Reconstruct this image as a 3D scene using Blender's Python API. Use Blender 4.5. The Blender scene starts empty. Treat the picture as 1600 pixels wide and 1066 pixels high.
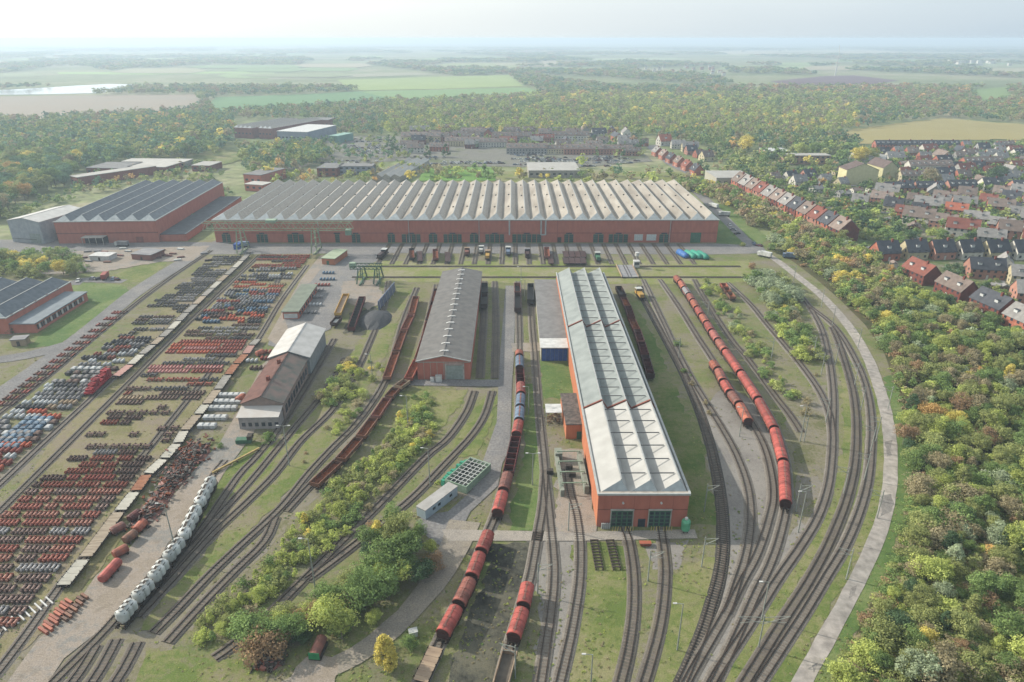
import bpy, math, random
import numpy as np
from mathutils import Vector, Matrix
random.seed(7); RNG = np.random.default_rng(7)
SC = bpy.context.scene
COL = SC.collection
PI = math.pi
# ------------------------------------------------------------------ survey: picture point -> place on the ground
FOC = 1067.0; TH = math.atan(473/FOC); HC = 110.0
CT, ST = math.cos(TH), math.sin(TH)
def P(px, py, z=0.0):
    a = (px-800)/FOC; b = (533-py)/FOC
    dz = b*CT - ST; t = (z-HC)/dz
    return (a*t, (CT+b*ST)*t)
def Yp(py, z=0.0): return P(800, py, z)[1]
def Xat(px, py, z=0.0): return P(px, py, z)[0]
def zat(py, Y):
    b = (533-py)/FOC
    return HC + (b*CT-ST)/(CT+b*ST)*Y
def proj(x, y, z=0.0):
    dz = z-HC; d = y*CT - dz*ST; u = y*ST + dz*CT
    if d < 1: return (-9999, -9999)
    return (800+FOC*x/d, 533-FOC*u/d)
def depth(x, y, z=0.0): return y*CT-(z-HC)*ST
# ------------------------------------------------------------------ colours and materials
def lin(h):
    h = h.lstrip('#'); r = []
    for i in (0, 2, 4):
        c = int(h[i:i+2], 16)/255
        r.append(c/12.92 if c <= .04045 else ((c+.055)/1.055)**2.4)
    return tuple(r)
MATS = {}
def mat(name, c1, c2=None, scale=1.0, rough=.85, spec=.2, rnd=.12, metal=0.0, streak=None, bump=0.0, detail=5, lo=.35, hi=.65, emit=None):
    if name in MATS: return MATS[name]
    m = bpy.data.materials.new(name); m.use_nodes = True
    n = m.node_tree.nodes; l = m.node_tree.links
    b = n['Principled BSDF']
    c2 = c2 or tuple(v*.8 for v in c1)
    c1, c2 = [tuple(.88*v+.12*sum(c)/3 for v in c) for c in (c1, c2)]
    c1, c2 = [tuple(v*(.72 if max(c) > .45 else .82) for v in c) for c in (c1, c2)]
    b.inputs['Roughness'].default_value = rough; b.inputs['Metallic'].default_value = metal
    b.inputs['Specular IOR Level'].default_value = spec
    tc = n.new('ShaderNodeTexCoord')
    nz = n.new('ShaderNodeTexNoise'); nz.inputs['Scale'].default_value = scale; nz.inputs['Detail'].default_value = detail
    vec = tc.outputs['Object']
    if streak:
        mp = n.new('ShaderNodeMapping'); mp.inputs['Scale'].default_value = streak
        l.new(vec, mp.inputs[0]); vec = mp.outputs[0]
    l.new(vec, nz.inputs['Vector'])
    mr = n.new('ShaderNodeMapRange'); mr.inputs[1].default_value = lo; mr.inputs[2].default_value = hi
    l.new(nz.outputs[0], mr.inputs[0])
    mx = n.new('ShaderNodeMix'); mx.data_type = 'RGBA'
    mx.inputs[6].default_value = (*c1, 1); mx.inputs[7].default_value = (*(c2 or tuple(v*.8 for v in c1)), 1)
    l.new(mr.outputs[0], mx.inputs[0])
    oi = n.new('ShaderNodeObjectInfo')
    r2 = n.new('ShaderNodeMapRange'); r2.inputs[3].default_value = 1-rnd; r2.inputs[4].default_value = 1+rnd
    l.new(oi.outputs['Random'], r2.inputs[0])
    hs = n.new('ShaderNodeHueSaturation'); l.new(mx.outputs[2], hs.inputs['Color']); l.new(r2.outputs[0], hs.inputs['Value'])
    l.new(hs.outputs[0], b.inputs['Base Color'])
    if bump:
        bp = n.new('ShaderNodeBump'); bp.inputs['Strength'].default_value = bump; bp.inputs['Distance'].default_value = .05
        l.new(nz.outputs[0], bp.inputs['Height']); l.new(bp.outputs[0], b.inputs['Normal'])
    MATS[name] = m
    return m
def ground_mat(name, cols=None, s1=.03, s2=.6, rough=.95, patch=.55):
    """cols: three colours blended by broad patches and fine clumps"""
    if name in MATS: return MATS[name]
    m = bpy.data.materials.new(name); m.use_nodes = True
    cols = [tuple(v*.66 for v in c) for c in cols]; cols = [tuple(.86*v+.14*sum(c)/3 for v in c) for c in cols]
    n = m.node_tree.nodes; l = m.node_tree.links
    b = n['Principled BSDF']; b.inputs['Roughness'].default_value = rough; b.inputs['Specular IOR Level'].default_value = .1
    tc = n.new('ShaderNodeTexCoord')
    def noise(s, d=6, r=.6):
        z = n.new('ShaderNodeTexNoise'); z.inputs['Scale'].default_value = s; z.inputs['Detail'].default_value = d; z.inputs['Roughness'].default_value = r
        l.new(tc.outputs['Object'], z.inputs['Vector']); return z
    a = noise(s1, 8, .65); c = noise(s2, 6, .7); e = noise(s2*5, 3, .6)
    r1 = n.new('ShaderNodeValToRGB'); r1.color_ramp.elements[0].position = .38; r1.color_ramp.elements[0].color = (*cols[0], 1)
    r1.color_ramp.elements[1].position = .62; r1.color_ramp.elements[1].color = (*cols[2], 1)
    x = r1.color_ramp.elements.new(.5); x.color = (*cols[1], 1)
    ad = n.new('ShaderNodeMath'); ad.operation = 'MULTIPLY_ADD'; ad.inputs[1].default_value = .55; 
    sb = n.new('ShaderNodeMath'); sb.operation = 'SUBTRACT'; sb.inputs[1].default_value = .275
    l.new(c.outputs[0], ad.inputs[0]); l.new(a.outputs[0], ad.inputs[2]); l.new(ad.outputs[0], sb.inputs[0])
    l.new(sb.outputs[0], r1.inputs[0])
    mr = n.new('ShaderNodeMapRange'); mr.inputs[1].default_value = .3; mr.inputs[2].default_value = .7; mr.inputs[3].default_value = .72; mr.inputs[4].default_value = 1.28
    l.new(e.outputs[0], mr.inputs[0])
    pn = noise(max(s1*3.2, .0001), 10, .78); pr_ = n.new('ShaderNodeMapRange'); pr_.inputs[1].default_value = .53; pr_.inputs[2].default_value = .58; pr_.inputs[4].default_value = patch
    l.new(pn.outputs[0], pr_.inputs[0]); pm = n.new('ShaderNodeMix'); pm.data_type = 'RGBA'; pm.inputs[7].default_value = (*(v*.9 for v in (cols[2] if sum(cols[0]) < sum(cols[2]) else cols[0])), 1)
    l.new(pr_.outputs[0], pm.inputs[0]); l.new(r1.outputs[0], pm.inputs[6])
    p2 = noise(s1*7+.002, 8, .7); q2 = n.new('ShaderNodeMapRange'); q2.inputs[1].default_value = .56; q2.inputs[2].default_value = .62; q2.inputs[4].default_value = patch*.8
    l.new(p2.outputs[0], q2.inputs[0]); pm2 = n.new('ShaderNodeMix'); pm2.data_type = 'RGBA'; pm2.inputs[7].default_value = (*(v*.72 for v in cols[0]), 1)
    l.new(q2.outputs[0], pm2.inputs[0]); l.new(pm.outputs[2], pm2.inputs[6])
    hs = n.new('ShaderNodeHueSaturation'); l.new(pm2.outputs[2], hs.inputs['Color']); l.new(mr.outputs[0], hs.inputs['Value'])
    l.new(hs.outputs[0], b.inputs['Base Color'])
    bp = n.new('ShaderNodeBump'); bp.inputs['Strength'].default_value = .35; bp.inputs['Distance'].default_value = .12
    l.new(c.outputs[0], bp.inputs['Height']); l.new(bp.outputs[0], b.inputs['Normal'])
    MATS[name] = m
    return m
def leaf_mat(name, c1, c2, attr=False):
    if name in MATS: return MATS[name]
    m = bpy.data.materials.new(name); m.use_nodes = True
    n = m.node_tree.nodes; l = m.node_tree.links; n.clear()
    out = n.new('ShaderNodeOutputMaterial')
    at = n.new('ShaderNodeAttribute'); at.attribute_name = 'tint'
    if attr:
        ca = n.new('ShaderNodeAttribute'); ca.attribute_name = 'leafcol'; colr = ca.outputs['Color']
    else:
        mx = n.new('ShaderNodeMix'); mx.data_type = 'RGBA'; mx.inputs[6].default_value = (*c1, 1); mx.inputs[7].default_value = (*c2, 1)
        l.new(at.outputs['Fac'], mx.inputs[0]); colr = mx.outputs[2]
    oi = n.new('ShaderNodeObjectInfo')
    mr = n.new('ShaderNodeMapRange'); mr.inputs[3].default_value = 1.18; mr.inputs[4].default_value = 1.55; l.new(oi.outputs['Random'], mr.inputs[0])
    m2 = n.new('ShaderNodeMapRange'); m2.inputs[3].default_value = .7; m2.inputs[4].default_value = 1.3; l.new(at.outputs['Fac'], m2.inputs[0])
    mu = n.new('ShaderNodeMath'); mu.operation = 'MULTIPLY'; l.new(mr.outputs[0], mu.inputs[0]); l.new(m2.outputs[0], mu.inputs[1])
    hs = n.new('ShaderNodeHueSaturation'); hs.inputs['Saturation'].default_value = .86; l.new(colr, hs.inputs['Color']); l.new(mu.outputs[0], hs.inputs['Value'])
    d = n.new('ShaderNodeBsdfDiffuse'); t = n.new('ShaderNodeBsdfTranslucent'); ms = n.new('ShaderNodeMixShader'); ms.inputs[0].default_value = .36
    l.new(hs.outputs[0], d.inputs[0]); l.new(hs.outputs[0], t.inputs[0]); l.new(d.outputs[0], ms.inputs[1]); l.new(t.outputs[0], ms.inputs[2])
    l.new(ms.outputs[0], out.inputs[0])
    MATS[name] = m
    return m
# ------------------------------------------------------------------ mesh builder
class MB:
    def __init__(s): s.v = []; s.f = []; s.m = []
    def face(s, pts, mi=0):
        i = len(s.v); s.v += [tuple(p) for p in pts]; s.f.append(tuple(range(i, i+len(pts)))); s.m.append(mi)
    def box(s, x0, x1, y0, y1, z0, z1, mi=0, top=None, bottom=True):
        i = len(s.v)
        s.v += [(x0,y0,z0),(x1,y0,z0),(x1,y1,z0),(x0,y1,z0),(x0,y0,z1),(x1,y0,z1),(x1,y1,z1),(x0,y1,z1)]
        fs = [(4,5,6,7),(0,1,5,4),(1,2,6,5),(2,3,7,6),(3,0,4,7)] + ([(3,2,1,0)] if bottom else [])
        for k, f in enumerate(fs):
            s.f.append(tuple(i+q for q in f)); s.m.append(top if (k == 0 and top is not None) else mi)
        return s
    def bar(s, p0, p1, w, h=None, mi=0):
        h = h or w; p0 = Vector(p0); p1 = Vector(p1); d = (p1-p0)
        if d.length < 1e-6: return s
        d.normalize(); a = d.cross(Vector((0,0,1)))
        if a.length < 1e-3: a = Vector((1,0,0))
        a.normalize(); b = a.cross(d); a = a*w/2; b = b*h/2
        i = len(s.v)
        for p in (p0, p1):
            for q in (a+b, -a+b, -a-b, a-b): s.v.append(tuple(p+q))
        for f in [(0,1,5,4),(1,2,6,5),(2,3,7,6),(3,0,4,7),(3,2,1,0),(4,5,6,7)]:
            s.f.append(tuple(i+q for q in f)); s.m.append(mi)
        return s
    def tube(s, p0, p1, r0, r1=None, n=10, mi=0, caps=True, capmi=None):
        r1 = r0 if r1 is None else r1
        p0 = Vector(p0); p1 = Vector(p1); d = (p1-p0).normalized(); a = d.cross(Vector((0,0,1)))
        if a.length < 1e-3: a = Vector((1,0,0))
        a.normalize(); b = d.cross(a); i = len(s.v)
        for p, r in ((p0, r0), (p1, r1)):
            for k in range(n):
                t = 2*PI*k/n; s.v.append(tuple(p+a*r*math.cos(t)+b*r*math.sin(t)))
        for k in range(n):
            s.f.append((i+k, i+(k+1)%n, i+n+(k+1)%n, i+n+k)); s.m.append(mi)
        if caps:
            s.f.append(tuple(i+k for k in range(n))[::-1]); s.m.append(mi if capmi is None else capmi)
            s.f.append(tuple(i+n+k for k in range(n))); s.m.append(mi if capmi is None else capmi)
        return s
    def loft(s, rings, mi=0, caps=True, closed=True):
        i = len(s.v); n = len(rings[0])
        for r in rings: s.v += [tuple(p) for p in r]
        for j in range(len(rings)-1):
            for k in range(n if closed else n-1):
                s.f.append((i+j*n+k, i+j*n+(k+1)%n, i+(j+1)*n+(k+1)%n, i+(j+1)*n+k)); s.m.append(mi)
        if caps:
            s.f.append(tuple(i+k for k in range(n))[::-1]); s.m.append(mi)
            s.f.append(tuple(i+(len(rings)-1)*n+k for k in range(n))); s.m.append(mi)
        return s
    def build(s, name, mats, parent=None, loc=None, rz=0.0, smooth=False):
        me = bpy.data.meshes.new(name); me.from_pydata(s.v, [], s.f); me.update()
        if not isinstance(mats, (list, tuple)): mats = [mats]
        for m in mats: me.materials.append(m)
        if len(mats) > 1: me.polygons.foreach_set('material_index', s.m)
        if smooth: me.polygons.foreach_set('use_smooth', [True]*len(me.polygons))
        o = bpy.data.objects.new(name, me); COL.objects.link(o)
        if parent: o.parent = parent
        if loc: o.location = loc
        o.rotation_euler.z = rz
        return o
def tag(o, label=None, cat=None, group=None, kind=None):
    if label: o['label'] = label
    if cat: o['category'] = cat
    if group: o['group'] = group
    if kind: o['kind'] = kind
    return o
def thing(name, label, cat, loc=(0,0,0), rz=0.0, group=None):
    o = bpy.data.objects.new(name, None); COL.objects.link(o); o.empty_display_size = .5
    o.location = (*loc[:2], loc[2] if len(loc) > 2 else 0.0); o.rotation_euler.z = rz
    return tag(o, label, cat, group)
KIDS = {}
def kids(o):
    return [c for c in KIDS.get(o, [])]
def reg(root, lst):
    KIDS[root] = lst
def dup(root, loc, rz, label=None, group=None, scale=None, swap=None):
    """copy a thing and each of its parts; swap = {old material: new material}"""
    r = root.copy(); COL.objects.link(r); r.location = (*loc[:2], loc[2] if len(loc) > 2 else 0.0); r.rotation_euler.z = rz
    if scale is not None: r.scale = scale
    if label: r['label'] = label
    if group: r['group'] = group
    def sw(c):
        if swap and c.type == 'MESH':
            for i, sl in enumerate(c.material_slots):
                mm = c.data.materials[i]
                if mm in swap: sl.link = 'OBJECT'; sl.material = swap[mm]
    sw(r)
    lst = []
    for ch in KIDS.get(root, []):
        c = ch.copy(); COL.objects.link(c); c.parent = r; sw(c); lst.append(c)
        sub = []
        for g in KIDS.get(ch, []):
            d = g.copy(); COL.objects.link(d); d.parent = c; sw(d); sub.append(d)
        if sub: KIDS[c] = sub
    KIDS[r] = lst
    return r
ORD = ['first','second','third','fourth','fifth','sixth','seventh','eighth','ninth','tenth','eleventh','twelfth','thirteenth','fourteenth','fifteenth','sixteenth','seventeenth','eighteenth','nineteenth']
TENS = {2:'twent',3:'thirt',4:'fort',5:'fift',6:'sixt',7:'sevent',8:'eight',9:'ninet'}
def onth(i):
    i += 1
    if i < 20: return ORD[i-1]
    if i >= 100: return 'hundred-and-'+onth(i-101) if i > 100 else 'hundredth'
    t, u = divmod(i, 10)
    return TENS[t]+'ieth' if u == 0 else TENS[t]+'y-'+ORD[u-1]
PENDING = []
LM = []
def later(o, phrase, cat, x, y, group):
    tag(o, None, cat, group); PENDING.append((o, phrase, x, y))
def flush_labels():
    lm = [(n, *P(px, py)) for n, px, py in LM]
    b = {}
    for o, ph, x, y in PENDING:
        d = [(math.hypot(x-a, (y-c)*.6), n) for n, a, c in lm]; d.sort()
        b.setdefault((ph, d[0][1]), []).append((d[0][0], o))
    for (ph, n), L in b.items():
        L.sort(key=lambda t: t[0])
        for i, (_, o) in enumerate(L):
            o['label'] = f'{ph} beside {n}' if len(L) == 1 else (f'{ph} nearest to {n}' if i == 0 else f'{ph}, {onth(i)} nearest to {n}')
ZC = [0.0]
def sheet(name, pts, m, z=None, px=True, lab=None):
    """flat area whose outline is surveyed from picture points"""
    if z is None: ZC[0] += .004; z = .004+ZC[0]
    q = [P(*p) for p in pts] if px else pts
    if px and any(k in name for k in ('grass', 'gravel', 'dirt', 'coal', 'field', 'concrete_yard')) and 'sports' not in name:
        q2 = []; rr = random.Random(len(pts)*7+int(abs(q[0][0]*10)))
        amp = .9 if z < .25 else 4
        for (ax, ay), (bx, by) in zip(q, q[1:]+q[:1]):
            L = math.hypot(bx-ax, by-ay); n = max(1, min(40, int(L/(2.2*amp))))
            for k in range(n):
                t = k/n; a2 = min(amp, L*.06)
                q2.append((ax+(bx-ax)*t+rr.uniform(-a2, a2), ay+(by-ay)*t+rr.uniform(-a2, a2)))
        q = q2
    b = MB(); b.face([(x, y, 0) for x, y in q])
    o = b.build(name, m)
    me = o.data
    if me.polygons[0].normal.z < 0: me.flip_normals()
    o.location.z = z
    tag(o, lab, None, None, 'structure')
    if name in ('road', 'asphalt_yard', 'dirt_patch'): ROADP.append(q)
    return o
ROADP = []
def spline(pts, step=3.0):
    p = [np.array(q, float) for q in pts]
    p = [2*p[0]-p[1]] + p + [2*p[-1]-p[-2]]
    out = []
    for i in range(1, len(p)-2):
        n = max(2, int(np.linalg.norm(p[i+1]-p[i])/step))
        for k in range(n):
            t = k/n
            out.append(.5*((2*p[i])+(-p[i-1]+p[i+1])*t+(2*p[i-1]-5*p[i]+4*p[i+1]-p[i+2])*t*t+(-p[i-1]+3*p[i]-3*p[i+1]+p[i+2])*t**3))
    out.append(p[-2]); return out
def offs(c, d):
    out = []
    for i, q in enumerate(c):
        a = c[max(0, i-1)]; b = c[min(len(c)-1, i+1)]; t = b-a; t = t/max(1e-6, np.linalg.norm(t))
        out.append((q[0]-t[1]*d, q[1]+t[0]*d))
    return out
def strip(name, pts, w, m, z=None, px=True, lab=None, step=4.0, jitter=0.0):
    if z is None: ZC[0] += .004; z = .004+ZC[0]
    c = spline([P(*p) for p in pts] if px else pts, step)
    ww = w if isinstance(w, (list, tuple)) else [w, w]
    N = len(c); b = MB()
    L = offs(c, 1); 
    le, re = [], []
    for i, q in enumerate(c):
        t = i/(N-1)*(len(ww)-1); k = min(int(t), len(ww)-2); wi = ww[k]+(ww[k+1]-ww[k])*(t-k)
        d = (L[i][0]-q[0], L[i][1]-q[1])
        j1 = random.uniform(-jitter, jitter); j2 = random.uniform(-jitter, jitter)
        le.append((q[0]+d[0]*(wi/2+j1), q[1]+d[1]*(wi/2+j1), 0)); re.append((q[0]-d[0]*(wi/2+j2), q[1]-d[1]*(wi/2+j2), 0))
    i0 = 0
    b.v = le+re
    for i in range(N-1): b.f.append((i+1, i, N+i, N+i+1)); b.m.append(0)
    o = b.build(name, m); o.location.z = z
    if o.data.polygons[0].normal.z < 0: o.data.flip_normals()
    tag(o, lab, None, None, 'structure')
    ROADP.append([p[:2] for p in le]+[p[:2] for p in re[::-1]])
    return o
# ------------------------------------------------------------------ camera, sun, sky
cam = bpy.data.cameras.new('camera'); cam.lens = 36*FOC/1600; cam.sensor_width = 36; cam.clip_start = .5; cam.clip_end = 120000
co = bpy.data.objects.new('camera', cam); COL.objects.link(co); co.location = (0, 0, HC); co.rotation_euler = (PI/2-TH, 0, 0); SC.camera = co
SUN_EL = math.radians(30); sd = Vector((-.93, .37, 0)).normalized()
sun = bpy.data.lights.new('sun', 'SUN'); sun.energy = 5.0; sun.angle = math.radians(.6); sun.color = (1, .93, .82)
so = bpy.data.objects.new('sun', sun); COL.objects.link(so)
sv = Vector((sd.x*math.cos(SUN_EL), sd.y*math.cos(SUN_EL), math.sin(SUN_EL)))
so.rotation_euler = sv.to_track_quat('Z', 'Y').to_euler(); so.location = (-200, 100, 300)
w = bpy.data.worlds.new('World'); SC.world = w; w.use_nodes = True
wn = w.node_tree.nodes; wl = w.node_tree.links
sky = wn.new('ShaderNodeTexSky'); sky.sky_type = 'NISHITA'; sky.sun_disc = False; sky.sun_elevation = SUN_EL
sky.sun_rotation = math.atan2(sd.x, sd.y); sky.dust_density = 3.5; sky.air_density = 1.0; sky.altitude = 50
tcw = wn.new('ShaderNodeTexCoord'); mpw = wn.new('ShaderNodeMapping'); mpw.inputs['Scale'].default_value = (1.2, 1.2, 7)
nzw = wn.new('ShaderNodeTexNoise'); nzw.inputs['Scale'].default_value = 1.6; nzw.inputs['Detail'].default_value = 5
wl.new(tcw.outputs['Generated'], mpw.inputs[0]); wl.new(mpw.outputs[0], nzw.inputs['Vector'])
sx = wn.new('ShaderNodeVectorMath'); sx.operation = 'DOT_PRODUCT'; sx.inputs[1].default_value = tuple(sv); wl.new(tcw.outputs['Generated'], sx.inputs[0])
mrw = wn.new('ShaderNodeMapRange'); mrw.inputs[1].default_value = -.35; mrw.inputs[2].default_value = .85; wl.new(sx.outputs['Value'], mrw.inputs[0])
ved = wn.new('ShaderNodeMath'); ved.operation = 'MULTIPLY_ADD'; ved.inputs[1].default_value = .3; wl.new(nzw.outputs[0], ved.inputs[0]); wl.new(mrw.outputs[0], ved.inputs[2])
rmp = wn.new('ShaderNodeValToRGB'); rmp.color_ramp.elements[0].position = .1; rmp.color_ramp.elements[0].color = (3.9, 4.9, 5.8, 1)
rmp.color_ramp.elements[1].position = .95; rmp.color_ramp.elements[1].color = (7.6, 8.0, 7.9, 1); wl.new(ved.outputs[0], rmp.inputs[0])
mxw = wn.new('ShaderNodeMix'); mxw.data_type = 'RGBA'; mxw.inputs[0].default_value = .72       # thin high cloud veil over the clear sky
wl.new(sky.outputs[0], mxw.inputs[6]); wl.new(rmp.outputs[0], mxw.inputs[7])
wl.new(mxw.outputs[2], wn['Background'].inputs[0]); wn['Background'].inputs[1].default_value = .125
SC.view_settings.view_transform = 'Standard'; SC.view_settings.look = 'None'; SC.view_settings.gamma = 1; SC.view_settings.exposure = 0.43
# haze
def haze_box(dens):
    b = MB(); b.box(-45000, 45000, -3000, 60000, -1.0, 113.0)
    m = bpy.data.materials.new('haze_air'); m.use_nodes = True; n = m.node_tree.nodes; l = m.node_tree.links
    n.clear(); out = n.new('ShaderNodeOutputMaterial'); v = n.new('ShaderNodeVolumePrincipled')
    v.inputs['Color'].default_value = (.70, .86, 1.0, 1); v.inputs['Density'].default_value = dens; v.inputs['Anisotropy'].default_value = .2
    l.new(v.outputs[0], out.inputs['Volume'])
    o = b.build('haze', m); tag(o, None, None, None, 'stuff'); return o
haze_box(.00022)
# ------------------------------------------------------------------ the setting: ground, fields, roads
G_YARD = ground_mat('yard_ground', [lin('#6f7c42'), lin('#838156'), lin('#8a8170')], .045, .7)
G_FAR = ground_mat('far_ground', [lin('#6a7a48'), lin('#86905c'), lin('#a39d7c')], .002, .02, patch=.3)
G_GRASS = ground_mat('grass_ground', [lin('#667836'), lin('#7d8446'), lin('#918c60')], .06, .8)
G_LAWN = ground_mat('lawn', [lin('#58753a'), lin('#667e3e'), lin('#7d8a50')], .05, .9)
G_GRAVEL = ground_mat('gravel', [lin('#86807a'), lin('#928d85'), lin('#98928a')], .08, 1.2)
G_DIRT = ground_mat('dirt', [lin('#9a8d7c'), lin('#a5988a'), lin('#8d8a84')], .05, .7)
G_ASPH = ground_mat('asphalt', [lin('#7c7b7b'), lin('#868483'), lin('#928e89')], .04, .3, patch=.3)
G_CONC = ground_mat('concrete_road', [lin('#a09a92'), lin('#a8a098'), lin('#aea69b')], .03, .1, patch=.1)
G_DARK = ground_mat('coal_ground', [lin('#3a3a35'), lin('#55554a'), lin('#6d6a58')], .07, .9)
G_WOOD = ground_mat('wood_floor', [lin('#4a5230'), lin('#5a5a38'), lin('#6a6040')], .05, .6)
sheet('ground', [(-42000,-2500),(42000,-2500),(42000,55000),(-42000,55000)], G_FAR, z=-.3, px=False)
x0 = -420; sheet('yard_ground', [(-460,-60),(300,-60),(300,396),(-460,396)], G_YARD, z=0.0, px=False)
Fm = lambda nm, c, c2=None: ground_mat(nm, [lin(c), lin(c), lin(c2 or c)], .01, .15, patch=.2)
def field(pts, m, z=.3, name='field'): return sheet(name, pts, m, z=z)
field([(-300,156),(0,151),(180,149),(305,148),(318,165),(290,176),(120,184),(-60,192),(-500,205)], Fm('brown_field', '#a2937f', '#9c9484'))
field([(336,152),(470,148),(560,143),(610,143),(628,158),(560,164),(340,176),(330,165)], Fm('green_field', '#68925c', '#6f965f'))
field([(528,125),(660,121),(795,117),(818,135),(700,139),(545,142)], Fm('bright_field', '#98ad60', '#a0b366'))
field([(560,143),(700,140),(822,137),(860,146),(800,153),(630,158)], Fm('pale_field', '#7da05c', '#84a566'), z=.34)
field([(90,113),(380,112),(400,114),(230,117),(90,116)], Fm('thin_field', '#9cbb60'))
field([(410,119),(640,114),(700,116),(520,122),(420,124)], Fm('tan_field', '#a2a183'))
field([(1312,205),(1400,194),(1470,185),(1560,192),(1700,200),(1700,222),(1560,218),(1400,222),(1330,226)], Fm('stubble_field', '#a79a5c', '#a09458'))
field([(1205,127),(1290,119),(1335,118),(1405,126),(1370,131),(1240,137)], Fm('ploughed_field', '#6e5660', '#7a6064'))
field([(1240,137),(1370,131),(1385,133),(1300,140)], Fm('pale_strip', '#b09e86'))
field([(1515,140),(1575,136),(1580,158),(1530,165)], Fm('meadow', '#7f9a52'))
field([(1080,81),(1350,78),(1420,82),(1400,86),(1150,86)], Fm('far_stubble', '#b5ad8c'))
field([(880,92),(1050,90),(1080,93),(960,97)], Fm('far_meadow', '#a3b083'))
field([(660,262),(770,262),(775,283),(655,283)], Fm('sports_field', '#6f9a3e', '#7aa248'), name='sports_field')
field([(240,235),(330,228),(400,245),(330,262),(230,262)], G_GRASS)
FF = random.Random(5); FARF = []
FCOL = ['#9aa56a', '#a9a67c', '#86a063', '#b1a684', '#97ae6c', '#8f9a6a']
for i in range(64):
    py = FF.uniform(82, 121); px = FF.uniform(-60, 1640); w_ = FF.uniform(50, 190); h_ = 1.0+(py-78)*.13*FF.uniform(.6, 1.3)
    if 500 < px < 900 and py > 112: continue
    if px > 880 and 98 < py < 121 and px < 1180: continue
    pl = [(px-w_/2, py+h_*FF.uniform(-.2,.2)), (px-w_*.3, py-h_*.6), (px+w_*.4, py-h_*.7), (px+w_/2, py+h_*.1), (px+w_*.3, py+h_*.6), (px-w_*.35, py+h_*.5)]
    FARF.append(pl); k = FF.randrange(6); field(pl, Fm('far_field_%s' % 'abcdef'[k], FCOL[k]), z=.4+i*.03)
WATER = mat('lake_water', lin('#c9d4da'), lin('#b9c8d2'), .01, .12, .5, 0)
sheet('lake', [(-300,143),(0,141),(60,138),(120,134),(170,131.5),(225,132.5),(250,136),(200,140),(150,146),(60,148),(-300,151)], WATER, z=.36)
# town ground
sheet('town_ground', [(1140,268),(1230,262),(1330,232),(1800,220),(2000,700),(1560,520),(1350,420),(1270,372)], ground_mat('garden_ground', [lin('#5a7038'), lin('#6f7848'), lin('#8b8574')], .06, .25), z=.02)
sheet('car_park', [(505,212),(800,214),(985,222),(1020,252),(900,262),(660,259),(640,250),(470,262),(430,270),(400,268),(500,240)], ground_mat('parking_ground', [lin('#7b7a72'), lin('#88857a'), lin('#687048')], .02, .2), z=.05)
sheet('road', [(1008,228),(1025,226),(1060,250),(1095,272),(1080,276),(1040,256)], G_ASPH, z=.08)
for i, (a, b, ww) in enumerate([((1330,385),(1720,412),5), ((1170,277),(1330,290),5), ((1330,290),(1650,300),5), ((1330,290),(1300,262),5), ((1300,262),(1640,238),5), ((1240,320),(1640,352),4), ((1500,300),(1700,470),5)]):
    strip('street', [a, ((a[0]+b[0])/2, (a[1]+b[1])/2+1), b], ww, G_ASPH, z=.06+.004*i)
sheet('wood_ground', [(1205,392),(1238,408),(1275,436),(1312,468),(1352,508),(1382,552),(1398,600),(1411,650),(1416,700),(1416,760),(1410,820),(1398,870),(1370,925),(1340,985),(1310,1045),(1285,1110),(1340,1300),(2000,1300),(1900,650),(1640,545),(1530,497),(1425,452),(1335,388),(1290,372)], G_WOOD, z=.03)
# yard surfaces, from the bottom layer up
sheet('gravel_ground', [(1090,640),(1140,600),(1195,640),(1235,770),(1260,830),(1240,900),(1190,960),(1130,1066),(1060,1066),(1085,980),(1120,900),(1125,800)], G_GRAVEL)
sheet('gravel_ground', [(820,840),(905,838),(910,900),(890,1000),(870,1100),(830,1100),(845,960)], G_GRAVEL)
sheet('gravel_ground', [(1010,850),(1075,845),(1060,890),(1020,890)], G_GRAVEL)
sheet('gravel_ground', [(0,1010),(60,985),(200,930),(330,760),(430,650),(520,530),(600,560),(560,700),(430,850),(250,1030),(180,1100),(-60,1100)], ground_mat('track_gravel', [lin('#6f7048'), lin('#8a8268'), lin('#8b8479')], .05, .9))
sheet('gravel_ground', [(1220,620),(1290,600),(1310,680),(1290,760),(1230,840),(1245,740)], ground_mat('track_gravel', None))
sheet('coal_ground', [(700,860),(830,845),(836,905),(800,1000),(770,1100),(690,1100),(720,1000),(770,880)], G_DARK)
sheet('coal_ground', [(548,488),(590,480),(600,512),(535,522)], G_DARK)
sheet('yard_grass', [(840,562),(893,562),(900,622),(850,622)], G_LAWN)
sheet('yard_grass', [(1078,820),(1120,820),(1100,700),(1060,620),(1020,520),(985,470),(970,480),(1010,640)], ground_mat('shade_grass', [lin('#57702f'), lin('#6d7a3e'), lin('#7f7e55')], .06, .8))  # darker grass copy, the long shed's shade put into its colour
sheet('yard_grass', [(892,850),(985,850),(985,1000),(970,1100),(880,1100),(900,960)], G_GRASS)
sheet('yard_grass', [(1040,900),(1120,870),(1110,960),(1060,1080),(1015,1080)], G_GRASS)
sheet('yard_grass', [(1310,560),(1340,600),(1350,700),(1320,800),(1240,930),(1160,1080),(1110,1080),(1220,900),(1300,790),(1320,690)], G_GRASS)
sheet('yard_grass', [(1330,560),(1370,600),(1388,680),(1385,770),(1350,860),(1280,980),(1220,1090),(1180,1090),(1290,900),(1350,780),(1362,690),(1350,620)], G_GRASS)
sheet('yard_grass', [(1392,585),(1412,640),(1425,700),(1425,760),(1418,810),(1395,875),(1330,1010),(1280,1110),(1238,1110),(1320,960),(1370,860),(1392,780),(1398,700),(1390,640),(1380,590)], G_LAWN)
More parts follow.
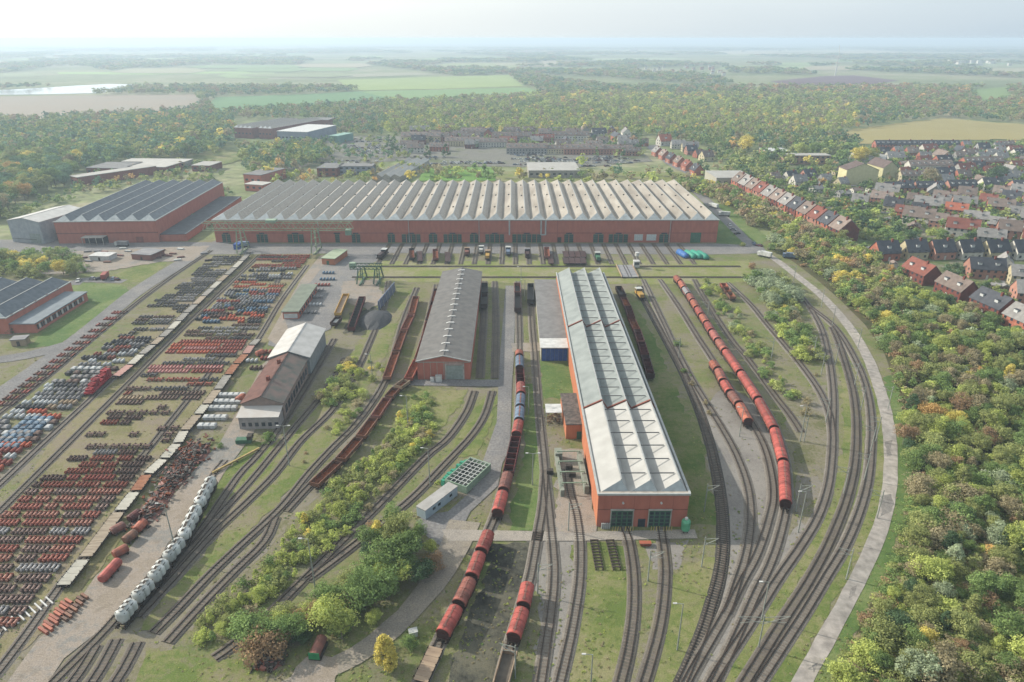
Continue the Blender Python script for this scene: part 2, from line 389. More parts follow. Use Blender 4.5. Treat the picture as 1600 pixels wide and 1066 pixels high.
sheet('yard_grass', [(1105,318),(1135,320),(1200,372),(1190,382),(1150,383),(1119,380)], G_LAWN)
sheet('yard_grass', [(100,440),(190,445),(215,460),(150,500),(90,540),(40,545),(120,470)], G_LAWN)
sheet('yard_grass', [(170,432),(240,405),(275,400),(230,440),(190,442)], G_GRASS)
sheet('yard_grass', [(545,408),(1170,408),(1180,440),(1110,445),(560,440)], ground_mat('pit_grass', [lin('#7b8a3e'), lin('#8d8f52'), lin('#9a9375')], .05, .6))
sheet('yard_grass', [(600,470),(645,452),(600,560),(560,640),(500,700),(440,760),(390,800),(350,850),(330,800),(380,740),(420,700),(480,650),(540,570)], ground_mat('rough_grass', [lin('#6a7c38'), lin('#84864f'), lin('#8d8369')], .06, .8))
sheet('yard_grass', [(640,610),(735,610),(690,670),(640,700),(600,690)], G_GRASS)
sheet('yard_grass', [(775,620),(770,660),(745,710),(690,720),(730,660),(760,615)], G_GRASS)
sheet('yard_grass', [(820,600),(845,600),(850,720),(845,830),(800,828),(798,790),(820,700)], G_LAWN)
sheet('yard_grass', [(700,300),(1100,300),(1100,268),(700,268)], ground_mat('pit_grass', None), z=.05)
sheet('yard_grass', [(255,480),(330,400),(500,396),(430,520),(330,640),(240,760),(150,900),(60,1000),(-80,1100),(-200,1100),(0,800),(120,640)], ground_mat('storage_grass', [lin('#7d7a4c'), lin('#908761'), lin('#8d806c')], .06, .8))
sheet('yard_grass', [(392,690),(440,700),(420,735),(372,775),(318,830),(262,880),(205,945),(225,915),(285,835),(335,760)], G_GRASS)
sheet('yard_grass', [(480,700),(520,655),(555,640),(560,665),(500,720),(420,800),(330,900),(250,985),(215,985),(330,850),(430,750)], ground_mat('rough_grass', None))
sheet('yard_grass', [(230,1010),(330,1030),(440,1030),(400,1100),(200,1100)], ground_mat('rough_grass', None))
# paved surfaces
sheet('road', [(-200,372),(330,379),(338,381),(1119,381),(1190,384),(1200,396),(1110,398),(600,396),(330,398),(240,392),(100,398),(-200,405)], G_ASPH)
strip('road', [(1068,280),(1100,310),(1135,345),(1165,375),(1196,399)], [9,8,6], G_ASPH)
strip('road', [(1190,392),(1216,409),(1248,434),(1285,464),(1322,505),(1350,548),(1370,595),(1384,645),(1391,695),(1391,745),(1383,800),(1364,855),(1338,910),(1308,968),(1276,1025),(1240,1090)], [4.4,4.2,3.9,3.5,3.2], G_CONC, jitter=.1)
for pts in ([(1378,775),(1394,772),(1392,800),(1374,806)],[(1383,690),(1392,688),(1394,712),(1386,714)],[(1330,920),(1340,915),(1336,930),(1326,936)],[(1268,1040),(1278,1036),(1272,1052)]): sheet('dirt_road_patch', pts, ground_mat('tar_patch', [lin('#7d7974'), lin('#8a857f'), lin('#969089')], .2, .8))
strip('road', [(352,376),(318,392),(270,420),(215,455),(165,495),(115,535),(60,575),(0,617),(-80,670)], [11,9,8,8], G_ASPH, jitter=.1)
strip('road', [(120,536),(40,556),(-60,570)], [9,6], G_ASPH)
strip('road', [(195,440),(130,438),(110,446)], [5,9], G_ASPH)
sheet('asphalt_yard', [(545,394),(600,392),(590,408),(563,420),(548,452),(532,487),(516,515),(500,522),(470,525),(440,545),(418,540),(440,492),(470,440),(505,412)], G_ASPH)
sheet('road', [(440,545),(418,530),(440,490),(470,438),(500,400),(520,396),(508,412),(485,442),(468,447),(443,492),(452,520),(470,540),(440,570),(395,680),(350,740),(330,775),(300,810),(262,850),(240,895),(190,945),(170,975),(100,1030),(60,1090),(-20,1110),(60,1000),(110,960),(150,900),(200,860),(300,740),(345,690),(385,620),(410,570)], G_DIRT)
sheet('road', [(790,447),(806,447),(803,560),(800,600),(797,700),(785,725),(778,760),(735,800),(720,830),(690,855),(668,840),(650,815),(668,805),(700,800),(735,770),(755,720),(776,660),(781,560)], G_ASPH)
strip('road', [(725,815),(712,850),(690,893),(655,940),(610,985),(555,1025),(480,1062),(400,1100)], [8,5,4.5], ground_mat('old_asphalt', [lin('#8a8378'), lin('#968d80'), lin('#a09684')], .07, .6), jitter=.25)
sheet('dirt_patch', [(440,1090),(460,1045),(490,1020),(530,1030),(520,1090)], G_DIRT)
sheet('road', [(690,828),(900,832),(1085,828),(1090,842),(900,846),(700,846)], ground_mat('pale_asphalt', [lin('#98918a'), lin('#a39b90'), lin('#aba295')], .07, .6))
sheet('concrete_yard', [(868,702),(915,702),(932,822),(930,834),(868,834)], G_DIRT)
sheet('concrete_yard', [(800,536),(846,536),(846,550),(800,550)], G_DIRT)
sheet('asphalt_yard', [(640,594),(790,594),(790,605),(640,603)], G_ASPH)
sheet('concrete_yard', [(535,440),(590,436),(600,470),(575,485),(530,470)], G_DIRT)
sheet('concrete_yard', [(80,395),(330,384),(300,408),(250,410),(160,425),(60,430),(0,428)], G_DIRT)
YEL = mat('yellow_paint', lin('#b8a445'), lin('#a5986a'), 2, .8)
for gx in (972, 1032):
    for k in range(-4, 5):
        if abs(k) < 1: continue
        x, y = P(gx, 826); x += k*.62
        sheet('painted_stripe', [(x-.2,y-1.2),(x+.05,y-1.2),(x+.75,y+1.4),(x+.5,y+1.4)], YEL, px=False)
# ------------------------------------------------------------------ railway tracks
BAL = ground_mat('ballast', [lin('#807970'), lin('#8b847a'), lin('#797268')], .15, 1.5)
BALD = ground_mat('dark_ballast', [lin('#6a645b'), lin('#78716a'), lin('#7c7560')], .15, 1.5)
SLP = mat('sleeper_wood', lin('#5f564c'), lin('#776d62'), 1.0, .9)
RAIL = mat('rail_steel', lin('#30261f'), lin('#46362b'), .8, .55, .4, metal=.2)
TRK = []
def track(pts, bed=2.7, m=None, px=True, sleepers=True, label=None, grassy=False):
    i = len(TRK); c = spline([P(*p) for p in pts] if px else pts, 2.5)
    TRK.append(c); dz = .004*(i % 24)
    N = len(c); b = MB()
    if grassy: z0 = .08
    else: z0 = .12
    z = z0+dz
    rows = [offs(c, d) for d in (bed/2+.35, bed/2, -bed/2, -bed/2-.35)]
    hs = [.0, z, z, .0]
    for r, h in zip(rows, hs): b.v += [(x, y, h) for x, y in r]
    for k in range(3):
        for j in range(N-1): b.f.append((k*N+j, (k+1)*N+j, (k+1)*N+j+1, k*N+j+1)); b.m.append(0)
    # sleepers
    o = b.build('railway_track', m or BAL); 
    if o.data.polygons[N].normal.z < 0: o.data.flip_normals()
    tag(o, None, None, None, 'structure')
    if sleepers and min(q[1] for q in c) < 300:
        s = MB(); acc = 0; nxt = 0
        for j in range(N-1):
            a, e = c[j], c[j+1]; L = np.linalg.norm(e-a); t = (e-a)/L; nrm = np.array((-t[1], t[0]))
            while nxt < acc+L:
                q = a+t*(nxt-acc)
                if q[1] < 300:
                    w = .14; h = 1.25
                    pts4 = [q-t*w-nrm*h, q+t*w-nrm*h, q+t*w+nrm*h, q-t*w+nrm*h]
                    s.face([(p[0], p[1], z+.05) for p in pts4])
                    s.face([(pts4[0][0],pts4[0][1],z-.01),(pts4[0][0],pts4[0][1],z+.05),(pts4[3][0],pts4[3][1],z+.05),(pts4[3][0],pts4[3][1],z-.01)])
                nxt += .8
            acc += L
        if s.f: tag(s.build('sleepers', SLP, o), kind='stuff')
    for sgn in (-1, 1):
        r = MB(); A = offs(c, sgn*.75-.09); B = offs(c, sgn*.75+.09)
        zt = z+.23
        r.v += [(x, y, z+.03) for x, y in A]+[(x, y, zt) for x, y in A]+[(x, y, zt) for x, y in B]+[(x, y, z+.03) for x, y in B]
        for k in range(3):
            for j in range(N-1): r.f.append((k*N+j, k*N+j+1, (k+1)*N+j+1, (k+1)*N+j)); r.m.append(0)
        rl = r.build('rail', RAIL, o)
    return c
RT = {}
BALX = ground_mat('black_ballast', [lin('#45433f'), lin('#504d48'), lin('#5d5850')], .15, 1.5)
RT['T1'] = track([(1000,447),(1003,462),(1022,498),(1045,540),(1066,580),(1086,625),(1103,672),(1117,725),(1127,785),(1130,850),(1124,900),(1113,941),(1100,984),(1082,1030),(1066,1066),(1050,1100)], m=BALX)
RT['T2'] = track([(1005,437),(1034,498),(1062,557),(1087,603),(1118,653),(1148,706),(1168,760),(1173,815),(1165,868),(1150,915),(1137,952),(1113,995),(1084,1045),(1060,1090)])
RT['T3'] = track([(1031,437),(1062,482),(1090,527),(1113,562),(1142,610),(1171,655),(1196,705),(1208,768),(1200,816),(1182,868),(1158,912),(1135,960)])
RT['T4'] = track([(1056,432),(1077,460),(1105,504),(1134,547),(1160,583),(1188,627),(1211,670),(1226,720),(1229,785),(1218,840),(1201,888),(1181,928),(1158,980),(1132,1035),(1105,1090)])
RT['T5'] = track([(1085,437),(1100,465),(1142,530),(1170,563),(1207,614),(1235,650),(1252,676)], m=BALD)
RT['T6'] = track([(1137,442),(1170,473),(1198,507),(1226,540),(1254,574),(1280,611),(1296,648),(1302,690)])
RT['T7'] = track([(1215,425),(1246,456),(1266,482),(1283,513),(1293,549),(1299,586),(1302,625),(1301,670),(1300,712),(1294,760),(1278,808),(1250,855),(1216,904),(1182,958),(1148,1010),(1118,1055),(1095,1100)])
RT['T8'] = track([(1266,480),(1297,504),(1316,527),(1334,558),(1349,591),(1358,625),(1362,664),(1361,704),(1356,752),(1343,800),(1321,852),(1292,900),(1258,956),(1226,1005),(1190,1060),(1165,1100)])
RT['T9'] = track([(1300,512),(1310,535),(1323,575),(1333,614),(1338,660),(1336,720),(1323,780),(1296,848),(1264,908),(1228,964),(1190,1025),(1150,1090)], m=BALD)
RT['H1'] = track([(974,822),(982,844),(989,887),(991,930),(989,968),(982,1016),(970,1066),(962,1095)], m=BALD)
RT['H2'] = track([(1033,822),(1038,866),(1040,895),(1037,941),(1030,984),(1018,1030),(1007,1066),(998,1095)], m=BALD)
RT['H3'] = track([(886,735),(893,776),(900,800),(906,840),(907,875),(905,915),(899,955),(891,998),(880,1045),(868,1095)])
RT['C1'] = track([(829,443),(831,500),(836,560),(842,640),(848,700),(854,760),(859,810),(864,860),(866,900),(862,950),(855,1000),(845,1066),(840,1095)])
RT['C2'] = track([(852,735),(848,790),(838,850),(829,900),(815,950),(800,1000),(787,1050),(778,1090)])
RT['A'] = track([(809,440),(811,500),(812,545),(812.5,600),(810,655),(805,690),(795,736),(785,770),(774,806),(760,840),(742,885),(722,930),(700,975),(672,1035),(645,1090)])
RT['S1'] = track([(757,440),(756,500),(752,560),(750,592)], m=BALD)
RT['S2'] = track([(773,440),(775,500),(774,560),(774,592)], m=BALD)
RT['D1'] = track([(741,612),(728,645),(700,685),(665,715),(606,776),(560,822),(529,853),(471,911),(428,954),(370,1005),(335,1030)], m=BALD)
RT['D2'] = track([(769,612),(758,648),(738,680),(703,718)], m=BALD)
RT['D3'] = track([(703,718),(646,777),(590,823),(545,859),(508,887),(480,907)], m=BALD)
RT['R1'] = track([(682,445),(672,490),(652,565),(640,590),(620,605),(585,650),(562,681),(530,717),(487,757),(447,800)], m=BALD)
RT['R1b'] = track([(430,810),(413,847),(370,890),(331,930),(300,963),(262,1005)], m=BALD)
RT['R2'] = track([(651,450),(631,500),(614,562),(602,595),(585,625),(555,665),(520,700),(483,740),(438,795),(376,853),(331,896),(275,955),(240,990)], m=BALD)
RT['L1'] = track([(607,440),(600,480),(578,535),(555,585),(520,640),(470,690),(431,740),(392,780),(340,829),(300,872),(262,915),(215,965)], m=BALD)
RT['L2'] = track([(540,560),(509,610),(464,665),(430,706),(392,752),(330,820),(278,880),(222,943)], m=BALD)
RT['L3'] = track([(522,530),(505,560),(475,610),(440,665),(400,715),(372,745),(310,835),(268,875),(205,948)], m=BALD)
RT['SILO'] = track([(352,720),(332,745),(284,832),(235,902),(181,966),(150,1000),(100,1050),(60,1090)], m=BALD)
for a, e in (((182,1000),(128,1090)), ((215,1005),(165,1090)), ((150,1010),(95,1090))):
    track([a, ((a[0]+e[0])/2+3, (a[1]+e[1])/2), e], m=BALD)
RT['FL'] = track([(480,415),(440,470),(403,531),(369,570),(322,634),(280,690),(232,745),(186,800),(131,872),(95,915),(46,985),(0,1046),(-40,1095)])
RT['FL2'] = track([(-60,1060),(0,985),(60,905),(118,840),(200,742),(262,665),(330,580),(395,500),(440,430)], m=BALD)
RT['F2'] = track([(390,395),(345,437),(291,488),(253,526),(204,570),(176,592),(130,635),(60,700),(0,757),(-60,810)])
RT['F3'] = track([(405,400),(300,500),(215,585),(145,655),(75,725),(0,800),(-60,860)], m=BALD)
RT['LR'] = track([(330,392),(280,425),(225,465),(150,525),(60,600),(0,645),(-60,690)], m=BALD)
# short tracks between hall and traverser, all run straight away from us
yA, yB = Yp(413.5), Yp(381)
xs = list(np.linspace(Xat(598,400), Xat(1075,400), 24))
for x in xs: track([(x, yA), (x, (yA+yB)/2), (x, yB)], px=False, sleepers=False, m=BALD, bed=2.6)
# traverser pit: rails run across the yard
yT = [Yp(417), Yp(434)]
for y in yT: 
    track([(Xat(556,425), y), (0, y), (Xat(1165,425), y)], px=False, sleepers=False, m=BALD, bed=1.6)
# ------------------------------------------------------------------ building materials
def facing(name, c, mortar, sx=.5, sy=.16):
    """brickwork that reads as courses up close and as red wall from here"""
    if name in MATS: return MATS[name]
    m = mat(name, lin(c), tuple(v*.66 for v in lin(c)), .5, .9, .15, .1, detail=9, streak=(1.2, 1.2, .45), lo=.3, hi=.75)
    return m
BRICK = facing('red_brick', '#c6745d', '#8d7a70'); BRICKO = facing('orange_brick', '#c87a52', '#8d7a70'); BRICKD = facing('dark_brick', '#8d5142', '#776a64')
CONC = mat('pale_concrete', lin('#a9a49b'), lin('#8f8b83'), .8, .9)
WHITE = mat('white_metal', lin('#d6d6d2'), lin('#bcbcb8'), .6, .5, .3, .05)
ZINC = mat('zinc_flashing', lin('#b4b6b2'), lin('#9a9c99'), .7, .5, .3, .05)
PANEL = mat('beige_roof_sheet', lin('#a39c90'), lin('#857d72'), .3, .8, .2, .09, streak=(.5, .12, .5), detail=9)
GREYSLOPE = mat('grey_green_roof_sheet', lin('#8d9491'), lin('#7b8280'), .25, .7, .25, .03, detail=9)
WHITESLOPE = mat('white_roof_sheet', lin('#b7b6b1'), lin('#9f9e99'), .25, .65, .25, .02, detail=9)
GLZ = mat('sawtooth_glazing', lin('#c2b5a3'), lin('#9a8d7e'), .9, .5, .4, .05)
GLASS = mat('dark_window_glass', lin('#28303a'), lin('#39424c'), .8, .12, .6, .2)
DKROOF = mat('dark_roof_felt', lin('#828180'), lin('#706f6e'), .35, .9, .15, .04, detail=7)
FELT = mat('grey_roof_felt', lin('#74726f'), lin('#666462'), .4, .95, .1, .04, detail=7)
FELT2 = mat('flat_roof_felt', lin('#838281'), lin('#747372'), .4, .95, .1, .05, detail=7)
GREEN = mat('green_painted_steel', lin('#3f6d52'), lin('#355c46'), 1.2, .6, .3, .08)
GREENP = mat('pale_green_steel', lin('#8fa68b'), lin('#7a917a'), 1.0, .6, .3, .05)
BLUE = mat('blue_sheet', lin('#2f58a8'), lin('#274a8c'), 1, .6)
DARK = mat('dark_steel', lin('#35322f'), lin('#4a423b'), 1.2, .7)
RUST = mat('rust', lin('#8a4a2b'), lin('#5f3826'), .9, .9, .1, .15)
TIMB = mat('timber', lin('#8b7355'), lin('#6d5a44'), 1, .9)
def sawroof(root, n, x0, x1, y0, y1, z, h, frac, hip, mslope, mface, mend, vents=0, bars=0, barm=None, hipback=True):
    wd = (x1-x0)/n; out = []
    for i in range(n):
        a = x0+i*wd; r = a+wd*frac; e = a+wd
        b = MB()
        F = (r, y0+hip, z+h); B = (r, y1-(hip if hipback else 0), z+h)
        b.face([(a,y0,z), F, B, (a,y1,z)][::-1], 0)
        b.face([(e,y0,z), (e,y1,z), B, F][::1], 1)
        b.face([(a,y0,z),(e,y0,z),F], 2); b.face([(e,y1,z),(a,y1,z),B], 2)
        for k in range(vents):
            t = (k+.5+(i % 3)*.04)/vents; y = y0+hip+(y1-y0-2*hip)*t; xx = a+(r-a)*.72; zz = z+h*.72
            b.box(xx-.5, xx+.4, y-.5, y+.5, zz-.1, zz+.55, 3)
        o = b.build('roof_bay', [mslope, mface, mend, DARK], root); out.append(o)
        rc = MB(); rc.bar((r, y0+hip, z+h+.08), (r, B[1], z+h+.08), .35, .18); rc.build('ridge_capping', ZINC, o)
        if bars and i < n-1:
            for k in range(bars):
                y = y0+hip+3+(y1-y0-2*hip-6)*k/(bars-1)
                xx = e+wd*frac*.86
                q = MB(); q.bar((r+.1, y, z+h-.12), (xx, y, z+h-.12), .22, .22); q.build('tie_bar', barm or DARK, o)
    return out
def gate(root, x, y, z0, w, h, m1=GREEN, m2=GLASS, face=-1, cols=4, rows=4, name='gate'):
    b = MB(); b.box(x-w/2, x+w/2, y-.12, y+.02, z0, z0+h, 0)
    o = b.build(name, m1, root); g = MB()
    cw = w/cols; rh = h/(rows+.6)
    for i in range(cols):
        for j in range(rows):
            cx = x-w/2+cw*(i+.5); cz = z0+rh*(j+.8)
            g.box(cx-cw*.36, cx+cw*.36, y-.15, y-.13, cz-rh*.36, cz+rh*.36, 0)
    g.build('gate_glazing', m2, o); return o
# ---- main hall
def main_hall():
    y0 = Yp(379); x0 = Xat(338,379); x1 = Xat(1119,379); H = zat(344.5, y0); y1 = Yp(286, H)
    t = thing('workshop_hall', 'very long red brick workshop hall with many-ridged beige sawtooth roof across the yard', 'building', ((x0+x1)/2, y0))
    cx = (x0+x1)/2; X = lambda px: Xat(px, 379)-cx
    b = MB(); L, R = x0-cx, x1-cx; D = y1-y0
    b.box(L, R, 0, D, 0, H, 0, top=1); b.build('wall', [BRICK, FELT], t)
    b = MB(); zs = H*.42
    b.box(L-.1, R+.1, -.14, -.002, zs, zs+.3); b.build('string_course', BRICKD, t)
    b = MB(); b.box(L-.35, R+.35, -.5, .3, H, H+.55); b.box(L-.35, L+.35, .3, D, H, H+.45); b.box(R-.35, R+.35, .3, D, H, H+.45); b.build('gutter', ZINC, t)
    for px in (749, 796, 845, 852, 500, 640, 1045): 
        b = MB(); big = px in (796, 845, 852)
        b.tube((X(px), -.35, H*.35 if big else .2), (X(px), -.35, H), .45 if big else .18, n=8); b.build('downpipe', ZINC, t)
    b = MB(); b.bar((X(845), -.4, H*.36), (X(852), -.4, H*.36), .6); b.build('pipe_elbow', ZINC, t)
    hg = H*.375
    groups = [(348,362,2),(402,420,3),(450,476,3),(524,532,1),(550,564,2),(606,618,2),(628,658,4),(670,684,2),(693,722,4),(734,748,2),(758,788,4),(800,846,6),(881,896,2),(926,943,2),(950,981,4),(1029,1044,2)]
    for a, c, n in groups:
        for k in range(n):
            w = (X(c)-X(a))/n; gate(t, X(a)+w*(k+.5), -.03, 0, w*.86, hg)
        q = MB(); q.box((X(a)+X(c))/2-w*.6, (X(a)+X(c))/2+w*.6, -.35, -.16, hg+.25, hg+1.0, 0); q.build('transom_window', GLASS, t)
    for a, c in ((990,1004),(1009,1025)):
        gate(t, (X(a)+X(c))/2, -.03, 1.2, (X(c)-X(a))*.95, hg*.75, WHITE, mat('pale_glazing', lin('#cfd8d6'), lin('#aebab8'), 3, .3), name='white_gate')
    q = MB(); q.box(X(1078), X(1094), -.2, -.01, 0, hg*1.2); o = q.build('roller_door', GREEN, t); o['label'] = 'plain green roller door'
    q = MB(); q.box(X(871), X(877), -.2, -.01, 0, 3.2); q.build('doorway', DARK, t)
    for px in (360, 475, 1047, 870): 
        q = MB(); q.box(X(px), X(px)+.25, -.1, -.003, 0, H); q.build('wall_joint', BRICKD, t)
    sawroof(t, 35, L, R, .3, D, H+.02, 3.3, .62, 4.5, PANEL, GLZ, mat('hip_cladding', lin('#a3aaab'), lin('#8f9697'), .6, .7), vents=3)
    return x0, x1, y0, y1, H
MH = main_hall()
# ---- long narrow hall in the middle
def near_hall():
    y0 = Yp(823); x0 = Xat(932,823); H = zat(773.5, y0); x1 = Xat(1077.5,773.5,H); y1 = Yp(427, H)
    cx = (x0+x1)/2; L, R = x0-cx, x1-cx; D = y1-y0
    t = thing('locomotive_shed', 'long narrow orange brick shed with three-ridged roof, white end with two green gates', 'building', (cx, y0))
    b = MB(); b.box(L, R, 0, D, 0, H, 0, top=2)
    w = b.build('wall', [BRICK, BRICKO, FELT], t)
    for p in w.data.polygons:
        if p.normal.x < -.9: p.material_index = 1  # sun-facing left wall: sunlight put into its brighter orange brick colour
    b = MB(); b.box(L-.25, R+.25, -.28, .2, H, H+.5); b.box(L-.25, L+.25, .2, D, H, H+.5); b.box(R-.25, R+.35, .2, D, H, H+.5); b.build('parapet_coping', ZINC, t)
    b = MB(); b.box(L+.25, R-.25, .2, .8, H+.01, H+.4); b.build('gutter', GLZ, t)
    for f in (.15, .40, .57, .83):
        b = MB(); xx = L+(R-L)*f; b.box(xx, xx+.08, -.02, -.001, H*.55, H); b.build('wall_joint', BRICKD, t)
    b = MB(); b.box(L, R, -.02, -.001, H*.53, H*.56); b.build('string_course', BRICKD, t)
    for f in (.275, .695):
        xx = L+(R-L)*f; g = gate(t, xx, -.03, 0, 5.2, 5.0, GREEN, GLASS, cols=4, rows=4)
        q = MB(); q.box(xx-2.9, xx+2.9, -.4, -.16, 5.05, 5.45); q.box(xx-2.85, xx-2.62, -.3, -.14, 0, 5.05); q.box(xx+2.62, xx+2.85, -.3, -.14, 0, 5.05); q.build('gate_surround', CONC, t)
        q = MB(); q.tube((xx, -.6, 7.4), (xx, -.1, 7.4), .28, .2, 8); q.build('wall_lamp', WHITE, t)
    q = MB(); q.box(-.9, .9, -.1, -.004, 0, 2.4); q.build('door', GLASS, t)
    s1 = Yp(632, H+1.5)-y0; s2 = Yp(506, H+1.5)-y0
    for a, e, ms, bars in ((.8, s1-.35, WHITESLOPE, 6), (s1+.35, s2-.4, GREYSLOPE, 11), (s2+.4, D-.2, GREYSLOPE, 9)):
        bays = sawroof(t, 3, L+.3, R-.3, a, e, H+.02, 2.7, .76, (1.6 if ms is WHITESLOPE else 0), ms, GREYSLOPE if ms is GREYSLOPE else WHITESLOPE, mat('hip_cladding', None), bars=bars, barm=mat('tie_bar_paint', lin('#5d5f60'), None, 1, .7), hipback=False)
    for yy in (s1, s2):
        q = MB(); wd = (R-L-.6)/3
        for i in range(3):
            a = L+.3+i*wd; q.face([(a, yy, H+.3), (a+wd*.76, yy, H+3.1), (a+wd, yy, H+.3)]); q.bar((a, yy, H+.25), (a+wd*.76, yy, H+3.0), .5, .35); q.bar((a+wd*.76, yy, H+3.0), (a+wd, yy, H+.3), .5, .3)
        q.build('fire_wall', BRICKD, t)
    return x0, x1, y0, y1, H
NH = near_hall()
# ---- gabled sheds
def gabled(name, label, cx, y0, W, D, H, R, wallm, roofm, rz=0, roof2=None, cat='building', over=.35, front=(), apex=.5):
    t = thing(name, label, cat, (cx, y0), rz)
    b = MB(); hw = W/2; ax = -hw+W*apex
    for yy, f in ((0, 1), (D, -1)):
        pts = [(-hw,yy,0),(hw,yy,0),(hw,yy,H),(ax,yy,H+R),(-hw,yy,H)]
        b.face(pts if f == 1 else pts[::-1], 0)
    b.face([(-hw,D,0),(-hw,0,0),(-hw,0,H),(-hw,D,H)]); b.face([(hw,0,0),(hw,D,0),(hw,D,H),(hw,0,H)])
    b.build('wall', wallm, t)
    for s, m in ((-1, roofm), (1, roof2 or roofm)):
        b = MB(); run = (ax+hw) if s < 0 else (hw-ax); sl = R/run; ex = s*(hw+over); ez = H-over*sl
        th = .18
        p = [(ax, -over, H+R+.05), (ex, -over, ez+.05), (ex, D+over, ez+.05), (ax, D+over, H+R+.05)]
        q = [(x, y, z+th) for x, y, z in p]
        b.face(p if s < 0 else p[::-1]); b.face(q[::-1] if s < 0 else q)
        for k in range(4):
            b.face([p[k], p[(k+1) % 4], q[(k+1) % 4], q[k]])
        r = b.build('roof', m, t)
    q = MB(); q.bar((ax, -over, H+R+.27), (ax, D+over, H+R+.27), .4, .14); q.build('ridge_capping', roofm, r)
    return t
# grey roofed warehouse
y0 = Yp(593); xa = Xat(653,593); xb = Xat(735,593); Hh = zat(564.5, y0); D = Yp(425, Hh)-y0
t = gabled('warehouse', 'grey felt roofed warehouse with brick gable and pale rooflights along the ridge', (xa+xb)/2, y0, xb-xa, D, Hh, zat(556.5, y0)-Hh, BRICK, FELT, over=.4)
for k in range(15):
    q = MB(); yy = 4+(D-8)*k/14; R_ = zat(556.5, y0)-Hh; z = Hh+R_
    q.face([(-.2, yy-.4, z+.5), (-.2, yy+.4, z+.5), (-1.6, yy+.45, z+.08), (-1.6, yy-.45, z+.08)]); q.box(-.3, 1.5, yy-.35, yy+.35, z-.3, z+.42)
    q.build('ridge_vent', WHITE, t)
hw = (xb-xa)/2
q = MB(); q.box(hw*.1, hw*.72, -.1, -.005, .1, Hh*.78); g = q.build('sliding_door', mat('grey_door', lin('#8d9790'), lin('#7b857f'), 1, .6), t)
q = MB(); q.box(hw*.04, hw*.1, -.16, -.005, 0, Hh*.82); q.box(hw*.72, hw*.78, -.16, -.005, 0, Hh*.82); q.box(hw*.04, hw*.78, -.16, -.004, Hh*.82, Hh*.88); q.build('door_frame', CONC, t)
for k in range(1, 8):
    q = MB(); xx = -hw+2*hw*k/8
    if hw*.0 < xx < hw*.8: z0 = Hh*.9
    else: z0 = 0
    q.box(xx-.07, xx+.07, -.05, -.003, z0, Hh*.98); q.build('wall_post', CONC, t)
q = MB(); q.box(-hw, hw, -.04, -.002, Hh*.92, Hh*.97); q.build('lintel_band', CONC, t)
q = MB(); q.bar((-hw-.4, -.45, Hh+.1), (0, -.45, Hh+R_+.35), .2, .35); q.bar((0, -.45, Hh+R_+.35), (hw+.4, -.45, Hh+.1), .2, .35); q.build('bargeboard', WHITE, t)
for dx, w_, h_ in ((-hw*.42, 1.4, 1.6), (-hw*.18, 2.2, 2.4)):
    x_, y_ = (xa+xb)/2+dx, y0-1.8
    c = thing('white_bin', 'white metal bin against the warehouse gable, the ' + ('smaller' if w_ < 2 else 'larger') + ' of two', 'bin', (x_, y_), 0, 'bins at the warehouse gable')
    q = MB(); q.box(-w_/2, w_/2, -.6, .6, .15, h_); q.build('body', WHITE, c); q = MB(); q.box(-w_/2-.06, w_/2+.06, -.68, .66, h_, h_+.12); q.build('lid', ZINC, c)
# brown roofed brick shed + white roofed extension + lean-to
y0 = Yp(657); xa = Xat(383,657); xb = Xat(445,657); Hh = zat(630, y0); RR = zat(624.5,y0)-Hh+1.2
y1 = Yp(562, Hh); SKEW = -math.atan2(Xat(482,562,Hh)-Xat(445,629,Hh), Yp(562,Hh)-Yp(629,Hh))
Wd = xb-xa
BRN = mat('red_brown_tiles', lin('#74544c'), lin('#624842'), .5, .9, .1, .04, detail=7); MOSS = mat('mossy_tiles', lin('#7c6a63'), lin('#5f625c'), .35, .9, .1, .04, detail=8)
BR2 = mat('weathered_brick', lin('#9a8478'), lin('#86756c'), .5, .9)
t = gabled('brick_shed', 'old brick shed with red-brown tiled left slope and mossy grey right slope', (xa+xb)/2, y0, Wd, y1-y0, Hh, RR, BR2, BRN, rz=SKEW, roof2=MOSS, over=.5)
for yy in (.35, .75):
    q = MB(); yv = (y1-y0)*yy; q.box(-1.4, -.4, yv-.5, yv+.5, Hh+RR-1, Hh+RR+1.4); q.build('chimney', BRICKD, t)
q = MB(); zl = Hh*.86
q.face([(-Wd/2-.3,-5.6,zl-1.0),(Wd/2+.1,-5.6,zl-1.0),(Wd/2+.1,-.02,zl),(-Wd/2-.3,-.02,zl)]); q.face([(-Wd/2-.3,-5.6,zl-1.15),(Wd/2+.1,-5.6,zl-1.15),(Wd/2+.1,-5.6,zl-1),(-Wd/2-.3,-5.6,zl-1)])
q.build('lean_to_roof', mat('pale_flat_roof', lin('#b3aca4'), lin('#c2beb8'), .5, .8), t)
q = MB(); q.box(-Wd/2+.2, Wd/2-.3, -5.2, -.02, 0, zl-1.2); w_ = q.build('lean_to_wall', mat('pale_render', lin('#a39c98'), lin('#8d8682'), .8, .9), t)
for k in range(6):
    q = MB(); xx = -Wd/2+1+k*(Wd-2.5)/5; q.box(xx, xx+1.1, -5.24, -5.201, 1.0, 2.3); q.build('window', GLASS, w_)
for k in range(9):
    q = MB(); yv = 2+(y1-y0-6)*k/8; q.box(Wd/2+.01, Wd/2+.06, yv, yv+2.2, 1.4, 4.0); q.build('window', GLASS, t)
dd = Vector((-math.sin(SKEW), math.cos(SKEW)))
bx, by = (xa+xb)/2+dd.x*(y1-y0+.6), y0+dd.y*(y1-y0+.6)
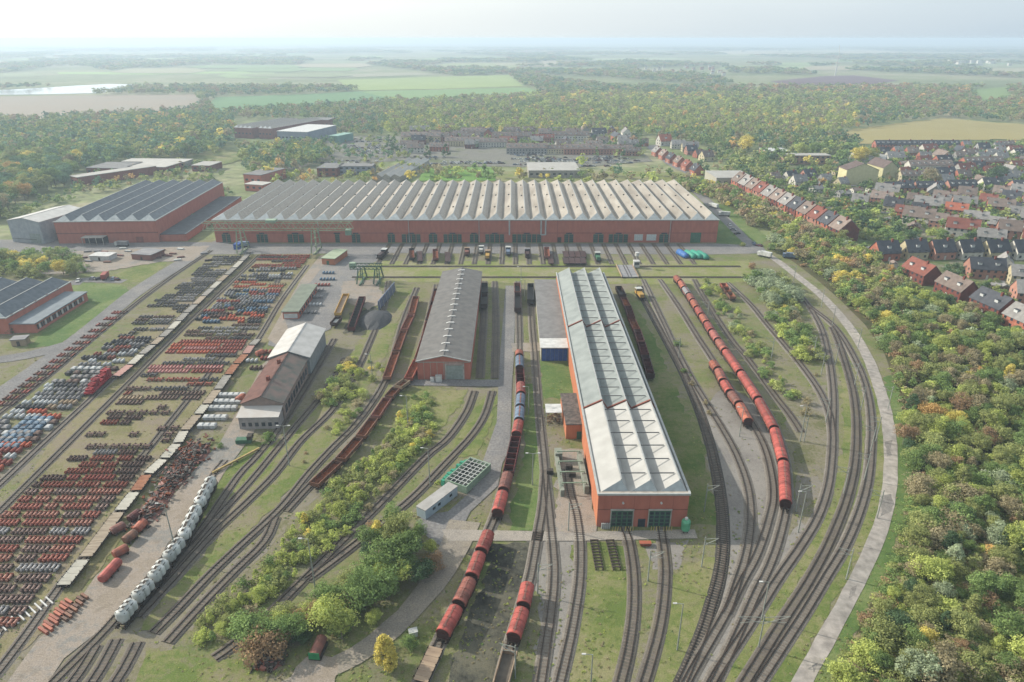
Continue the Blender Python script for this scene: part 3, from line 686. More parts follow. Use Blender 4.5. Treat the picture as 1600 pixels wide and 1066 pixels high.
t = gabled('metal_shed', 'bright white roofed metal shed joined to the far end of the brown brick shed', bx, by, Wd*1.12, Yp(517, Hh)-by, Hh+.6, RR, mat('grey_cladding', lin('#8f9696'), lin('#7f8686'), .8, .6), mat('bright_roof', lin('#c9c6c1'), lin('#b5b2ac'), .3, .5, .3, .02), rz=SKEW, over=.5)
# long low brick shed left of centre
y0 = Yp(499); xa = Xat(443,499); xb = Xat(467,499); Hh = zat(487.5, y0); y1 = Yp(445.5, Hh)
rz = -math.atan2(Xat(496,445.5,Hh)-Xat(467,487.5,Hh), y1-Yp(487.5,Hh))
t = thing('store_shed', 'long low brick store with flat grey-green roof beside the asphalt yard', 'building', ((xa+xb)/2, y0), rz); W2 = (xb-xa)/2; D = y1-y0
q = MB(); q.box(-W2, W2, 0, D, 0, Hh); q.build('wall', BRICK, t)
q = MB(); q.box(-W2-.5, W2+.5, -.5, D+.5, Hh, Hh+.35); q.build('roof', mat('green_grey_felt', lin('#7f8778'), lin('#6f776a'), .3, .9, .1, .04), t)
q = MB(); q.box(-W2+.4, W2-.4, -.08, -.004, .5, Hh*.75); q.build('shutter_door', WHITE, t)
for k in range(9):
    q = MB(); yv = 2+(D-5)*k/8; q.box(W2+.005, W2+.06, yv, yv+2, 1, Hh*.7); q.build('window', GLASS, t)
# booth
y0 = Yp(414); xa = Xat(503,414); xb = Xat(524,414)
t = thing('store_hut', 'small brick hut with a pale green flat roof near the gantry crane', 'hut', ((xa+xb)/2, y0), -.18); W2 = (xb-xa)/2; Hh = 3.4
q = MB(); q.box(-W2, W2, 0, 17, 0, Hh); q.build('wall', BRICKO, t)
q = MB(); q.box(-W2-.4, W2+.4, -.4, 17.4, Hh, Hh+.3); q.build('roof', mat('pale_green_felt', lin('#98a488'), lin('#87947a'), .3, .9), t)
q = MB(); q.box(-1, .4, -.06, -.003, 0, 2.2); q.build('door', GREEN, t)
# flat roofed annexe of the long hall, with blue fronted bay
xa = Xat(846,546,6); xb = NH[0]-.02; y0 = Yp(566); y1 = Yp(437, 6); ys = Yp(528, 6)
t = thing('annexe', 'flat grey roofed annexe with blue doors beside the long orange brick shed', 'building', ((xa+xb)/2, y0)); W2 = (xb-xa)/2; D = y1-y0
q = MB(); q.box(-W2, W2, 1.0, D, 0, 5.6); q.build('wall', mat('cream_wall', lin('#b7b3a2'), lin('#a29e8e'), .8, .9), t)
q = MB(); q.box(-W2-.3, W2, ys-y0, D+.3, 5.6, 6.0); q.build('roof', FELT2, t)
q = MB(); q.box(-W2-.3, W2, 0, ys-y0-.02, 5.6, 5.9); q.build('canopy', WHITE, t)
for k in range(6):
    q = MB(); a = -W2+.3+k*(2*W2-.6)/6; q.box(a+.04, a+(2*W2-.6)/6-.04, .9, .99, .1, 5.3); q.build('blue_door', BLUE, t)
# hut with mossy roof + white canopy + wood store
y0 = Yp(686); xa = Xat(884,686); xb = Xat(912,686); Hh = zat(664, y0); y1 = Yp(616, Hh)
t = thing('boiler_hut', 'small brick hut with mottled brown-grey roof against the long orange brick shed', 'hut', ((xa+xb)/2, y0), .02); W2 = (xb-xa)/2; D = y1-y0
q = MB(); q.box(-W2, W2, 0, D, 0, Hh); q.build('wall', BRICKO, t)
q = MB(); q.box(-W2-.2, W2+.1, -.2, D+.2, Hh, Hh+.3); q.build('roof', mat('mottled_roof', lin('#6f655f'), lin('#4c4845'), .9, .95, .1, 0, detail=8), t)
q = MB(); q.box(W2*.2, W2*.8, -.06, -.003, 0, 2.6); q.build('door', GREEN, t)
xc = Xat(866,668); yc = Yp(664)
t = thing('canopy', 'open shelter with flat white roof left of the brown-grey roofed hut', 'canopy', (xc, yc)); 
q = MB(); q.box(-2.6, 2.4, 0, 5.5, 4.2, 4.4); q.build('roof', WHITE, t)
for sx_ in (-2.4, 2.2):
    for sy_ in (.2, 5.2): q = MB(); q.bar((sx_, sy_, 0), (sx_, sy_, 4.2), .18); q.build('post', ZINC, t)
t = thing('timber_pile', 'heap of brown timber offcuts under the white roofed shelter', 'timber', (xc, yc+1)); q = MB()
for k in range(60):
    a = random.uniform(0, PI); px_, py_ = random.uniform(-1.9, 1.9), random.uniform(0, 3.6); z = random.uniform(.1, 2.4)
    q.bar((px_-.7*math.cos(a), py_-.7*math.sin(a), z), (px_+.7*math.cos(a), py_+.7*math.sin(a), z+random.uniform(-.2,.3)), .18)
q.build('timber', TIMB, t)
# second hall, upper left
def left_hall():
    y0 = Yp(380); x0 = Xat(95,380); x1 = Xat(248,380); H = zat(346.5, y0); y1 = Yp(286, H); cx = (x0+x1)/2
    rz = -math.atan2(Xat(350,286,H)-Xat(245,346.5,H), y1-y0)
    t = thing('workshop_hall', 'red brick hall with six dark blue-grey sawtooth roof ridges, upper left of the yard', 'building', (cx, y0), rz)
    L, R, D = x0-cx, x1-cx, y1-y0
    q = MB(); q.box(L, R, 0, D, 0, H, 0, top=1); q.build('wall', [BRICK, FELT], t)
    q = MB(); q.box(L-.2, R+.2, -.12, -.002, H*.45, H*.5); q.build('string_course', BRICKD, t)
    q = MB(); q.box(L-.3, R+.3, -.4, .3, H, H+.5); q.box(R-.3, R+.3, .3, D, H, H+.5); q.build('gutter', ZINC, t)
    sawroof(t, 6, L, R, .3, D, H+.02, 3.2, .5, 4, DKROOF, mat('dark_glazing', lin('#4b545c'), lin('#5d666e'), .5, .4), mat('hip_cladding', None), hipback=True)
    f = lambda px: Xat(px, 380)-cx
    q = MB(); q.box(f(137), f(170), -5, -.02, 4.4, 4.8); c = q.build('entrance_canopy', CONC, t)
    for xx in np.linspace(f(138), f(169), 4): q = MB(); q.bar((xx, -4.8, 0), (xx, -4.8, 4.4), .3); q.build('post', CONC, c)
    for xx in np.linspace(f(140), f(166), 4): gate(t, xx, -.03, 0, 3.6, 4.2, DARK, GLASS)
    q = MB(); q.box(f(213), f(224), -.1, -.01, 0, 3.6); q.build('door', BRICKD, t)
    # low annexe along the right side
    q = MB(); q.box(R+.02, R+15, 2, D*.92, 0, 4.2); q.build('annexe_wall', BRICK, t)
    q = MB(); q.box(R+.02, R+15.3, 1.7, D*.92+.3, 4.2, 4.5); q.build('annexe_roof', mat('dark_flat_roof', lin('#4c5156'), lin('#5c6166'), .3, .9), t)
left_hall()
def corner_hall():
    y0 = Yp(522); x1 = Xat(17,522); H = zat(498, y0); yb = Yp(441, H); xb = Xat(114,441,H)
    rz = -math.atan2(xb-Xat(14,497.5,H), yb-y0)
    t = thing('workshop_hall', 'red brick hall with grey ridged roof cut by the left edge of the photo', 'building', (x1, y0), rz)
    D = (yb-y0)/math.cos(rz)
    q = MB(); q.box(-46, 0, 0, D, 0, H, 0, top=1); q.build('wall', [BRICK, FELT], t)
    q = MB(); q.box(-46.2, .2, -.3, .2, H, H+.4); q.box(-.2, .2, .2, D, H, H+.4); q.build('gutter', ZINC, t)
    sawroof(t, 4, -46, 0, .2, D, H+.02, 3.4, .5, 3, DKROOF, mat('dark_glazing', None), mat('hip_cladding', None))
    q = MB(); q.box(.02, 10, 1, D*.86, 0, 3.9); q.build('annexe_wall', BRICK, t)
    q = MB(); q.box(.02, 10.4, .6, D*.86+.4, 3.9, 4.3); q.build('annexe_roof', mat('blue_grey_felt', lin('#7a8288'), lin('#6b7379'), .3, .9), t)
    for k in range(26):
        q = MB(); yv = 2+(D*.82-3)*k/26; q.box(10.01, 10.08, yv, yv+1.0, 1.2, 3.2); q.build('window', WHITE if k % 3 == 1 else GLASS, t)
    for k in range(5):
        q = MB(); yv = 3+(D-6)*k/5; q.box(.01, .06, yv, yv+1.2, 6.4, 7.4); q.build('window', BRICKD, t)
corner_hall()
# grey metal shed far left
y0 = Yp(380); x0 = Xat(16,380); x1 = Xat(75,380); H = zat(346, y0)
t = gabled('metal_hall', 'pale grey metal hall with bright shallow roof left of the six-ridged brick hall', (x0+x1)/2, y0, x1-x0, 34, H, 1.9, mat('grey_blue_cladding', lin('#a3a9ad'), lin('#8f969b'), .4, .6), mat('bright_roof', None), rz=-.22, over=.3)
q = MB(); q.box(2, 9.5, -.1, -.01, .2, 6); q.build('roller_door', mat('grey_door', None), t)
q = MB(); q.box(-9, 8, -1.8, -1.6, 2.8, 3.0); q.build('pipe_rail', DARK, t)
q = MB(); q.box(10.3, 10.6, 0, 0.4, 0, H); q.build('downpipe', ZINC, t)
# other industrial buildings beyond the halls (walls, roof, window bands)
def block(name, label, pa, pb, D, H, wm, rm, rz=0, floors=1, rr=0, teeth=0, cat='building', wins=True):
    y0 = Yp(pa[1]); x0 = Xat(*pa); x1 = x0+(Xat(pb[0], pa[1])-x0)
    W = x1-x0; t = thing(name, label, cat, ((x0+x1)/2, y0), rz)
    q = MB(); q.box(-W/2, W/2, 0, D, 0, H); wl_ = q.build('wall', wm, t)
    if teeth: sawroof(t, teeth, -W/2, W/2, .2, D, H+.02, 2.6, .55, 2.5, rm, GLZ, mat('hip_cladding', None))
    else: q = MB(); q.box(-W/2-.3, W/2+.3, -.3, D+.3, H, H+.4); q.build('roof', rm, t)
    if wins:
        for f in range(floors):
            z = (H/floors)*(f+.4); n = max(2, int(W/4.5))
            for k in range(n):
                xx = -W/2+W*(k+.5)/n; q = MB(); q.box(xx-1.2, xx+1.2, -.06, -.004, z, z+min(1.6, H/floors*.4)); q.build('window', GLASS, wl_)
    return t
PALE = mat('pale_roof', lin('#b9b6ae'), lin('#a19e97'), .2, .8)
block('factory_block', 'long low brick block with pale flat roof at the edge of the left wood', (106,290), (130,290), 66, 7, BRICKD, PALE, rz=-.62)
block('factory_block', 'low brick block with grey roof behind the six-ridged brick hall', (135,274), (196,274), 30, 6, BRICKD, FELT2, rz=-.1)
block('factory_block', 'pale roofed low block left of centre among the trees behind the brick hall', (200,272), (262,272), 26, 6, BRICKD, PALE, rz=-.1)
block('factory_block', 'wide low pale block in the clearing behind the six-ridged hall', (190,262), (290,262), 18, 5, CONC, PALE, rz=-.05)
block('factory_block', 'small pale roofed block at the right end of the wooded clearing', (300,268), (330,268), 22, 5, BRICKD, PALE, rz=-.1)
block('factory_block', 'brick block with curved grey roof behind the left end of the longest hall', (380,289), (412,289), 34, 8, BRICK, FELT2, rz=-.3)
block('factory_block', 'lower brick block in front of the curved grey roofed block', (381,299), (414,299), 12, 5, BRICK, PALE, rz=-.3)
block('factory_hall', 'distant dark brick hall with ridged roof, leftmost above the wood', (364,216), (398,216), 95, 12, BRICKD, DKROOF, rz=-.35, teeth=4)
block('factory_hall', 'distant dark brick hall with ridged grey roof beside the white roofed one', (403,217), (428,217), 105, 12, BRICKD, DKROOF, rz=-.35, teeth=3)
block('factory_hall', 'distant white roofed hall at the edge of the car park', (432,223), (484,223), 70, 12, mat('blue_grey_wall', lin('#8a93a3'), lin('#788191'), .1, .8), WHITE, rz=-.25)
block('factory_hall', 'distant flat dark roofed block behind the white roofed hall', (482,200), (514,200), 30, 10, BRICKD, FELT2, rz=-.1)
block('green_hall', 'teal green metal hall beside the car park', (514,224), (530,224), 30, 8, mat('teal_cladding', lin('#5f9488'), lin('#548579'), .2, .6), mat('teal_roof', lin('#8fb8aa'), lin('#7fa89b'), .2, .6), rz=-.4, wins=False)
block('office_block', 'long dark two-storey office block behind the longest hall', (496,276), (527,276), 26, 7, BRICKD, FELT2, floors=2, rz=-.05)
block('office_block', 'long low office wing with strip windows behind the longest hall', (530,273), (582,273), 16, 7, mat('blue_grey_wall', None), FELT2, floors=2, rz=-.02)
for i in range(3):
    y0 = Yp(285); xx = Xat(590+i*14, 285)
    gabled('long_shed', ['narrow long shed with pale gable roof, leftmost of three behind the longest hall','narrow long shed with pale gable roof, middle of three behind the longest hall','narrow long shed with pale gable roof, rightmost of three behind the longest hall'][i], xx, y0, 7.5, 88, 4.5, 2, CONC, PALE, rz=-.17)
block('white_hall', 'wide low pale grey hall behind the longest hall, right of the sports field', (826,278), (906,278), 42, 6, CONC, PALE, rz=.02)
block('shop_hall', 'low white hall beside the far end of the terraced row', (1118,292), (1176,292), 32, 7, mat('cream_wall', None), PALE, rz=.03)
block('school_block', 'long brown flat roofed school block right of the wood', (1224,257), (1296,257), 14, 8, mat('brown_wall', lin('#a8876f'), lin('#8d6f5b'), .3, .9), PALE, floors=2)
block('school_block', 'shorter pale roofed school wing at the edge of the wood', (1196,248), (1232,248), 22, 7, mat('brown_wall', None), WHITE, floors=2)
gabled('cream_house', 'pale yellow three-storey apartment house with brown roof, left one of two', *(lambda p: (p[0], p[1]))(P(1344,289)), 26, 15, 12, 5, mat('yellow_render', lin('#d3cd9c'), lin('#c4be8c'), .5, .9), mat('brown_tiles', lin('#6a5a55'), lin('#5a4c48'), .4, .9), rz=0)
gabled('cream_house', 'pale yellow apartment house with pyramid-like gable, right one of two', *P(1388,281), 13, 24, 10, 5, mat('yellow_render', None), mat('brown_tiles', None), rz=.1)
gabled('church_hall', 'white walled hall with shallow beige roof above the yellow houses', *P(1352,262), 30, 30, 8, 3, WHITE, PALE, rz=-.5)
# ------------------------------------------------------------------ rolling stock
TARP = {k: mat('cover_'+k, lin(a), lin(b), .4, .6, .3, .2, streak=(.35, 1.6, .35), detail=9, lo=.38, hi=.62) for k, a, b in (
    ('red','#b95245','#8a3d34'), ('brick','#ab5e4c','#7c493c'), ('orange','#ad5e42','#8c4a36'), ('brown','#8a5548','#70483f'), ('pink','#b4645a','#935148'), ('grey','#8e8d8c','#77767a'), ('dark','#4a2d28','#3a2624'), ('darkred','#6a2b27','#4c2220'), ('blue','#6d7f96','#57697f'), ('white','#d9dad4','#b3b6b0'), ('black','#2b2a2a','#3a3633'), ('beige','#a48d72','#8a745e'), ('rust','#87583f','#634536'), ('yellow','#c79a35','#a27e30'), ('green','#3f7a58','#356649'))}
UNDER = mat('underframe', lin('#2f2a27'), lin('#43382f'), 1.2, .8); WHEEL = mat('wheel_steel', lin('#4a403a'), lin('#5d4b3f'), 2, .6, .4)
PLANK = mat('deck_planks', lin('#a89a86'), lin('#8c7d6a'), .8, .9, .1, .15, streak=(.3, 3, 1)); CONCD = mat('pale_deck', lin('#c0bcae'), lin('#a7a396'), .6, .9, .1, .08)
BOGIE_OFF = .33
def running_gear(t, L, lst, hi=1.05):
    b = MB(); b.box(-1.15, 1.15, -L/2, L/2, hi, hi+.28)
    for s in (-1, 1):
        for x in (-.85, .85): b.tube((x, s*L/2, hi+.1), (x, s*(L/2+.5), hi+.1), .2, n=8)
    lst.append(b.build('underframe', UNDER, t))
    for s in (-1, 1):
        y = s*L*BOGIE_OFF; q = MB()
        for x in (-1.05, 1.05): q.box(x-.09, x+.09, y-1.4, y+1.4, .62, .95)
        q.box(-1, 1, y-.25, y+.25, .6, .9)
        g = q.build('bogie', UNDER, t); sub = []
        for dy in (-.9, .9):
            w = MB(); w.tube((-1.0, y+dy, .8), (1.0, y+dy, .8), .09, n=6)
            for x in (-.75, .75): w.tube((x-.07, y+dy, .8), (x+.07, y+dy, .8), .46, n=12)
            sub.append(w.build('wheelset', WHEEL, g))
        KIDS[g] = sub; lst.append(g)
def arch(r, h, z, n=9): return [(-r*math.cos(PI*k/(n-1)), z+h*math.sin(PI*k/(n-1))) for k in range(n)]
def hopper(L, name='hopper_wagon'):
    t = thing(name, '', 'wagon'); lst = []; running_gear(t, L, lst)
    b = MB()
    prof = [(-.55, 1.35), (-1.42, 2.1), (-1.42, 2.75), (1.42, 2.75), (1.42, 2.1), (.55, 1.35)]
    b.loft([[(x, y, z) for x, z in prof] for y in (-L/2+.5, L/2-.5)], 0)
    for k in range(int(L/1.6)):
        y = -L/2+.9+k*1.6
        for s in (-1, 1): b.bar((s*1.46, y, 2.05), (s*1.46, y, 2.8), .08, .1)
    lst.append(b.build('body', TARP['brick'], t))
    b = MB(); pr = arch(1.5, 1.25, 2.76, 11)
    b.loft([[(x, y, z) for x, z in pr] for y in (-L/2+.2, L/2-.2)], 0)
    for k in range(int(L/1.9)+1):
        y = -L/2+.4+k*(L-.8)/int(L/1.9)
        pa = arch(1.53, 1.30, 2.76, 11)
        b.loft([[(x, y-.05, z) for x, z in pa], [(x, y+.05, z) for x, z in pa]], 0)
    r = b.build('rounded_cover', TARP['red'], t, smooth=False); lst.append(r)
    pa = arch(1.36, 1.1, 2.78, 9)
    q = MB(); nh = max(3, int(L/2.4))
    for k in range(nh): y = -L/2+L*(k+.5)/nh; q.box(-.28, .28, y-.3, y+.3, 3.98, 4.12)
    q.box(-.16, .16, -L/2+.4, L/2-.4, 4.02, 4.07); KIDS[r] = [q.build('hatch_walkway', TARP['brown'], r)]
    for y, s in ((-L/2+.17, -1), (L/2-.17, 1)):
        b = MB(); b.face([(x, y, z) for x, z in (pa if s < 0 else pa[::-1])]); b.box(-1.3, 1.3, min(y, y+s*.02), max(y, y+s*.02), 1.4, 2.74)
        for x in (-1, 1): b.bar((x, y+s*.05, 1.3), (x, y+s*.05, 3.3), .07)
        for z in (1.8, 2.3, 2.9): b.bar((-1, y+s*.05, z), (1, y+s*.05, z), .06)
        lst.append(b.build('end_wall', TARP['dark'], t))
    KIDS[t] = lst; return t
def gondola(L, fill=None, H=2.5, name='open_wagon', comps=0):
    t = thing(name, '', 'wagon'); lst = []; running_gear(t, L, lst)
    b = MB(); W = 1.42; a = L/2-.2; z0 = 1.34
    b.box(-W, -W+.12, -a, a, z0, H); b.box(W-.12, W, -a, a, z0, H); b.box(-W+.12, W-.12, -a, -a+.12, z0, H); b.box(-W+.12, W-.12, a-.12, a, z0, H)
    for k in range(int(L/1.5)+1):
        y = -a+.05+k*(2*a-.1)/int(L/1.5)
        for s in (-1, 1): b.box(*(sorted((s*(W+.002), s*(W+.1)))), y-.06, y+.06, z0, H)
    b.box(-W-.06, -W+.14, -a, a, H+.002, H+.09); b.box(W-.14, W+.06, -a, a, H+.002, H+.09)
    lst.append(b.build('side_walls', TARP['rust'], t))
    f = MB(); f.box(-W+.12, W-.12, -a+.12, a-.12, z0, z0+.12); lst.append(f.build('floor', fill or RUST, t))
    if comps:
        f = MB()
        for k in range(1, comps): y = -a+2*a*k/comps; f.box(-W+.13, W-.13, y-.08, y+.08, z0+.13, H+.05)
        lst.append(f.build('bulkhead', TARP['darkred'], t))
    KIDS[t] = lst; return t
def flat(L, deck):
    t = thing('flat_wagon', '', 'wagon'); lst = []; running_gear(t, L, lst)
    b = MB(); n = max(4, int(L/1.1))
    for k in range(n):
        y0_ = -L/2+L*k/n; b.box(-1.45, 1.45, y0_+.02, y0_+L/n-.02, 1.34, 1.42+.015*(k % 2))
    lst.append(b.build('deck', deck, t))
    b = MB()
    for s in (-1, 1):
        b = MB(); b.box(s*1.5-.05, s*1.5+.05, -L/2, L/2, 1.1, 1.45)
        for k in range(5): y = -L/2+.6+(L-1.2)*k/4; b.box(s*1.5-.08, s*1.5+.08, y-.06, y+.06, 1.05, 1.75)
        lst.append(b.build('side_sill', UNDER, t))
    KIDS[t] = lst; return t
def silo(L, n=4):
    t = thing('silo_wagon', '', 'wagon'); lst = []; running_gear(t, L, lst)
    for k in range(n):
        y = -L/2+L*(k+.5)/n; rr = 1.55; b = MB(); rings = []
        for r, z in ((.25,1.0),(.6,1.3),(rr*.95,2.0),(rr,2.3),(rr,3.55),(rr*.93,3.8),(rr*.74,4.0),(rr*.3,4.14),(.28,4.16),(.28,4.36),(.05,4.38)):
            rings.append([(r*.93*math.cos(2*PI*j/16), y+(r/rr)*(L/n*.6 if r > rr*.5 else rr)*math.sin(2*PI*j/16), z) for j in range(16)])
        b.loft(rings, 0); o = b.build('silo_vessel', TARP['white'], t, smooth=True); lst.append(o)
        b = MB(); b.tube((0, y, 4.36), (0, y, 4.46), .4, n=10); h = b.build('hatch', ZINC, o); KIDS[o] = [h]
    b = MB(); b.box(-.3, .3, -L/2+.3, L/2-.3, 4.40, 4.44); b.bar((.95, -L/2+.2, 3.95), (.95, L/2-.2, 3.95), .1); b.bar((-.95, -L/2+.2, 3.95), (-.95, L/2-.2, 3.95), .1)
    for s in (-1, 1):
        b.bar((s*1.3, -L/2, 1.3), (s*1.3, -L/2+.9, 3.3), .09); b.bar((s*1.3, L/2, 1.3), (s*1.3, L/2-.9, 3.3), .09)
    lst.append(b.build('walkway', UNDER, t))
    KIDS[t] = lst; return t
TPL = {}
def tpl(kind, L):
    k = (kind, round(L/2)*2)
    if k not in TPL:
        Lr = max(4, k[1])
        o = {'hopper': lambda: hopper(Lr), 'gondola': lambda: gondola(Lr), 'dump': lambda: gondola(Lr, TARP['black'], 2.9, 'open_hopper_wagon', max(2, int(Lr/3))),
             'coal': lambda: gondola(Lr, TARP['black'], 3.2, 'coal_wagon'), 'flat': lambda: flat(Lr, PLANK), 'silo': lambda: silo(Lr, 3 if Lr < 11 else 4)}[kind]()
        TPL[k] = [o, Lr, False]
    return TPL[k]
def put(kind, a, b, label, group, swap=None, ztop=2.6, gap=.5, name=None):
    A = P(*a, ztop); B = P(*b, ztop); dx, dy = B[0]-A[0], B[1]-A[1]; L = max(3.5, math.hypot(dx, dy)-gap)
    T = tpl(kind, L); rz = math.atan2(-dx, dy)
    o = dup(T[0], ((A[0]+B[0])/2, (A[1]+B[1])/2, .0), rz, label, group, scale=(1, L/(T[1]+.6), 1), swap=swap)
    if name: o.name = name
    return o
def S(cov='red', body=None): return {TARP['red']: TARP[cov], TARP['brick']: TARP[body or 'brick'], TARP['rust']: TARP[body or 'rust']}
def row(kind, pts, cols, rowname, noun, ztop=3.6, group=None, bodies=None, kinds=None):
    n = len(pts)-1
    for i in range(n):
        c = cols[i % len(cols)]; k = kinds[i] if kinds else kind
        if k is None: continue
        nn = {'hopper': 'rounded-roof wagon', 'gondola': 'open wagon', 'dump': 'open hopper wagon', 'flat': 'flat wagon', 'silo': 'silo wagon', 'coal': 'high-sided open wagon'}[k] if noun is None else noun
        words = {'orange':'orange-red', 'brick':'brick-red', 'pink':'faded pinkish red', 'darkred':'dark red', 'dark':'dark brown', 'blue':'grey-blue', 'white':'white', 'rust':'rusty'}.get(c, c)
        put(k, pts[i], pts[i+1], f'{words} {nn}, {onth(i)} from back of {rowname}', group or rowname,
            {TARP['red']: TARP[c], TARP['brick']: TARP[(bodies or {}).get(c, 'brick')], TARP['rust']: TARP[c], **({PLANK: DECKS[c]} if k == 'flat' else {})}, ztop)
DECKS = {'white': CONCD, 'beige': PLANK, 'rust': mat('rusty_deck', lin('#9c6a4c'), lin('#86563c'), .6, .9), 'grey': mat('grey_deck', lin('#98948c'), lin('#827e77'), .6, .9), 'red': TARP['red'], 'pink': mat('pale_pink_deck', lin('#b78f84'), lin('#a37a70'), .6, .9)}
A_ = [(1056,430),(1063.5,438),(1070,448),(1077,458),(1083,467.5),(1090,479),(1097,490),(1105,502),(1113,515),(1122.5,529),(1134,545),(1158,579),(1186,621),(1211,667),(1225,718),(1229,784)]
row('hopper', A_, ['orange','orange','grey','brick','orange','red','orange','red','pink','brick','red','red','red','red','red'], 'the long red row', None, 3.7)
row('hopper', [(1113,562),(1122.5,574.5),(1131,593),(1142,610),(1156,628),(1171,656)], ['orange','brick','red','brown','orange'], 'the short red row', None, 3.7)
row('hopper', [(811,546),(811.5,555),(812,573),(813.5,596),(814,614),(812.5,634),(811,655),(806.5,677),(793.5,736),(786,765),(776.5,800)], ['orange','blue','darkred','red','blue','blue','red','darkred','brown','red'], 'the train beside the central road', None, 3.5, kinds=['hopper','hopper','dump','hopper','hopper','hopper','hopper','dump','hopper','hopper'])
row('hopper', [(764,826),(750.5,859),(735.5,899),(714.5,942),(689,989)], ['red','red','brick','red'], 'the row of four below the crossing', None, 3.7)
row('hopper', [(825,906),(817,945),(801,994)], ['red','red'], 'the pair on coal-dark ground', None, 3.7)
put('gondola', (798,1010), (780,1075), 'beige-walled empty open wagon behind the pair of red wagons at the bottom edge', 'open wagons', {TARP['rust']: TARP['beige'], RUST: mat('dusty_floor', lin('#6d655a'), lin('#59534b'), .8, .9)})
put('flat', (683,1008), (655,1068), 'rusty bare-framed flat wagon behind the row of four red wagons at the bottom edge', 'flat wagons', {PLANK: TARP['beige']}, 1.4)
row('gondola', [(650,462),(643,490),(631,515),(619,548),(604,590)], ['rust','brown','rust','rust'], 'the rusty row left of the warehouse', None, 2.5)
row('gondola', [(683,450),(678,472),(670,500),(664,527),(653,560),(637,592),(620,604),(606,620),(585,651),(562,682),(530,718),(488,757)], ['dark','dark','rust','rust','orange','beige','rust','brown','rust','rust','rust'], 'the curved row of rusty open wagons', None, 2.5)
row('coal', [(757,441),(757,457),(756,476)], ['black','dark'], 'the shaded pair right of the warehouse', None, 3.2)
row('coal', [(808,441),(809,456),(809,482)], ['brown','dark'], 'the pair atop the central road', None, 3.2)
row('coal', [(829,442),(829,469)], ['black'], 'the siding by the grey annexe', None, 3.2)
row('dump', [(966,447),(974,462),(981,477),(987,496),(995,513),(1002,533),(1008,553),(1017,586)], ['dark','brown','darkred','orange','brown','darkred','dark'], 'the dark row right of the shed', None, 2.9, kinds=['coal','gondola','dump','gondola','dump','dump','dump'])
row('silo', [(331,741),(308,785),(283,836),(257,870),(235,901),(208,932),(183,963)], ['white']*6, 'the white silo row', None, 4.0)
FLP = [(403.5,529),(393,539),(384,552.5),(369,568),(356,585),(340,608),(322,631),(309,647),(288,672),(277,692),(256,716),(230,740),(211,767),(186.5,798),(131.5,871.5),(96,916)]
row('flat', FLP, ['grey','pink','rust','rust','grey','beige','white','beige','white','white','white','rust','white','beige','white'], 'the long flat wagon row', None, 1.5)
FL2 = [(387,397),(377,407),(366,418),(354,429),(343,439),(331,450),(318,462),(305,475),(291,488),(279,501),(266,514),(253,526),(239,538),(221,553),(204,569),(180,588)]
row('flat', FL2, ['grey','white','grey','beige','white','grey','beige','grey','grey','white','grey','beige','grey','white','pink'], 'the left row of flat wagons', None, 1.5)
row('gondola', [(1129,443),(1134,450),(1139,458),(1146,466)], ['orange','rust','rust'], 'the short rusty row near the hedge', None, 2.0)
# coal wagon and bunker by the small gantry
put('dump', (566,462), (548,512), 'long dark red open wagon filled with black coal beside the coal heap', 'open wagons', {TARP['rust']: TARP['darkred'], TARP['darkred']: TARP['black']}, 3)
put('gondola', (530,494), (520,505), 'short dark open wagon with pale load in front of the tan wagon', 'open wagons', {TARP['rust']: TARP['dark'], RUST: TARP['white']}, 2.5)
put('gondola', (541,458), (527,490), 'tan sided open wagon beside the asphalt yard', 'open wagons', {TARP['rust']: TARP['yellow'], RUST: TARP['beige']}, 2.5)
# red tractor train (red machine on the second flat row)
c = P(155,605); t = thing('rail_crane', 'bright crimson rail machine with jagged superstructure among the grey parts', 'rail crane', c, math.atan2(-(P(176,587)[0]-P(136,625)[0]), P(176,587)[1]-P(136,625)[1]))
q = MB(); q.box(-1.4, 1.4, -7, 7, .9, 1.5); q.build('chassis', mat('crimson', lin('#a8222e'), lin('#8a1c26'), .8, .6), t)
for k in range(6):
    q = MB(); y = -5.6+k*2.2; h = 2.4+.8*(k % 3); q.box(-1.1, 1.1, y-.8, y+.8, 1.5, h); q.bar((-.9, y, h), (.9, y+.6, h+.9), .3); q.build('machinery', MATS['crimson'], t)
q = MB(); q.box(-1.3, 1.3, 5.2, 7, 1.5, 3.8); cb = q.build('cab', MATS['crimson'], t); q = MB(); q.box(-1.1, 1.1, 7.0, 7.04, 2.5, 3.5); q.build('window', GLASS, cb)
for y in (-5.4, -3.4, 3.4, 5.4):
    q = MB(); q.tube((-.8, y, .6), (.8, y, .6), .48, n=12); q.build('wheelset', WHEEL, t)
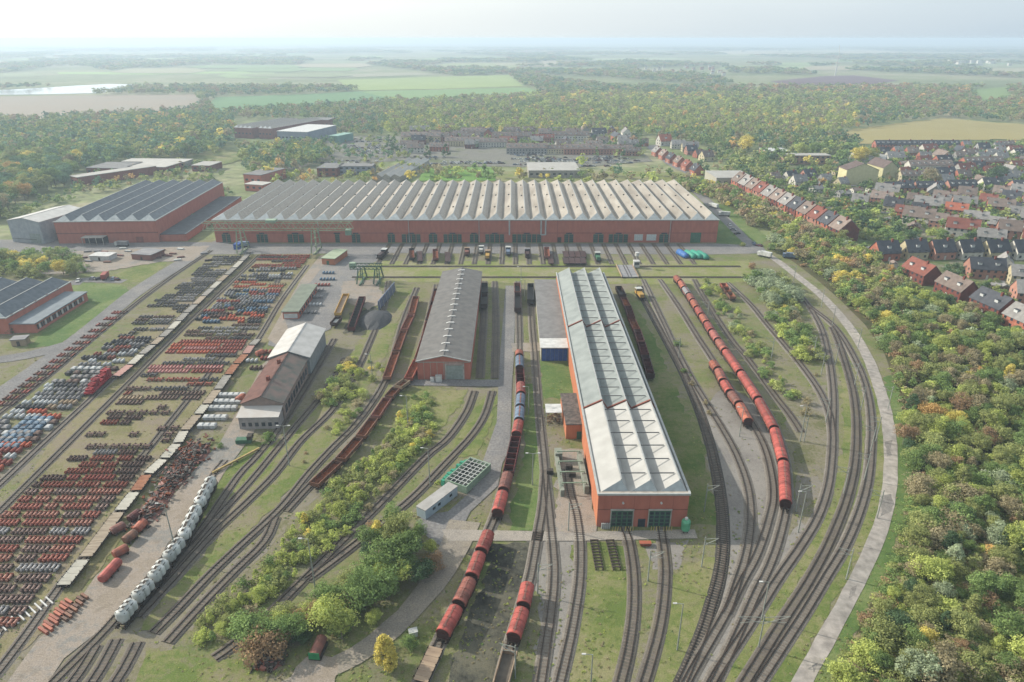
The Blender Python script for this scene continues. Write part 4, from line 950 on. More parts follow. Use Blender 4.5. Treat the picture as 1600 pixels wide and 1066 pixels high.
# yellow shunter + locomotives between hall and traverser
def loco(px, py, L, label, col, cab='white', rz=0.0, tank=False):
    x, y = P(px, py); t = thing('shunting_locomotive', label, 'locomotive', (x, y), rz)
    q = MB(); q.box(-1.4, 1.4, -L/2, L/2, .9, 1.4); q.build('chassis', UNDER, t)
    q = MB(); q.box(-1.0, 1.0, -L/2+.5, L*.12, 1.4, 2.9); q.box(-1.0, 1.0, L*.38, L/2-.4, 1.4, 2.6)
    if tank: q.tube((0, -L/2+.4, 3.1), (0, L*.12, 3.1), .8, n=10)
    q.build('engine_hood', TARP[col], t)
    q = MB(); q.box(-1.35, 1.35, L*.12+.01, L*.38-.01, 1.4, 3.8); cb = q.build('cab', TARP[col], t)
    q = MB(); q.box(-1.5, 1.5, L*.1, L*.4, 3.8, 3.98); q.build('cab_roof', TARP[cab], cb)
    q = MB(); q.box(-1.2, 1.2, L*.12-.03, L*.12, 2.95, 3.6); q.box(-1.38, -1.36, L*.15, L*.35, 2.7, 3.5); q.build('window', GLASS, cb)
    for s in (-.3, -.12, .12, .3):
        q = MB(); q.tube((-.82, s*L, .6), (.82, s*L, .6), .48, n=12); q.build('wheelset', WHEEL, t)
    q = MB()
    for s in (-1, 1):
        for xx in (-.9, .9): q.tube((xx, s*L/2, 1.1), (xx, s*(L/2+.5), 1.1), .2, n=8)
    q.build('buffer', UNDER, t)
loco(999, 465, 9, 'yellow shunting locomotive with white cab roof near the traverser', 'yellow', rz=.12)
loco(934, 407, 9, 'dark green locomotive with pale roof between hall and traverser pit', 'green')
loco(794, 398, 9, 'pale blue-white locomotive standing before the middle gates of the longest hall', 'blue')
loco(824, 401, 10, 'dark locomotive with pale roof right of the blue-white one', 'dark', 'grey')
loco(762, 404, 10, 'yellow track machine with bare frame left of the blue-white locomotive', 'yellow', 'beige')
loco(752, 396, 6, 'small white-cabbed machine beside the yellow track machine', 'white')
loco(730, 399, 7, 'narrow brown machine left of the yellow track machine', 'brown', 'beige')
loco(598, 402, 12, 'dark vehicle with white cab roof near the gantry crane', 'dark', 'white', rz=-.2)
for i, (px, n) in enumerate(((884,3),(893,3),(902,3),(911,3))):
    for k in range(2):
        y = 392+k*10; put('flat', (px-1, y), (px+1.5, y+10), f'dark bare wagon frame, {ORD[k]} from the hall in {ORD[i]} column of dark frames', 'dark wagon frames before the longest hall', {PLANK: TARP['dark']}, 1.4)
for i, (px, py, c) in enumerate(((656,400,'dark'),(681,399,'brown'),(700,401,'dark'),(855,396,'brown'),(861,404,'dark'),(644,398,'black'))):
    put('gondola' if i % 2 else 'flat', (px-1, py-8), (px, py+8), f"{ {'dark':'dark brown'}.get(c,c)} wagon frame on the short tracks, {['far left','second from left','third from left','near the brick crossing','at the brick crossing','leftmost of all'][i]}", 'wagon frames on the short tracks', {PLANK: TARP[c], TARP['rust']: TARP[c]}, 1.5)
for i, (px, py, c) in enumerate(((1066,400,'cover_tarp_blue'),(1078,401,'g'),(1087,401,'g'),(1097,402,'g'))):
    x, y = P(px, py); m = mat('blue_tarp', lin('#2f6bb0'), lin('#25568f'), .6, .5) if c != 'g' else mat('green_tarp', lin('#2f9a82'), lin('#25806c'), .6, .5)
    t = thing('covered_machine', ['machine under bright blue tarpaulin at the right end of the short tracks','machine under turquoise tarpaulin, next to the blue one','machine under turquoise tarpaulin, middle of three','machine under turquoise tarpaulin, rightmost of three'][i], 'covered machine', (x, y), .25)
    q = MB(); pr = arch(1.9, 2.6, .4, 9); q.loft([[(a*s_, yy, .4+(z-.4)*s_) for a, z in pr] for yy, s_ in ((-5.4,.5),(-4.8,.9),(-2,1),(0,.92),(2,1),(4.6,.93),(5.3,.5))], 0); q.build('tarpaulin', m, t, smooth=True)
    q = MB(); q.box(-1.3, 1.3, -4.6, 4.6, .05, .4); q.build('skid', UNDER, t)
# traverser with its cabin
x, y = Xat(980,426), (yT[0]+yT[1])/2; t = thing('traverser', 'grey traverser bridge with yellow-edged deck in the grassy pit', 'traverser', (x, y))
hh = (yT[0]-yT[1])/2
hh = abs(hh); q = MB(); q.box(-4, 4, -hh-1, hh+1, .45, .8); q.build('deck', TARP['grey'], t)
for s in (-1, 1):
    q = MB(); q.box(s*4.2-.15, s*4.2+.15, -hh-1.5, hh+1.5, .45, 1.3); q.build('girder', TARP['beige'], t)
    q = MB(); q.bar((s*.75, -hh-1, .92), (s*.75, hh+1, .92), .14, .22); q.build('rail', RAIL, t)
q = MB(); q.box(4.4, 7.4, hh-3, hh, .5, 3.6); cb = q.build('cabin', TARP['white'], t)
q = MB(); q.box(4.3, 7.5, hh-3.1, hh+.1, 3.6, 3.85); q.build('cabin_roof', WHITE, cb); q = MB(); q.box(4.7, 7.1, hh-3.04, hh-3.001, 2.0, 3.2); q.build('window', GLASS, cb)
q = MB(); q.tube((5.9, hh-1.5, 3.85), (5.9, hh-1.5, 6.5), .12); q.tube((5.9, hh-1.5, 6.5), (5.9, hh-1.5, 8.3), 1.1, 1.1, 10); q.build('signal_lamp', WHITE, t)
# ------------------------------------------------------------------ gantry cranes
def gantry(label, pl, pr, ztop, span_l, span_r, y, m, deep=3.0, legs=None):
    xl, xr = pl, pr; t = thing('gantry_crane', label, 'crane', ((xl+xr)/2, y)); cx = (xl+xr)/2
    for yy in (-2.2, 2.2):
        q = MB(); a, e = span_l-cx, span_r-cx
        q.bar((a, yy, ztop), (e, yy, ztop), .35); q.bar((a, yy, ztop-deep), (e, yy, ztop-deep), .35)
        n = max(4, int((e-a)/(deep*1.1)))
        for k in range(n):
            x0_ = a+(e-a)*k/n; x1_ = a+(e-a)*(k+1)/n
            q.bar((x0_, yy, ztop-deep), ((x0_+x1_)/2, yy, ztop), .22); q.bar(((x0_+x1_)/2, yy, ztop), (x1_, yy, ztop-deep), .22)
        q.build('truss_girder', m, t)
    for X_ in (xl-cx, xr-cx):
        q = MB()
        for yy in (-5, 5):
            for dx in (-1.6, 1.6):
                q.bar((X_+dx, yy, .6), (X_+dx*.6, yy*.45, ztop-deep), .5)
        for z in (4, 8, 11):
            if z < ztop-deep: q.bar((X_-1.3, -4.3+z*.18, z), (X_+1.3, 4.3-z*.18, z), .22); q.bar((X_+1.3, -4.3+z*.18, z), (X_-1.3, 4.3-z*.18, z), .22)
        q.bar((X_, -6, .5), (X_, 6, .5), .8, .7); q.build('leg', m, t)
    return t, cx
GYEL = mat('crane_paint', lin('#9ba886'), lin('#828f70'), .6, .7)
yG = Yp(394); t, cx = gantry('huge pale green gantry crane with lattice girder before the left end of the longest hall', Xat(380,394), Xat(495,394), 17, Xat(334,388), Xat(559,388), yG, GYEL, 4.0)
q = MB(); q.box(Xat(548,388)-cx, Xat(556,388)-cx, -1.6, 1.6, 10, 13); q.build('cab', mat('crane_cab', lin('#7c9a84'), None, .6, .6), t)
q = MB(); q.box(Xat(376,388)-cx, Xat(385,388)-cx, -2, 2, 2, 5); q.build('machine_house', BLUE, t)
q = MB(); q.box(Xat(430,388)-cx, Xat(445,388)-cx, -2.0, 2.0, 17.3, 18.6); q.build('trolley', GREENP, t)
x_, y_ = P(566,441); x2 = Xat(592,441)
t, cx = gantry('small dark green gantry crane beside the coal heap', x_, x2, 9, x_-5, x2+2, y_, mat('dark_crane_paint', lin('#55705c'), None, .6, .7), 1.6)
q = MB(); q.box(-9.5, -6.5, -1.2, 1.2, 7.5, 10); q.build('cab', GREENP, t)
# coal heap
q = MB(); 
for i in range(1):
    rings = []; R0 = random.Random(3)
    for r, z in ((6.5, 0), (5, 1.0), (3, 1.9), (1, 2.4)):
        rings.append([(r*math.cos(2*PI*j/18)*1.1*R0.uniform(.9,1.1), r*math.sin(2*PI*j/18)*1.8*R0.uniform(.9,1.1), z) for j in range(18)])
    q.loft(rings, 0)
t = q.build('coal_heap', mat('coal', lin('#24262b'), lin('#383a3e'), 1.5, .7, .4, 0, bump=.6), None, (*P(587,500), 0)); tag(t, 'black coal heap inside the pen beside the coal wagon', 'coal heap')
t = thing('conveyor', 'slanted blue-grey corrugated screen standing beside the coal pen', 'screen', P(605,470), -.12)
q = MB(); q.box(-.15, .15, -13, 13, 0, 4.6); q.build('panel', mat('blue_grey_sheet', lin('#72809a'), lin('#5f6c84'), 1, .6), t)
for k in range(6): q = MB(); yy = -12+k*4.8; q.bar((.9, yy, 0), (.15, yy, 4.6), .2); q.build('post', ZINC, t)
# overhead items in the middle yard
def tagbox(name, label, cat, px, py, parts, rz=0.0, z=0, group=None):
    t = thing(name, label, cat, (*P(px, py), z), rz, group)
    for nm, m, fn in parts: q = MB(); fn(q); q.build(nm, m, t)
    return t
def cage(q):
    for k in range(6): q.box(-3.2+k*1.28-.06, -3.2+k*1.28+.06, -6, 6, 2.0, 2.16)
    for k in range(9): q.box(-3.2, 3.2, -6+k*1.5-.06, -6+k*1.5+.06, 2.17, 2.3)
def cagew(q):
    for s in (-1, 1): q.box(s*3.3-.12, s*3.3+.12, -6.2, 6.2, .1, 2.4)
    for s in (-1, 1): q.box(-3.2, 3.2, s*6.1-.1, s*6.1+.1, .1, 2.4)
def net(q):
    rr = random.Random(5)
    for k in range(14): y = -6+k*.9; q.box(-4.6, -3.45, y-.4, y+.4, .05, .8+rr.random()*1.8)
tagbox('scrap_pen', 'green framed pen with white grid cover and dark contents beside the central road', 'pen', 732, 748, [('frame', GREENP, cagew), ('grid_cover', WHITE, cage), ('contents', mat('pen_dark_fill', lin('#2c3431'), lin('#454b47'), .8, .8), lambda q: q.box(-3.1, 3.1, -6, 6, .05, 1.0)), ('green_net', mat('green_net', lin('#2f8f72'), lin('#277a60'), 1.5, .8), net)], rz=-.52)  # contents are one dark mottled box below the grid cover
t = tagbox('container', 'long pale blue-white container with grey roof left of the central road', 'container', 684, 790, [('body', mat('pale_blue_steel', lin('#aebfc6'), lin('#96a8b0'), .6, .6), lambda q: q.box(-1.5, 1.5, -6.2, 6.2, .1, 2.9)), ('roof', mat('pale_grey_sheet', lin('#a9a6a2'), lin('#989590'), .5, .8), lambda q: q.box(-1.6, 1.6, -6.3, 6.3, 2.9, 3.05)), ('window', GLASS, lambda q: [q.box(1.501, 1.53, y-.5, y+.5, 1.3, 2.1) for y in (-3, -1, 3.5)])], rz=-.62)
tagbox('storage_tank', 'tall green vertical tank at the right corner of the orange brick shed', 'tank', 1070, 832, [('tank', mat('tank_green', lin('#5faf86'), lin('#4d9a74'), .8, .5), lambda q: q.loft([[(r*math.cos(2*PI*k/16), r*math.sin(2*PI*k/16), z) for k in range(16)] for r, z in ((.9,.8),(1.1,1.2),(1.1,3.4),(.8,3.8),(.2,3.95))], 0)), ('leg', DARK, lambda q: [q.bar((.7*math.cos(a), .7*math.sin(a), 0), (.7*math.cos(a), .7*math.sin(a), .9), .14) for a in (0.8, 2.4, 3.9, 5.5)]), ('white_cap', WHITE, lambda q: q.tube((0,0,3.9), (0,0,4.4), .4, n=10))])
tagbox('gas_bottle_rack', 'row of small grey cylinders at the left corner of the shed front', 'rack', 946, 826, [('cylinder', ZINC, lambda q: [q.tube((-.9+.45*k, 0, 0), (-.9+.45*k, 0, 1.6), .2, n=8) for k in range(5)]), ('rail', DARK, lambda q: q.bar((-1.2, .3, 1.1), (1.2, .3, 1.1), .08))])
tagbox('skip', 'small flat orange-red skip on the paving before the gates', 'skip', 1008, 852, [('body', TARP['orange'], lambda q: q.loft([[(-s, -s*.5, z), (s, -s*.5, z), (s, s*.5, z), (-s, s*.5, z)] for s, z in ((1.1,.1),(1.4,.8))], 0)), ('rim', DARK, lambda q: q.box(-1.4, 1.4, -.75, -.68, .8, .9))])
for i, px in enumerate((932, 958)):
    tagbox('wheelset_rack', ['dark rack of wheelsets in the grass before the shed, left one','dark rack of wheelsets in the grass before the shed, right one'][i], 'rack', px, 868, [('rail', DARK, lambda q: [q.box(s-.1, s+.1, -5, 5, 0, .5) for s in (-.8, .8)]), ('wheelset', WHEEL, lambda q: [q.tube((-1.0, -4.5+k*1.0, .75), (1.0, -4.5+k*1.0, .75), .16, n=6) or [q.tube((s*.85-.06, -4.5+k*1.0, .75), (s*.85+.06, -4.5+k*1.0, .75), .46, n=10) for s in (-1, 1)] for k in range(10)])], rz=.02*(i+1))
def washer(q):
    q.box(-4.2, -3.2, -7, 9, 0, 2.2); q.box(2.2, 3.4, -6, 11, 0, 2.6); q.box(-4.2, -2.2, 9, 12, 0, 3.0)
tagbox('loading_dock', 'grey-green concrete loading ramps and frames left of the shed wall', 'dock', 896, 752, [('ramp', mat('mossy_concrete', lin('#8c9184'), lin('#737a6e'), .6, .9), washer), ('beam', GREENP, lambda q: [q.bar((-3.7, y, 3.1), (2.8, y, 3.1), .25) for y in (-5, 0, 5, 10)]), ('post', GREENP, lambda q: [q.bar((x, y, 0), (x, y, 3.1), .22) for x in (-3.7, 2.8) for y in (-5, 0, 5, 10)]), ('machine', DARK, lambda q: [q.box(x, x+1.8, y, y+1.3, 0, 1.4) for x, y in ((-1.5, 5), (-1.0, 1.5), (-7, 3))])], rz=.03)
tagbox('tank_drum', 'green ended orange drum tank half hidden under the yellow-green tree', 'tank', 497, 1022, [('tank', TARP['brown'], lambda q: q.loft([[(1.1*math.cos(PI*k/8), y, 1.4+1.0*math.sin(PI*k/8)) for k in range(9)] for y in (-1.8, 2.6)], 0)), ('end', mat('bright_green', lin('#2f8a55'), lin('#26754a'), 1, .6), lambda q: q.box(-1.1, 1.1, -1.86, -1.82, .6, 2.3)), ('frame', DARK, lambda q: q.box(-1.2, 1.2, -1.7, 2.5, .2, .8))], rz=-.1)
tagbox('small_cabinet', 'small white electrical cabinet on the verge by the curving lane', 'cabinet', 646, 993, [('body', WHITE, lambda q: q.box(-.8, .8, -.6, .6, 0, 1.3)), ('lid', ZINC, lambda q: q.box(-.9, .9, -.7, .7, 1.3, 1.4))], rz=.3)
def junk(q, n, sx_, sy_, h, seed=1):
    rr = random.Random(seed)
    for k in range(n):
        x, y = rr.gauss(0, sx_), rr.gauss(0, sy_); z = abs(rr.gauss(0, h*.6)); a = rr.uniform(0, PI); L = rr.uniform(.2, .8)
        q.bar((x-L*math.cos(a), y-L*math.sin(a), z+rr.uniform(0,.3)), (x+L*math.cos(a), y+L*math.sin(a), z+rr.uniform(0,.5)), rr.uniform(.1,.6), rr.uniform(.1,.5), rr.randrange(5))
JM = [DARK, RUST, mat('scrap_grey', lin('#77716a'), lin('#56514c'), 1.5, .8), TARP['brown'], DARK]
for i, (px, py, n, sx_, sy_, h, lb) in enumerate(((300,712,420,2.6,4,1.4,'scrap heap of dark metal with green rods beside the flat wagons'),(276,745,360,2.2,4,1.2,'scrap heap of grey and brown metal, middle of the heaps'),(240,795,300,2.0,5,1.0,'long pale and black scrap heap beside the dirt road'),(420,1035,130,1.6,1.2,.5,'small heap of white and red junk among bushes at the bottom'),(700,560,0,1,1,1,''),(655,940,0,1,1,1,''))):
    if n:
        q = MB(); rr_ = random.Random(i)
        q.loft([[(r*sx_*1.6*math.cos(2*PI*j/14)*rr_.uniform(.85,1.15), r*sy_*1.6*math.sin(2*PI*j/14)*rr_.uniform(.85,1.15), z) for j in range(14)] for r, z in ((1.25,-.3),(1,.15),(.6,h*.5),(.2,h*.75))], 3)
        junk(q, n, sx_*.8, sy_*.8, h, i); tag(q.build('scrap_heap', JM, None, (*P(px, py), 0.02)), lb, 'scrap heap')
for i, (px, py, c, lb) in enumerate(((190,868,'orange','rusty orange bin-like vessel, lowest of the scrap vessels'),(205,845,'rust','rusty vessel second from below beside the dirt road'),(221,828,'orange','orange rusty vessel third from below beside the dirt road'),(186,832,'brown','brown box vessel behind the orange scrap vessels'),(212,812,'darkred','dark red cab shell on the scrap vessels'),(174,898,'red','long bright red boiler tube lying on the dirt road'),(388,552+0,'orange','tall rust-orange heap-like vessel beside the flat wagons'),(377,627,'orange','orange rusty vessel at the left wall of the brown brick shed'))):
    L = 6 if i == 5 else 3.2
    if i == 6: px, py = 407, 556
    tagbox('steel_vessel', lb, 'vessel', px, py, [('shell', TARP[c], lambda q: q.loft([[(r*math.cos(2*PI*k/12), y, 1.3+r*math.sin(2*PI*k/12)*(.9)) for k in range(12)] for r, y in ((.9,-L/2),(1.15,-L/2+.3),(1.15,L/2-.3),(1.0,L/2))], 0)), ('cradle', DARK, lambda q: [q.box(-1.1, 1.1, y-.2, y+.2, 0, .7) for y in (-1, 1)])], rz=-.6+.25*(i % 3))
tagbox('yellow_beam', 'long yellow girder lying on the ground beside the silo wagons', 'girder', 370, 722, [('beam', mat('yellow_girder', lin('#b39a5c'), lin('#9c854e'), 1, .7), lambda q: q.box(-.25, .25, -7.5, 7.5, .4, .9)), ('support', DARK, lambda q: [q.box(-.6, .6, y-.2, y+.2, 0, .4) for y in (-7, 0, 7)])], rz=-.62)
tagbox('trolley', 'dark green small machine at the head of the yellow girder', 'machine', 382, 692, [('body', GREEN, lambda q: q.box(-2.2, 2.2, -1, 1, .3, 1.5)), ('cab', DARK, lambda q: q.box(1.2, 2.6, -1.1, 1.1, 1.5, 2.7))], rz=.1)
for i, (px, py, c) in enumerate(((74,985,'orange'),(98,960,'rust'))):
    for k in range(5 if i == 0 else 4):
        d = P(px+k*8.5, py-k*10)
        tagbox('buffer_beam', f"{ {'orange':'orange-red','rust':'rust brown'}[c]} steel beam frame, {ORD[k]} from front in {['left','right'][i]} stack by dirt road", 'beam', px+k*8.5+i*8, py-k*10+i*6, [('beam', TARP[c], lambda q: [q.box(-1.5+i*.4, 1.5-i*.4, y, y+.5, .2, .9) for y in (-.9, 0)]), ('skid', DARK, lambda q: q.box(-1, 1, -.7, .3, 0, .2))], rz=-.5, group='steel beams by the dirt road')
tagbox('white_planks', 'row of white plastic pipes lying beside the track at the left bottom edge', 'pipes', 8, 980, [('pipe', WHITE, lambda q: [q.tube((-1.6, -8+k*1.1, .3), (1.6, -8+k*1.1, .3), .18, n=6) for k in range(16)]), ('support', DARK, lambda q: q.box(-.1, .1, -8, 9, 0, .12))], rz=-.6)
# vehicles near the upper left hall
def car_tpl(kind='car'):
    t = thing('parked_'+kind, '', kind); lst = []
    if kind == 'car':
        q = MB(); q.loft([[(-w, y, z0_), (w, y, z0_), (w, y, z1_), (-w, y, z1_)] for y, w, z0_, z1_ in ((-2.2,.75,.35,.65),(-1.9,.86,.25,.8),(-1,.88,.25,.92),(1.2,.88,.25,.95),(2,.85,.25,.9),(2.2,.75,.35,.75))], 0)
        lst.append(q.build('body', TARP['white'], t))
        q = MB(); q.loft([[(-.8, -1.1, .9), (.8, -1.1, .9), (.8, 1.6, .92), (-.8, 1.6, .92)], [(-.62, -.45, 1.42), (.62, -.45, 1.42), (.62, 1.2, 1.42), (-.62, 1.2, 1.42)]], 0); lst.append(q.build('windows', GLASS, t))
        q = MB(); q.box(-.6, .6, -.4, 1.15, 1.422, 1.45); lst.append(q.build('roof', TARP['white'], t))
    else:
        q = MB(); q.box(-1.15, 1.15, -3.5, 2.6, 1.0, 3.2); lst.append(q.build('load_box', TARP['white'], t))
        q = MB(); q.box(-1.1, 1.1, 2.7, 4.2, .7, 2.7); lst.append(q.build('cab', TARP['red'], t))
        q = MB(); q.box(-1, 1, 4.2, 4.24, 1.7, 2.5); lst.append(q.build('windscreen', GLASS, t))
        q = MB(); q.box(-.9, .9, -3.4, 4, .6, .98); lst.append(q.build('chassis', UNDER, t))
    for s in (-1, 1):
        for y in ((-1.35, 1.4) if kind == 'car' else (-2.4, 3.1)):
            q = MB(); r = .33 if kind == 'car' else .5; q.tube((s*.7, y, r), (s*.9, y, r), r, n=10); lst.append(q.build('wheel', UNDER, t))
    KIDS[t] = lst; return t
CAR = car_tpl('car'); TRUCK = car_tpl('truck')
def truck(px, py, rz, box, cab, lb): dup(TRUCK, P(px, py), rz, lb, None, swap={TARP['white']: TARP[box], TARP['red']: TARP[cab]})
truck(192, 385, 1.5, 'grey', 'white', 'white-cabbed lorry with flat grey load before the six-ridged brick hall')
truck(165, 436, .3, 'red', 'red', 'bright red lorry parked at the end of the side road')
truck(312, 357, -.4, 'white', 'white', 'white van-like lorry between the two big brick halls')
truck(1115, 325, .6, 'white', 'white', 'white lorry at the far right corner of the longest hall')
truck(1132, 338, 1.3, 'white', 'white', 'white lorry closer to the gatehouse right of the longest hall')
truck(590, 377, 1.5, 'white', 'white', 'white lorry standing before the left gates of the longest hall')
truck(380, 386, 1.5, 'blue', 'blue', 'blue lorry standing under the left leg of the gantry crane')
truck(1195, 402, .8, 'white', 'white', 'white lorry beside the concrete road near the gatehouse')
truck(1235, 404, 1.2, 'blue', 'blue', 'pale blue lorry at the wood edge beside the road')
CARCOL = ['white','grey','black','blue','darkred','dark']
for i, (px, py) in enumerate(((123,440),(146,437),(155,437),(178,437),(182,438),(320,350),(1140,353),(1146,360),(1152,366),(1178,382),(1186,385),(1205,390))):
    c = CARCOL[i % 6]; later(dup(CAR, P(px, py), .3+i, None, 'cars parked in the works', swap={TARP['white']: TARP[c]}), {'white':'white','grey':'silver grey','black':'black','blue':'grey-blue','darkred':'dark red','dark':'dark brown'}[c]+' car parked in the works', 'car', *P(px, py), 'cars parked in the works')
k = 0
for py, xa_, xb_ in ((219,545,615),(229,545,610),(235,545,625),(237,560,630),(249,640,690),(242,800,850),(249,800,880),(253,815,900),(249,900,985),(252,930,1000),(258,800,860),(254,690,790),(218,520,560),(255,500,560),(232,540,600),(240,545,640),(246,640,700),(222,540,620),(226,575,640),(252,530,590),(244,810,850),(247,825,890),(251,820,960),(255,900,990),(246,930,975),(257,670,700),(256,705,790),(260,900,960),(240,900,940)):
    x = xa_
    while x < xb_:
        if random.random() < .72:
            c = random.choice(CARCOL+['white','white','grey']); q = P(x, py)
            later(dup(CAR, q, random.choice((0, 1.5))+.05, None, 'cars in the big car park', swap={TARP['white']: TARP[c]}), {'white':'white','grey':'silver grey','black':'black','blue':'grey-blue','darkred':'dark red','dark':'dark brown'}[c]+' car', 'car', *q, 'cars in the big car park')
        x += 4.5
# ------------------------------------------------------------------ masts and lamps
STEEL = mat('mast_paint', lin('#9a9e96'), lin('#858980'), 1, .6)
def lamp(px, py, H, label, arms=1, rz=0.0):
    t = thing('lamp_post', label, 'lamp post', P(px, py), rz, 'lamp posts in the yard')
    q = MB(); q.tube((0,0,0), (0,0,H), .17, .09, 8); q.build('pole', STEEL, t)
    for s in ((-1,) if arms == 1 else (-1, 1)):
        q = MB(); q.bar((0,0,H-.05), (s*1.3,0,H+.15), .1); a = q.build('arm', STEEL, t)
        q = MB(); q.box(min(s*1.2, s*1.95), max(s*1.2, s*1.95), -.16, .16, H+.05, H+.22); q.build('lamp_head', WHITE, a)
for px, py, H, lb, ar in ((452,728,13,'tall lamp post between the tracks below the brown brick shed',2),(277,870,15,'leaning grey lamp post in front of the silo wagons',1),(495,935,16,'tall lamp post among the bushes left of the big green trees',1),(672,760,12,'lamp post with white head left of the scrap pen',1),(638,668,11,'slim lamp post in bushes left of the curved grassy tracks',1),(826,648,10,'lamp post close to the train beside the central road',1),(832,758,10,'lamp post right of the dark red hopper wagons',2),(1058,1016,12,'lamp post in grass right of the second gate track',1),(922,1085,10,'lamp post at the bottom edge in the green strip',1),(1250,690,12,'lamp post between the long red row and the far tracks',1),(1247,832,12,'lamp post beside the last wagon of the long red row',1),(1155,682,10,'lamp post at the near end of the short red row',1),(582,590,9,'lamp post in the bushes left of the rusty wagons',1),(1300,510,9,'slim lamp post near the top of the curving tracks',1),(820,470,10,'lamp post between the two central tracks',1),(814,445,9,'lamp post behind the central road',1),(940,620,9,'lamp post beside the orange wall',1),(1190,968,10,'lamp post standing at the multi-arm mast',1)): lamp(px, py, H, lb, ar)
def mast(px, py, H, label, arm=3.2, rz=0.0, both=False):
    t = thing('catenary_mast', label, 'catenary mast', P(px, py), rz, 'catenary masts along the tracks')
    q = MB(); q.tube((0,0,0), (0,0,H), .16, .12, 8); q.build('pole', STEEL, t)
    for s in ((1, -1) if both else (1,)):
        q = MB(); q.bar((0,0,H-.6), (s*arm,0,H-.3), .09); q.bar((0,0,H-2.2), (s*arm,0,H-.4), .09); q.bar((0,0,H-1.6), (s*arm*.9,0,H-1.9), .07); q.build('bracket_arm', STEEL, t)
MS = [(1012,908),(1096,886),(1185,1012),(1100,800),(888,830),(840,928),(1243,800),(1270,560),(1305,570),(1283,585),(1335,602),(1345,640),(1290,660),(1318,772),(1350,750),(1360,705),(1370,810),(1322,905),(1368,690),(1387,640),(1240,440),(1283,480),(1340,545),(1205,560),(1256,690),(805,1060),(1060,560),(1105,500)]
for i, (px, py) in enumerate(MS):
    t = mast(px, py, 8.5, None, 3.0 if i != 2 else 5, rz=(0 if i < 7 else 2.9), both=(i == 2))
mm = [o for o in COL.objects if o.name.startswith('catenary_mast')]
for o in mm: later(o, 'slim pale overhead-line mast', 'catenary mast', o.location.x, o.location.y, 'catenary masts along the tracks')
# wind mast far away
x, y = P(1305,118); t = thing('wind_turbine', 'tall thin white wind turbine at the edge of the distant ploughed field', 'wind turbine', (x, y))
q = MB(); q.tube((0,0,0), (0,0,60), 2.4, 1.4, 8); q.build('tower', WHITE, t)
for k in range(3):
    a = PI/2+.15+k*2*PI/3; q = MB(); q.bar((0,-3,60), (30*math.cos(a), -3, 60+30*math.sin(a)), 1.6, .6); q.build('blade', WHITE, t)
for k in list(TPL.values()) + [[CAR], [TRUCK]]:           # the patterns themselves are not part of the yard
    root = k[0]
    for c in KIDS.get(root, []):
        for g in KIDS.get(c, []): bpy.data.objects.remove(g)
        bpy.data.objects.remove(c)
    bpy.data.objects.remove(root)
def hutbox(name, lb, cat, px, py, W, D, H, wm, rm, rz=0.0):
    tagbox(name, lb, cat, px, py, [('wall', wm, lambda q: q.box(-W/2, W/2, 0, D, 0, H)), ('roof', rm, lambda q: q.box(-W/2-.3, W/2+.3, -.3, D+.3, H+.002, H+.3)), ('door', DARK, lambda q: q.box(-.6, .5, -.06, -.005, 0, 2.0))], rz=rz)
hutbox('hut', 'dark timber hut with grey roof in the grass left of the asphalt road', 'hut', 222, 407, 12, 11, 3.2, TARP['brown'], TARP['grey'], -.2)
hutbox('tent', 'low white tent-like shelter beside the dark timber hut', 'tent', 156, 408, 11, 7, 2.6, WHITE, WHITE, -.1)
hutbox('hut', 'small brown hut behind the left end of the tan storage field', 'hut', 30, 541, 5, 4, 2.6, TARP['beige'], TARP['grey'], .2)
for i in range(26):
    px, py = random.uniform(130, 330), random.uniform(386, 412)
    if 205 < px < 245 and py > 395: continue
    c = random.choice(['brown','darkred','grey','dark','rust','white'])
    later(tagbox('metal_stack', None, None, px, py, [('stack', TARP[c], lambda q: [q.box(-2+k*.1, 2-k*.1, -.7, .7, .1+k*.3, .32+k*.3) for k in range(3)]), ('skid', DARK, lambda q: q.box(-1.6, 1.6, -.5, .5, 0, .1))], rz=random.uniform(-.3, .6)), f"{ {'darkred':'dark red','rust':'rusty','dark':'dark brown'}.get(c, c)} flat metal stack", 'stack', *P(px, py), 'metal stacks along the hall road')
# ------------------------------------------------------------------ stored parts between the left tracks
def xline(c, y):
    b = sorted((q[1], q[0]) for q in c); ys = [q[0] for q in b]; 
    return float(np.interp(y, ys, [q[1] for q in b]))
SPEC = {'wheelset': [], 'bogie': [], 'air_drum': [], 'frame_bar': [], 'crate': []}
PC = {'rust': mat('part_rust', lin('#97503c'), lin('#6f4032'), 1.5, .8, .2, .2), 'brown': mat('part_brown', lin('#6d554b'), lin('#55433c'), 1.5, .8, .2, .25), 'grey': mat('part_grey', lin('#8b8887'), lin('#6a6766'), 1.5, .7, .3, .25),
      'dark': mat('part_dark', lin('#4a4a4e'), lin('#3a3635'), 1.5, .7, .3, .3), 'red': mat('part_red', lin('#9b4a3a'), lin('#7c3d32'), 1.5, .7, .2, .2), 'pink': mat('part_pink', lin('#b98a84'), lin('#a2605a'), 1.5, .7, .2, .2),
      'white': mat('part_white', lin('#c3c5c3'), lin('#9b9d9d'), 1.2, .6, .3, .15), 'blue': mat('part_blue', lin('#567389'), lin('#435c72'), 1.2, .6, .3, .3), 'orange': mat('part_orange', lin('#c25a34'), lin('#9f4a2d'), 1.2, .7, .2, .15), 'tan': mat('part_tan', lin('#a08a6e'), lin('#86725a'), 1.2, .8, .2, .2)}
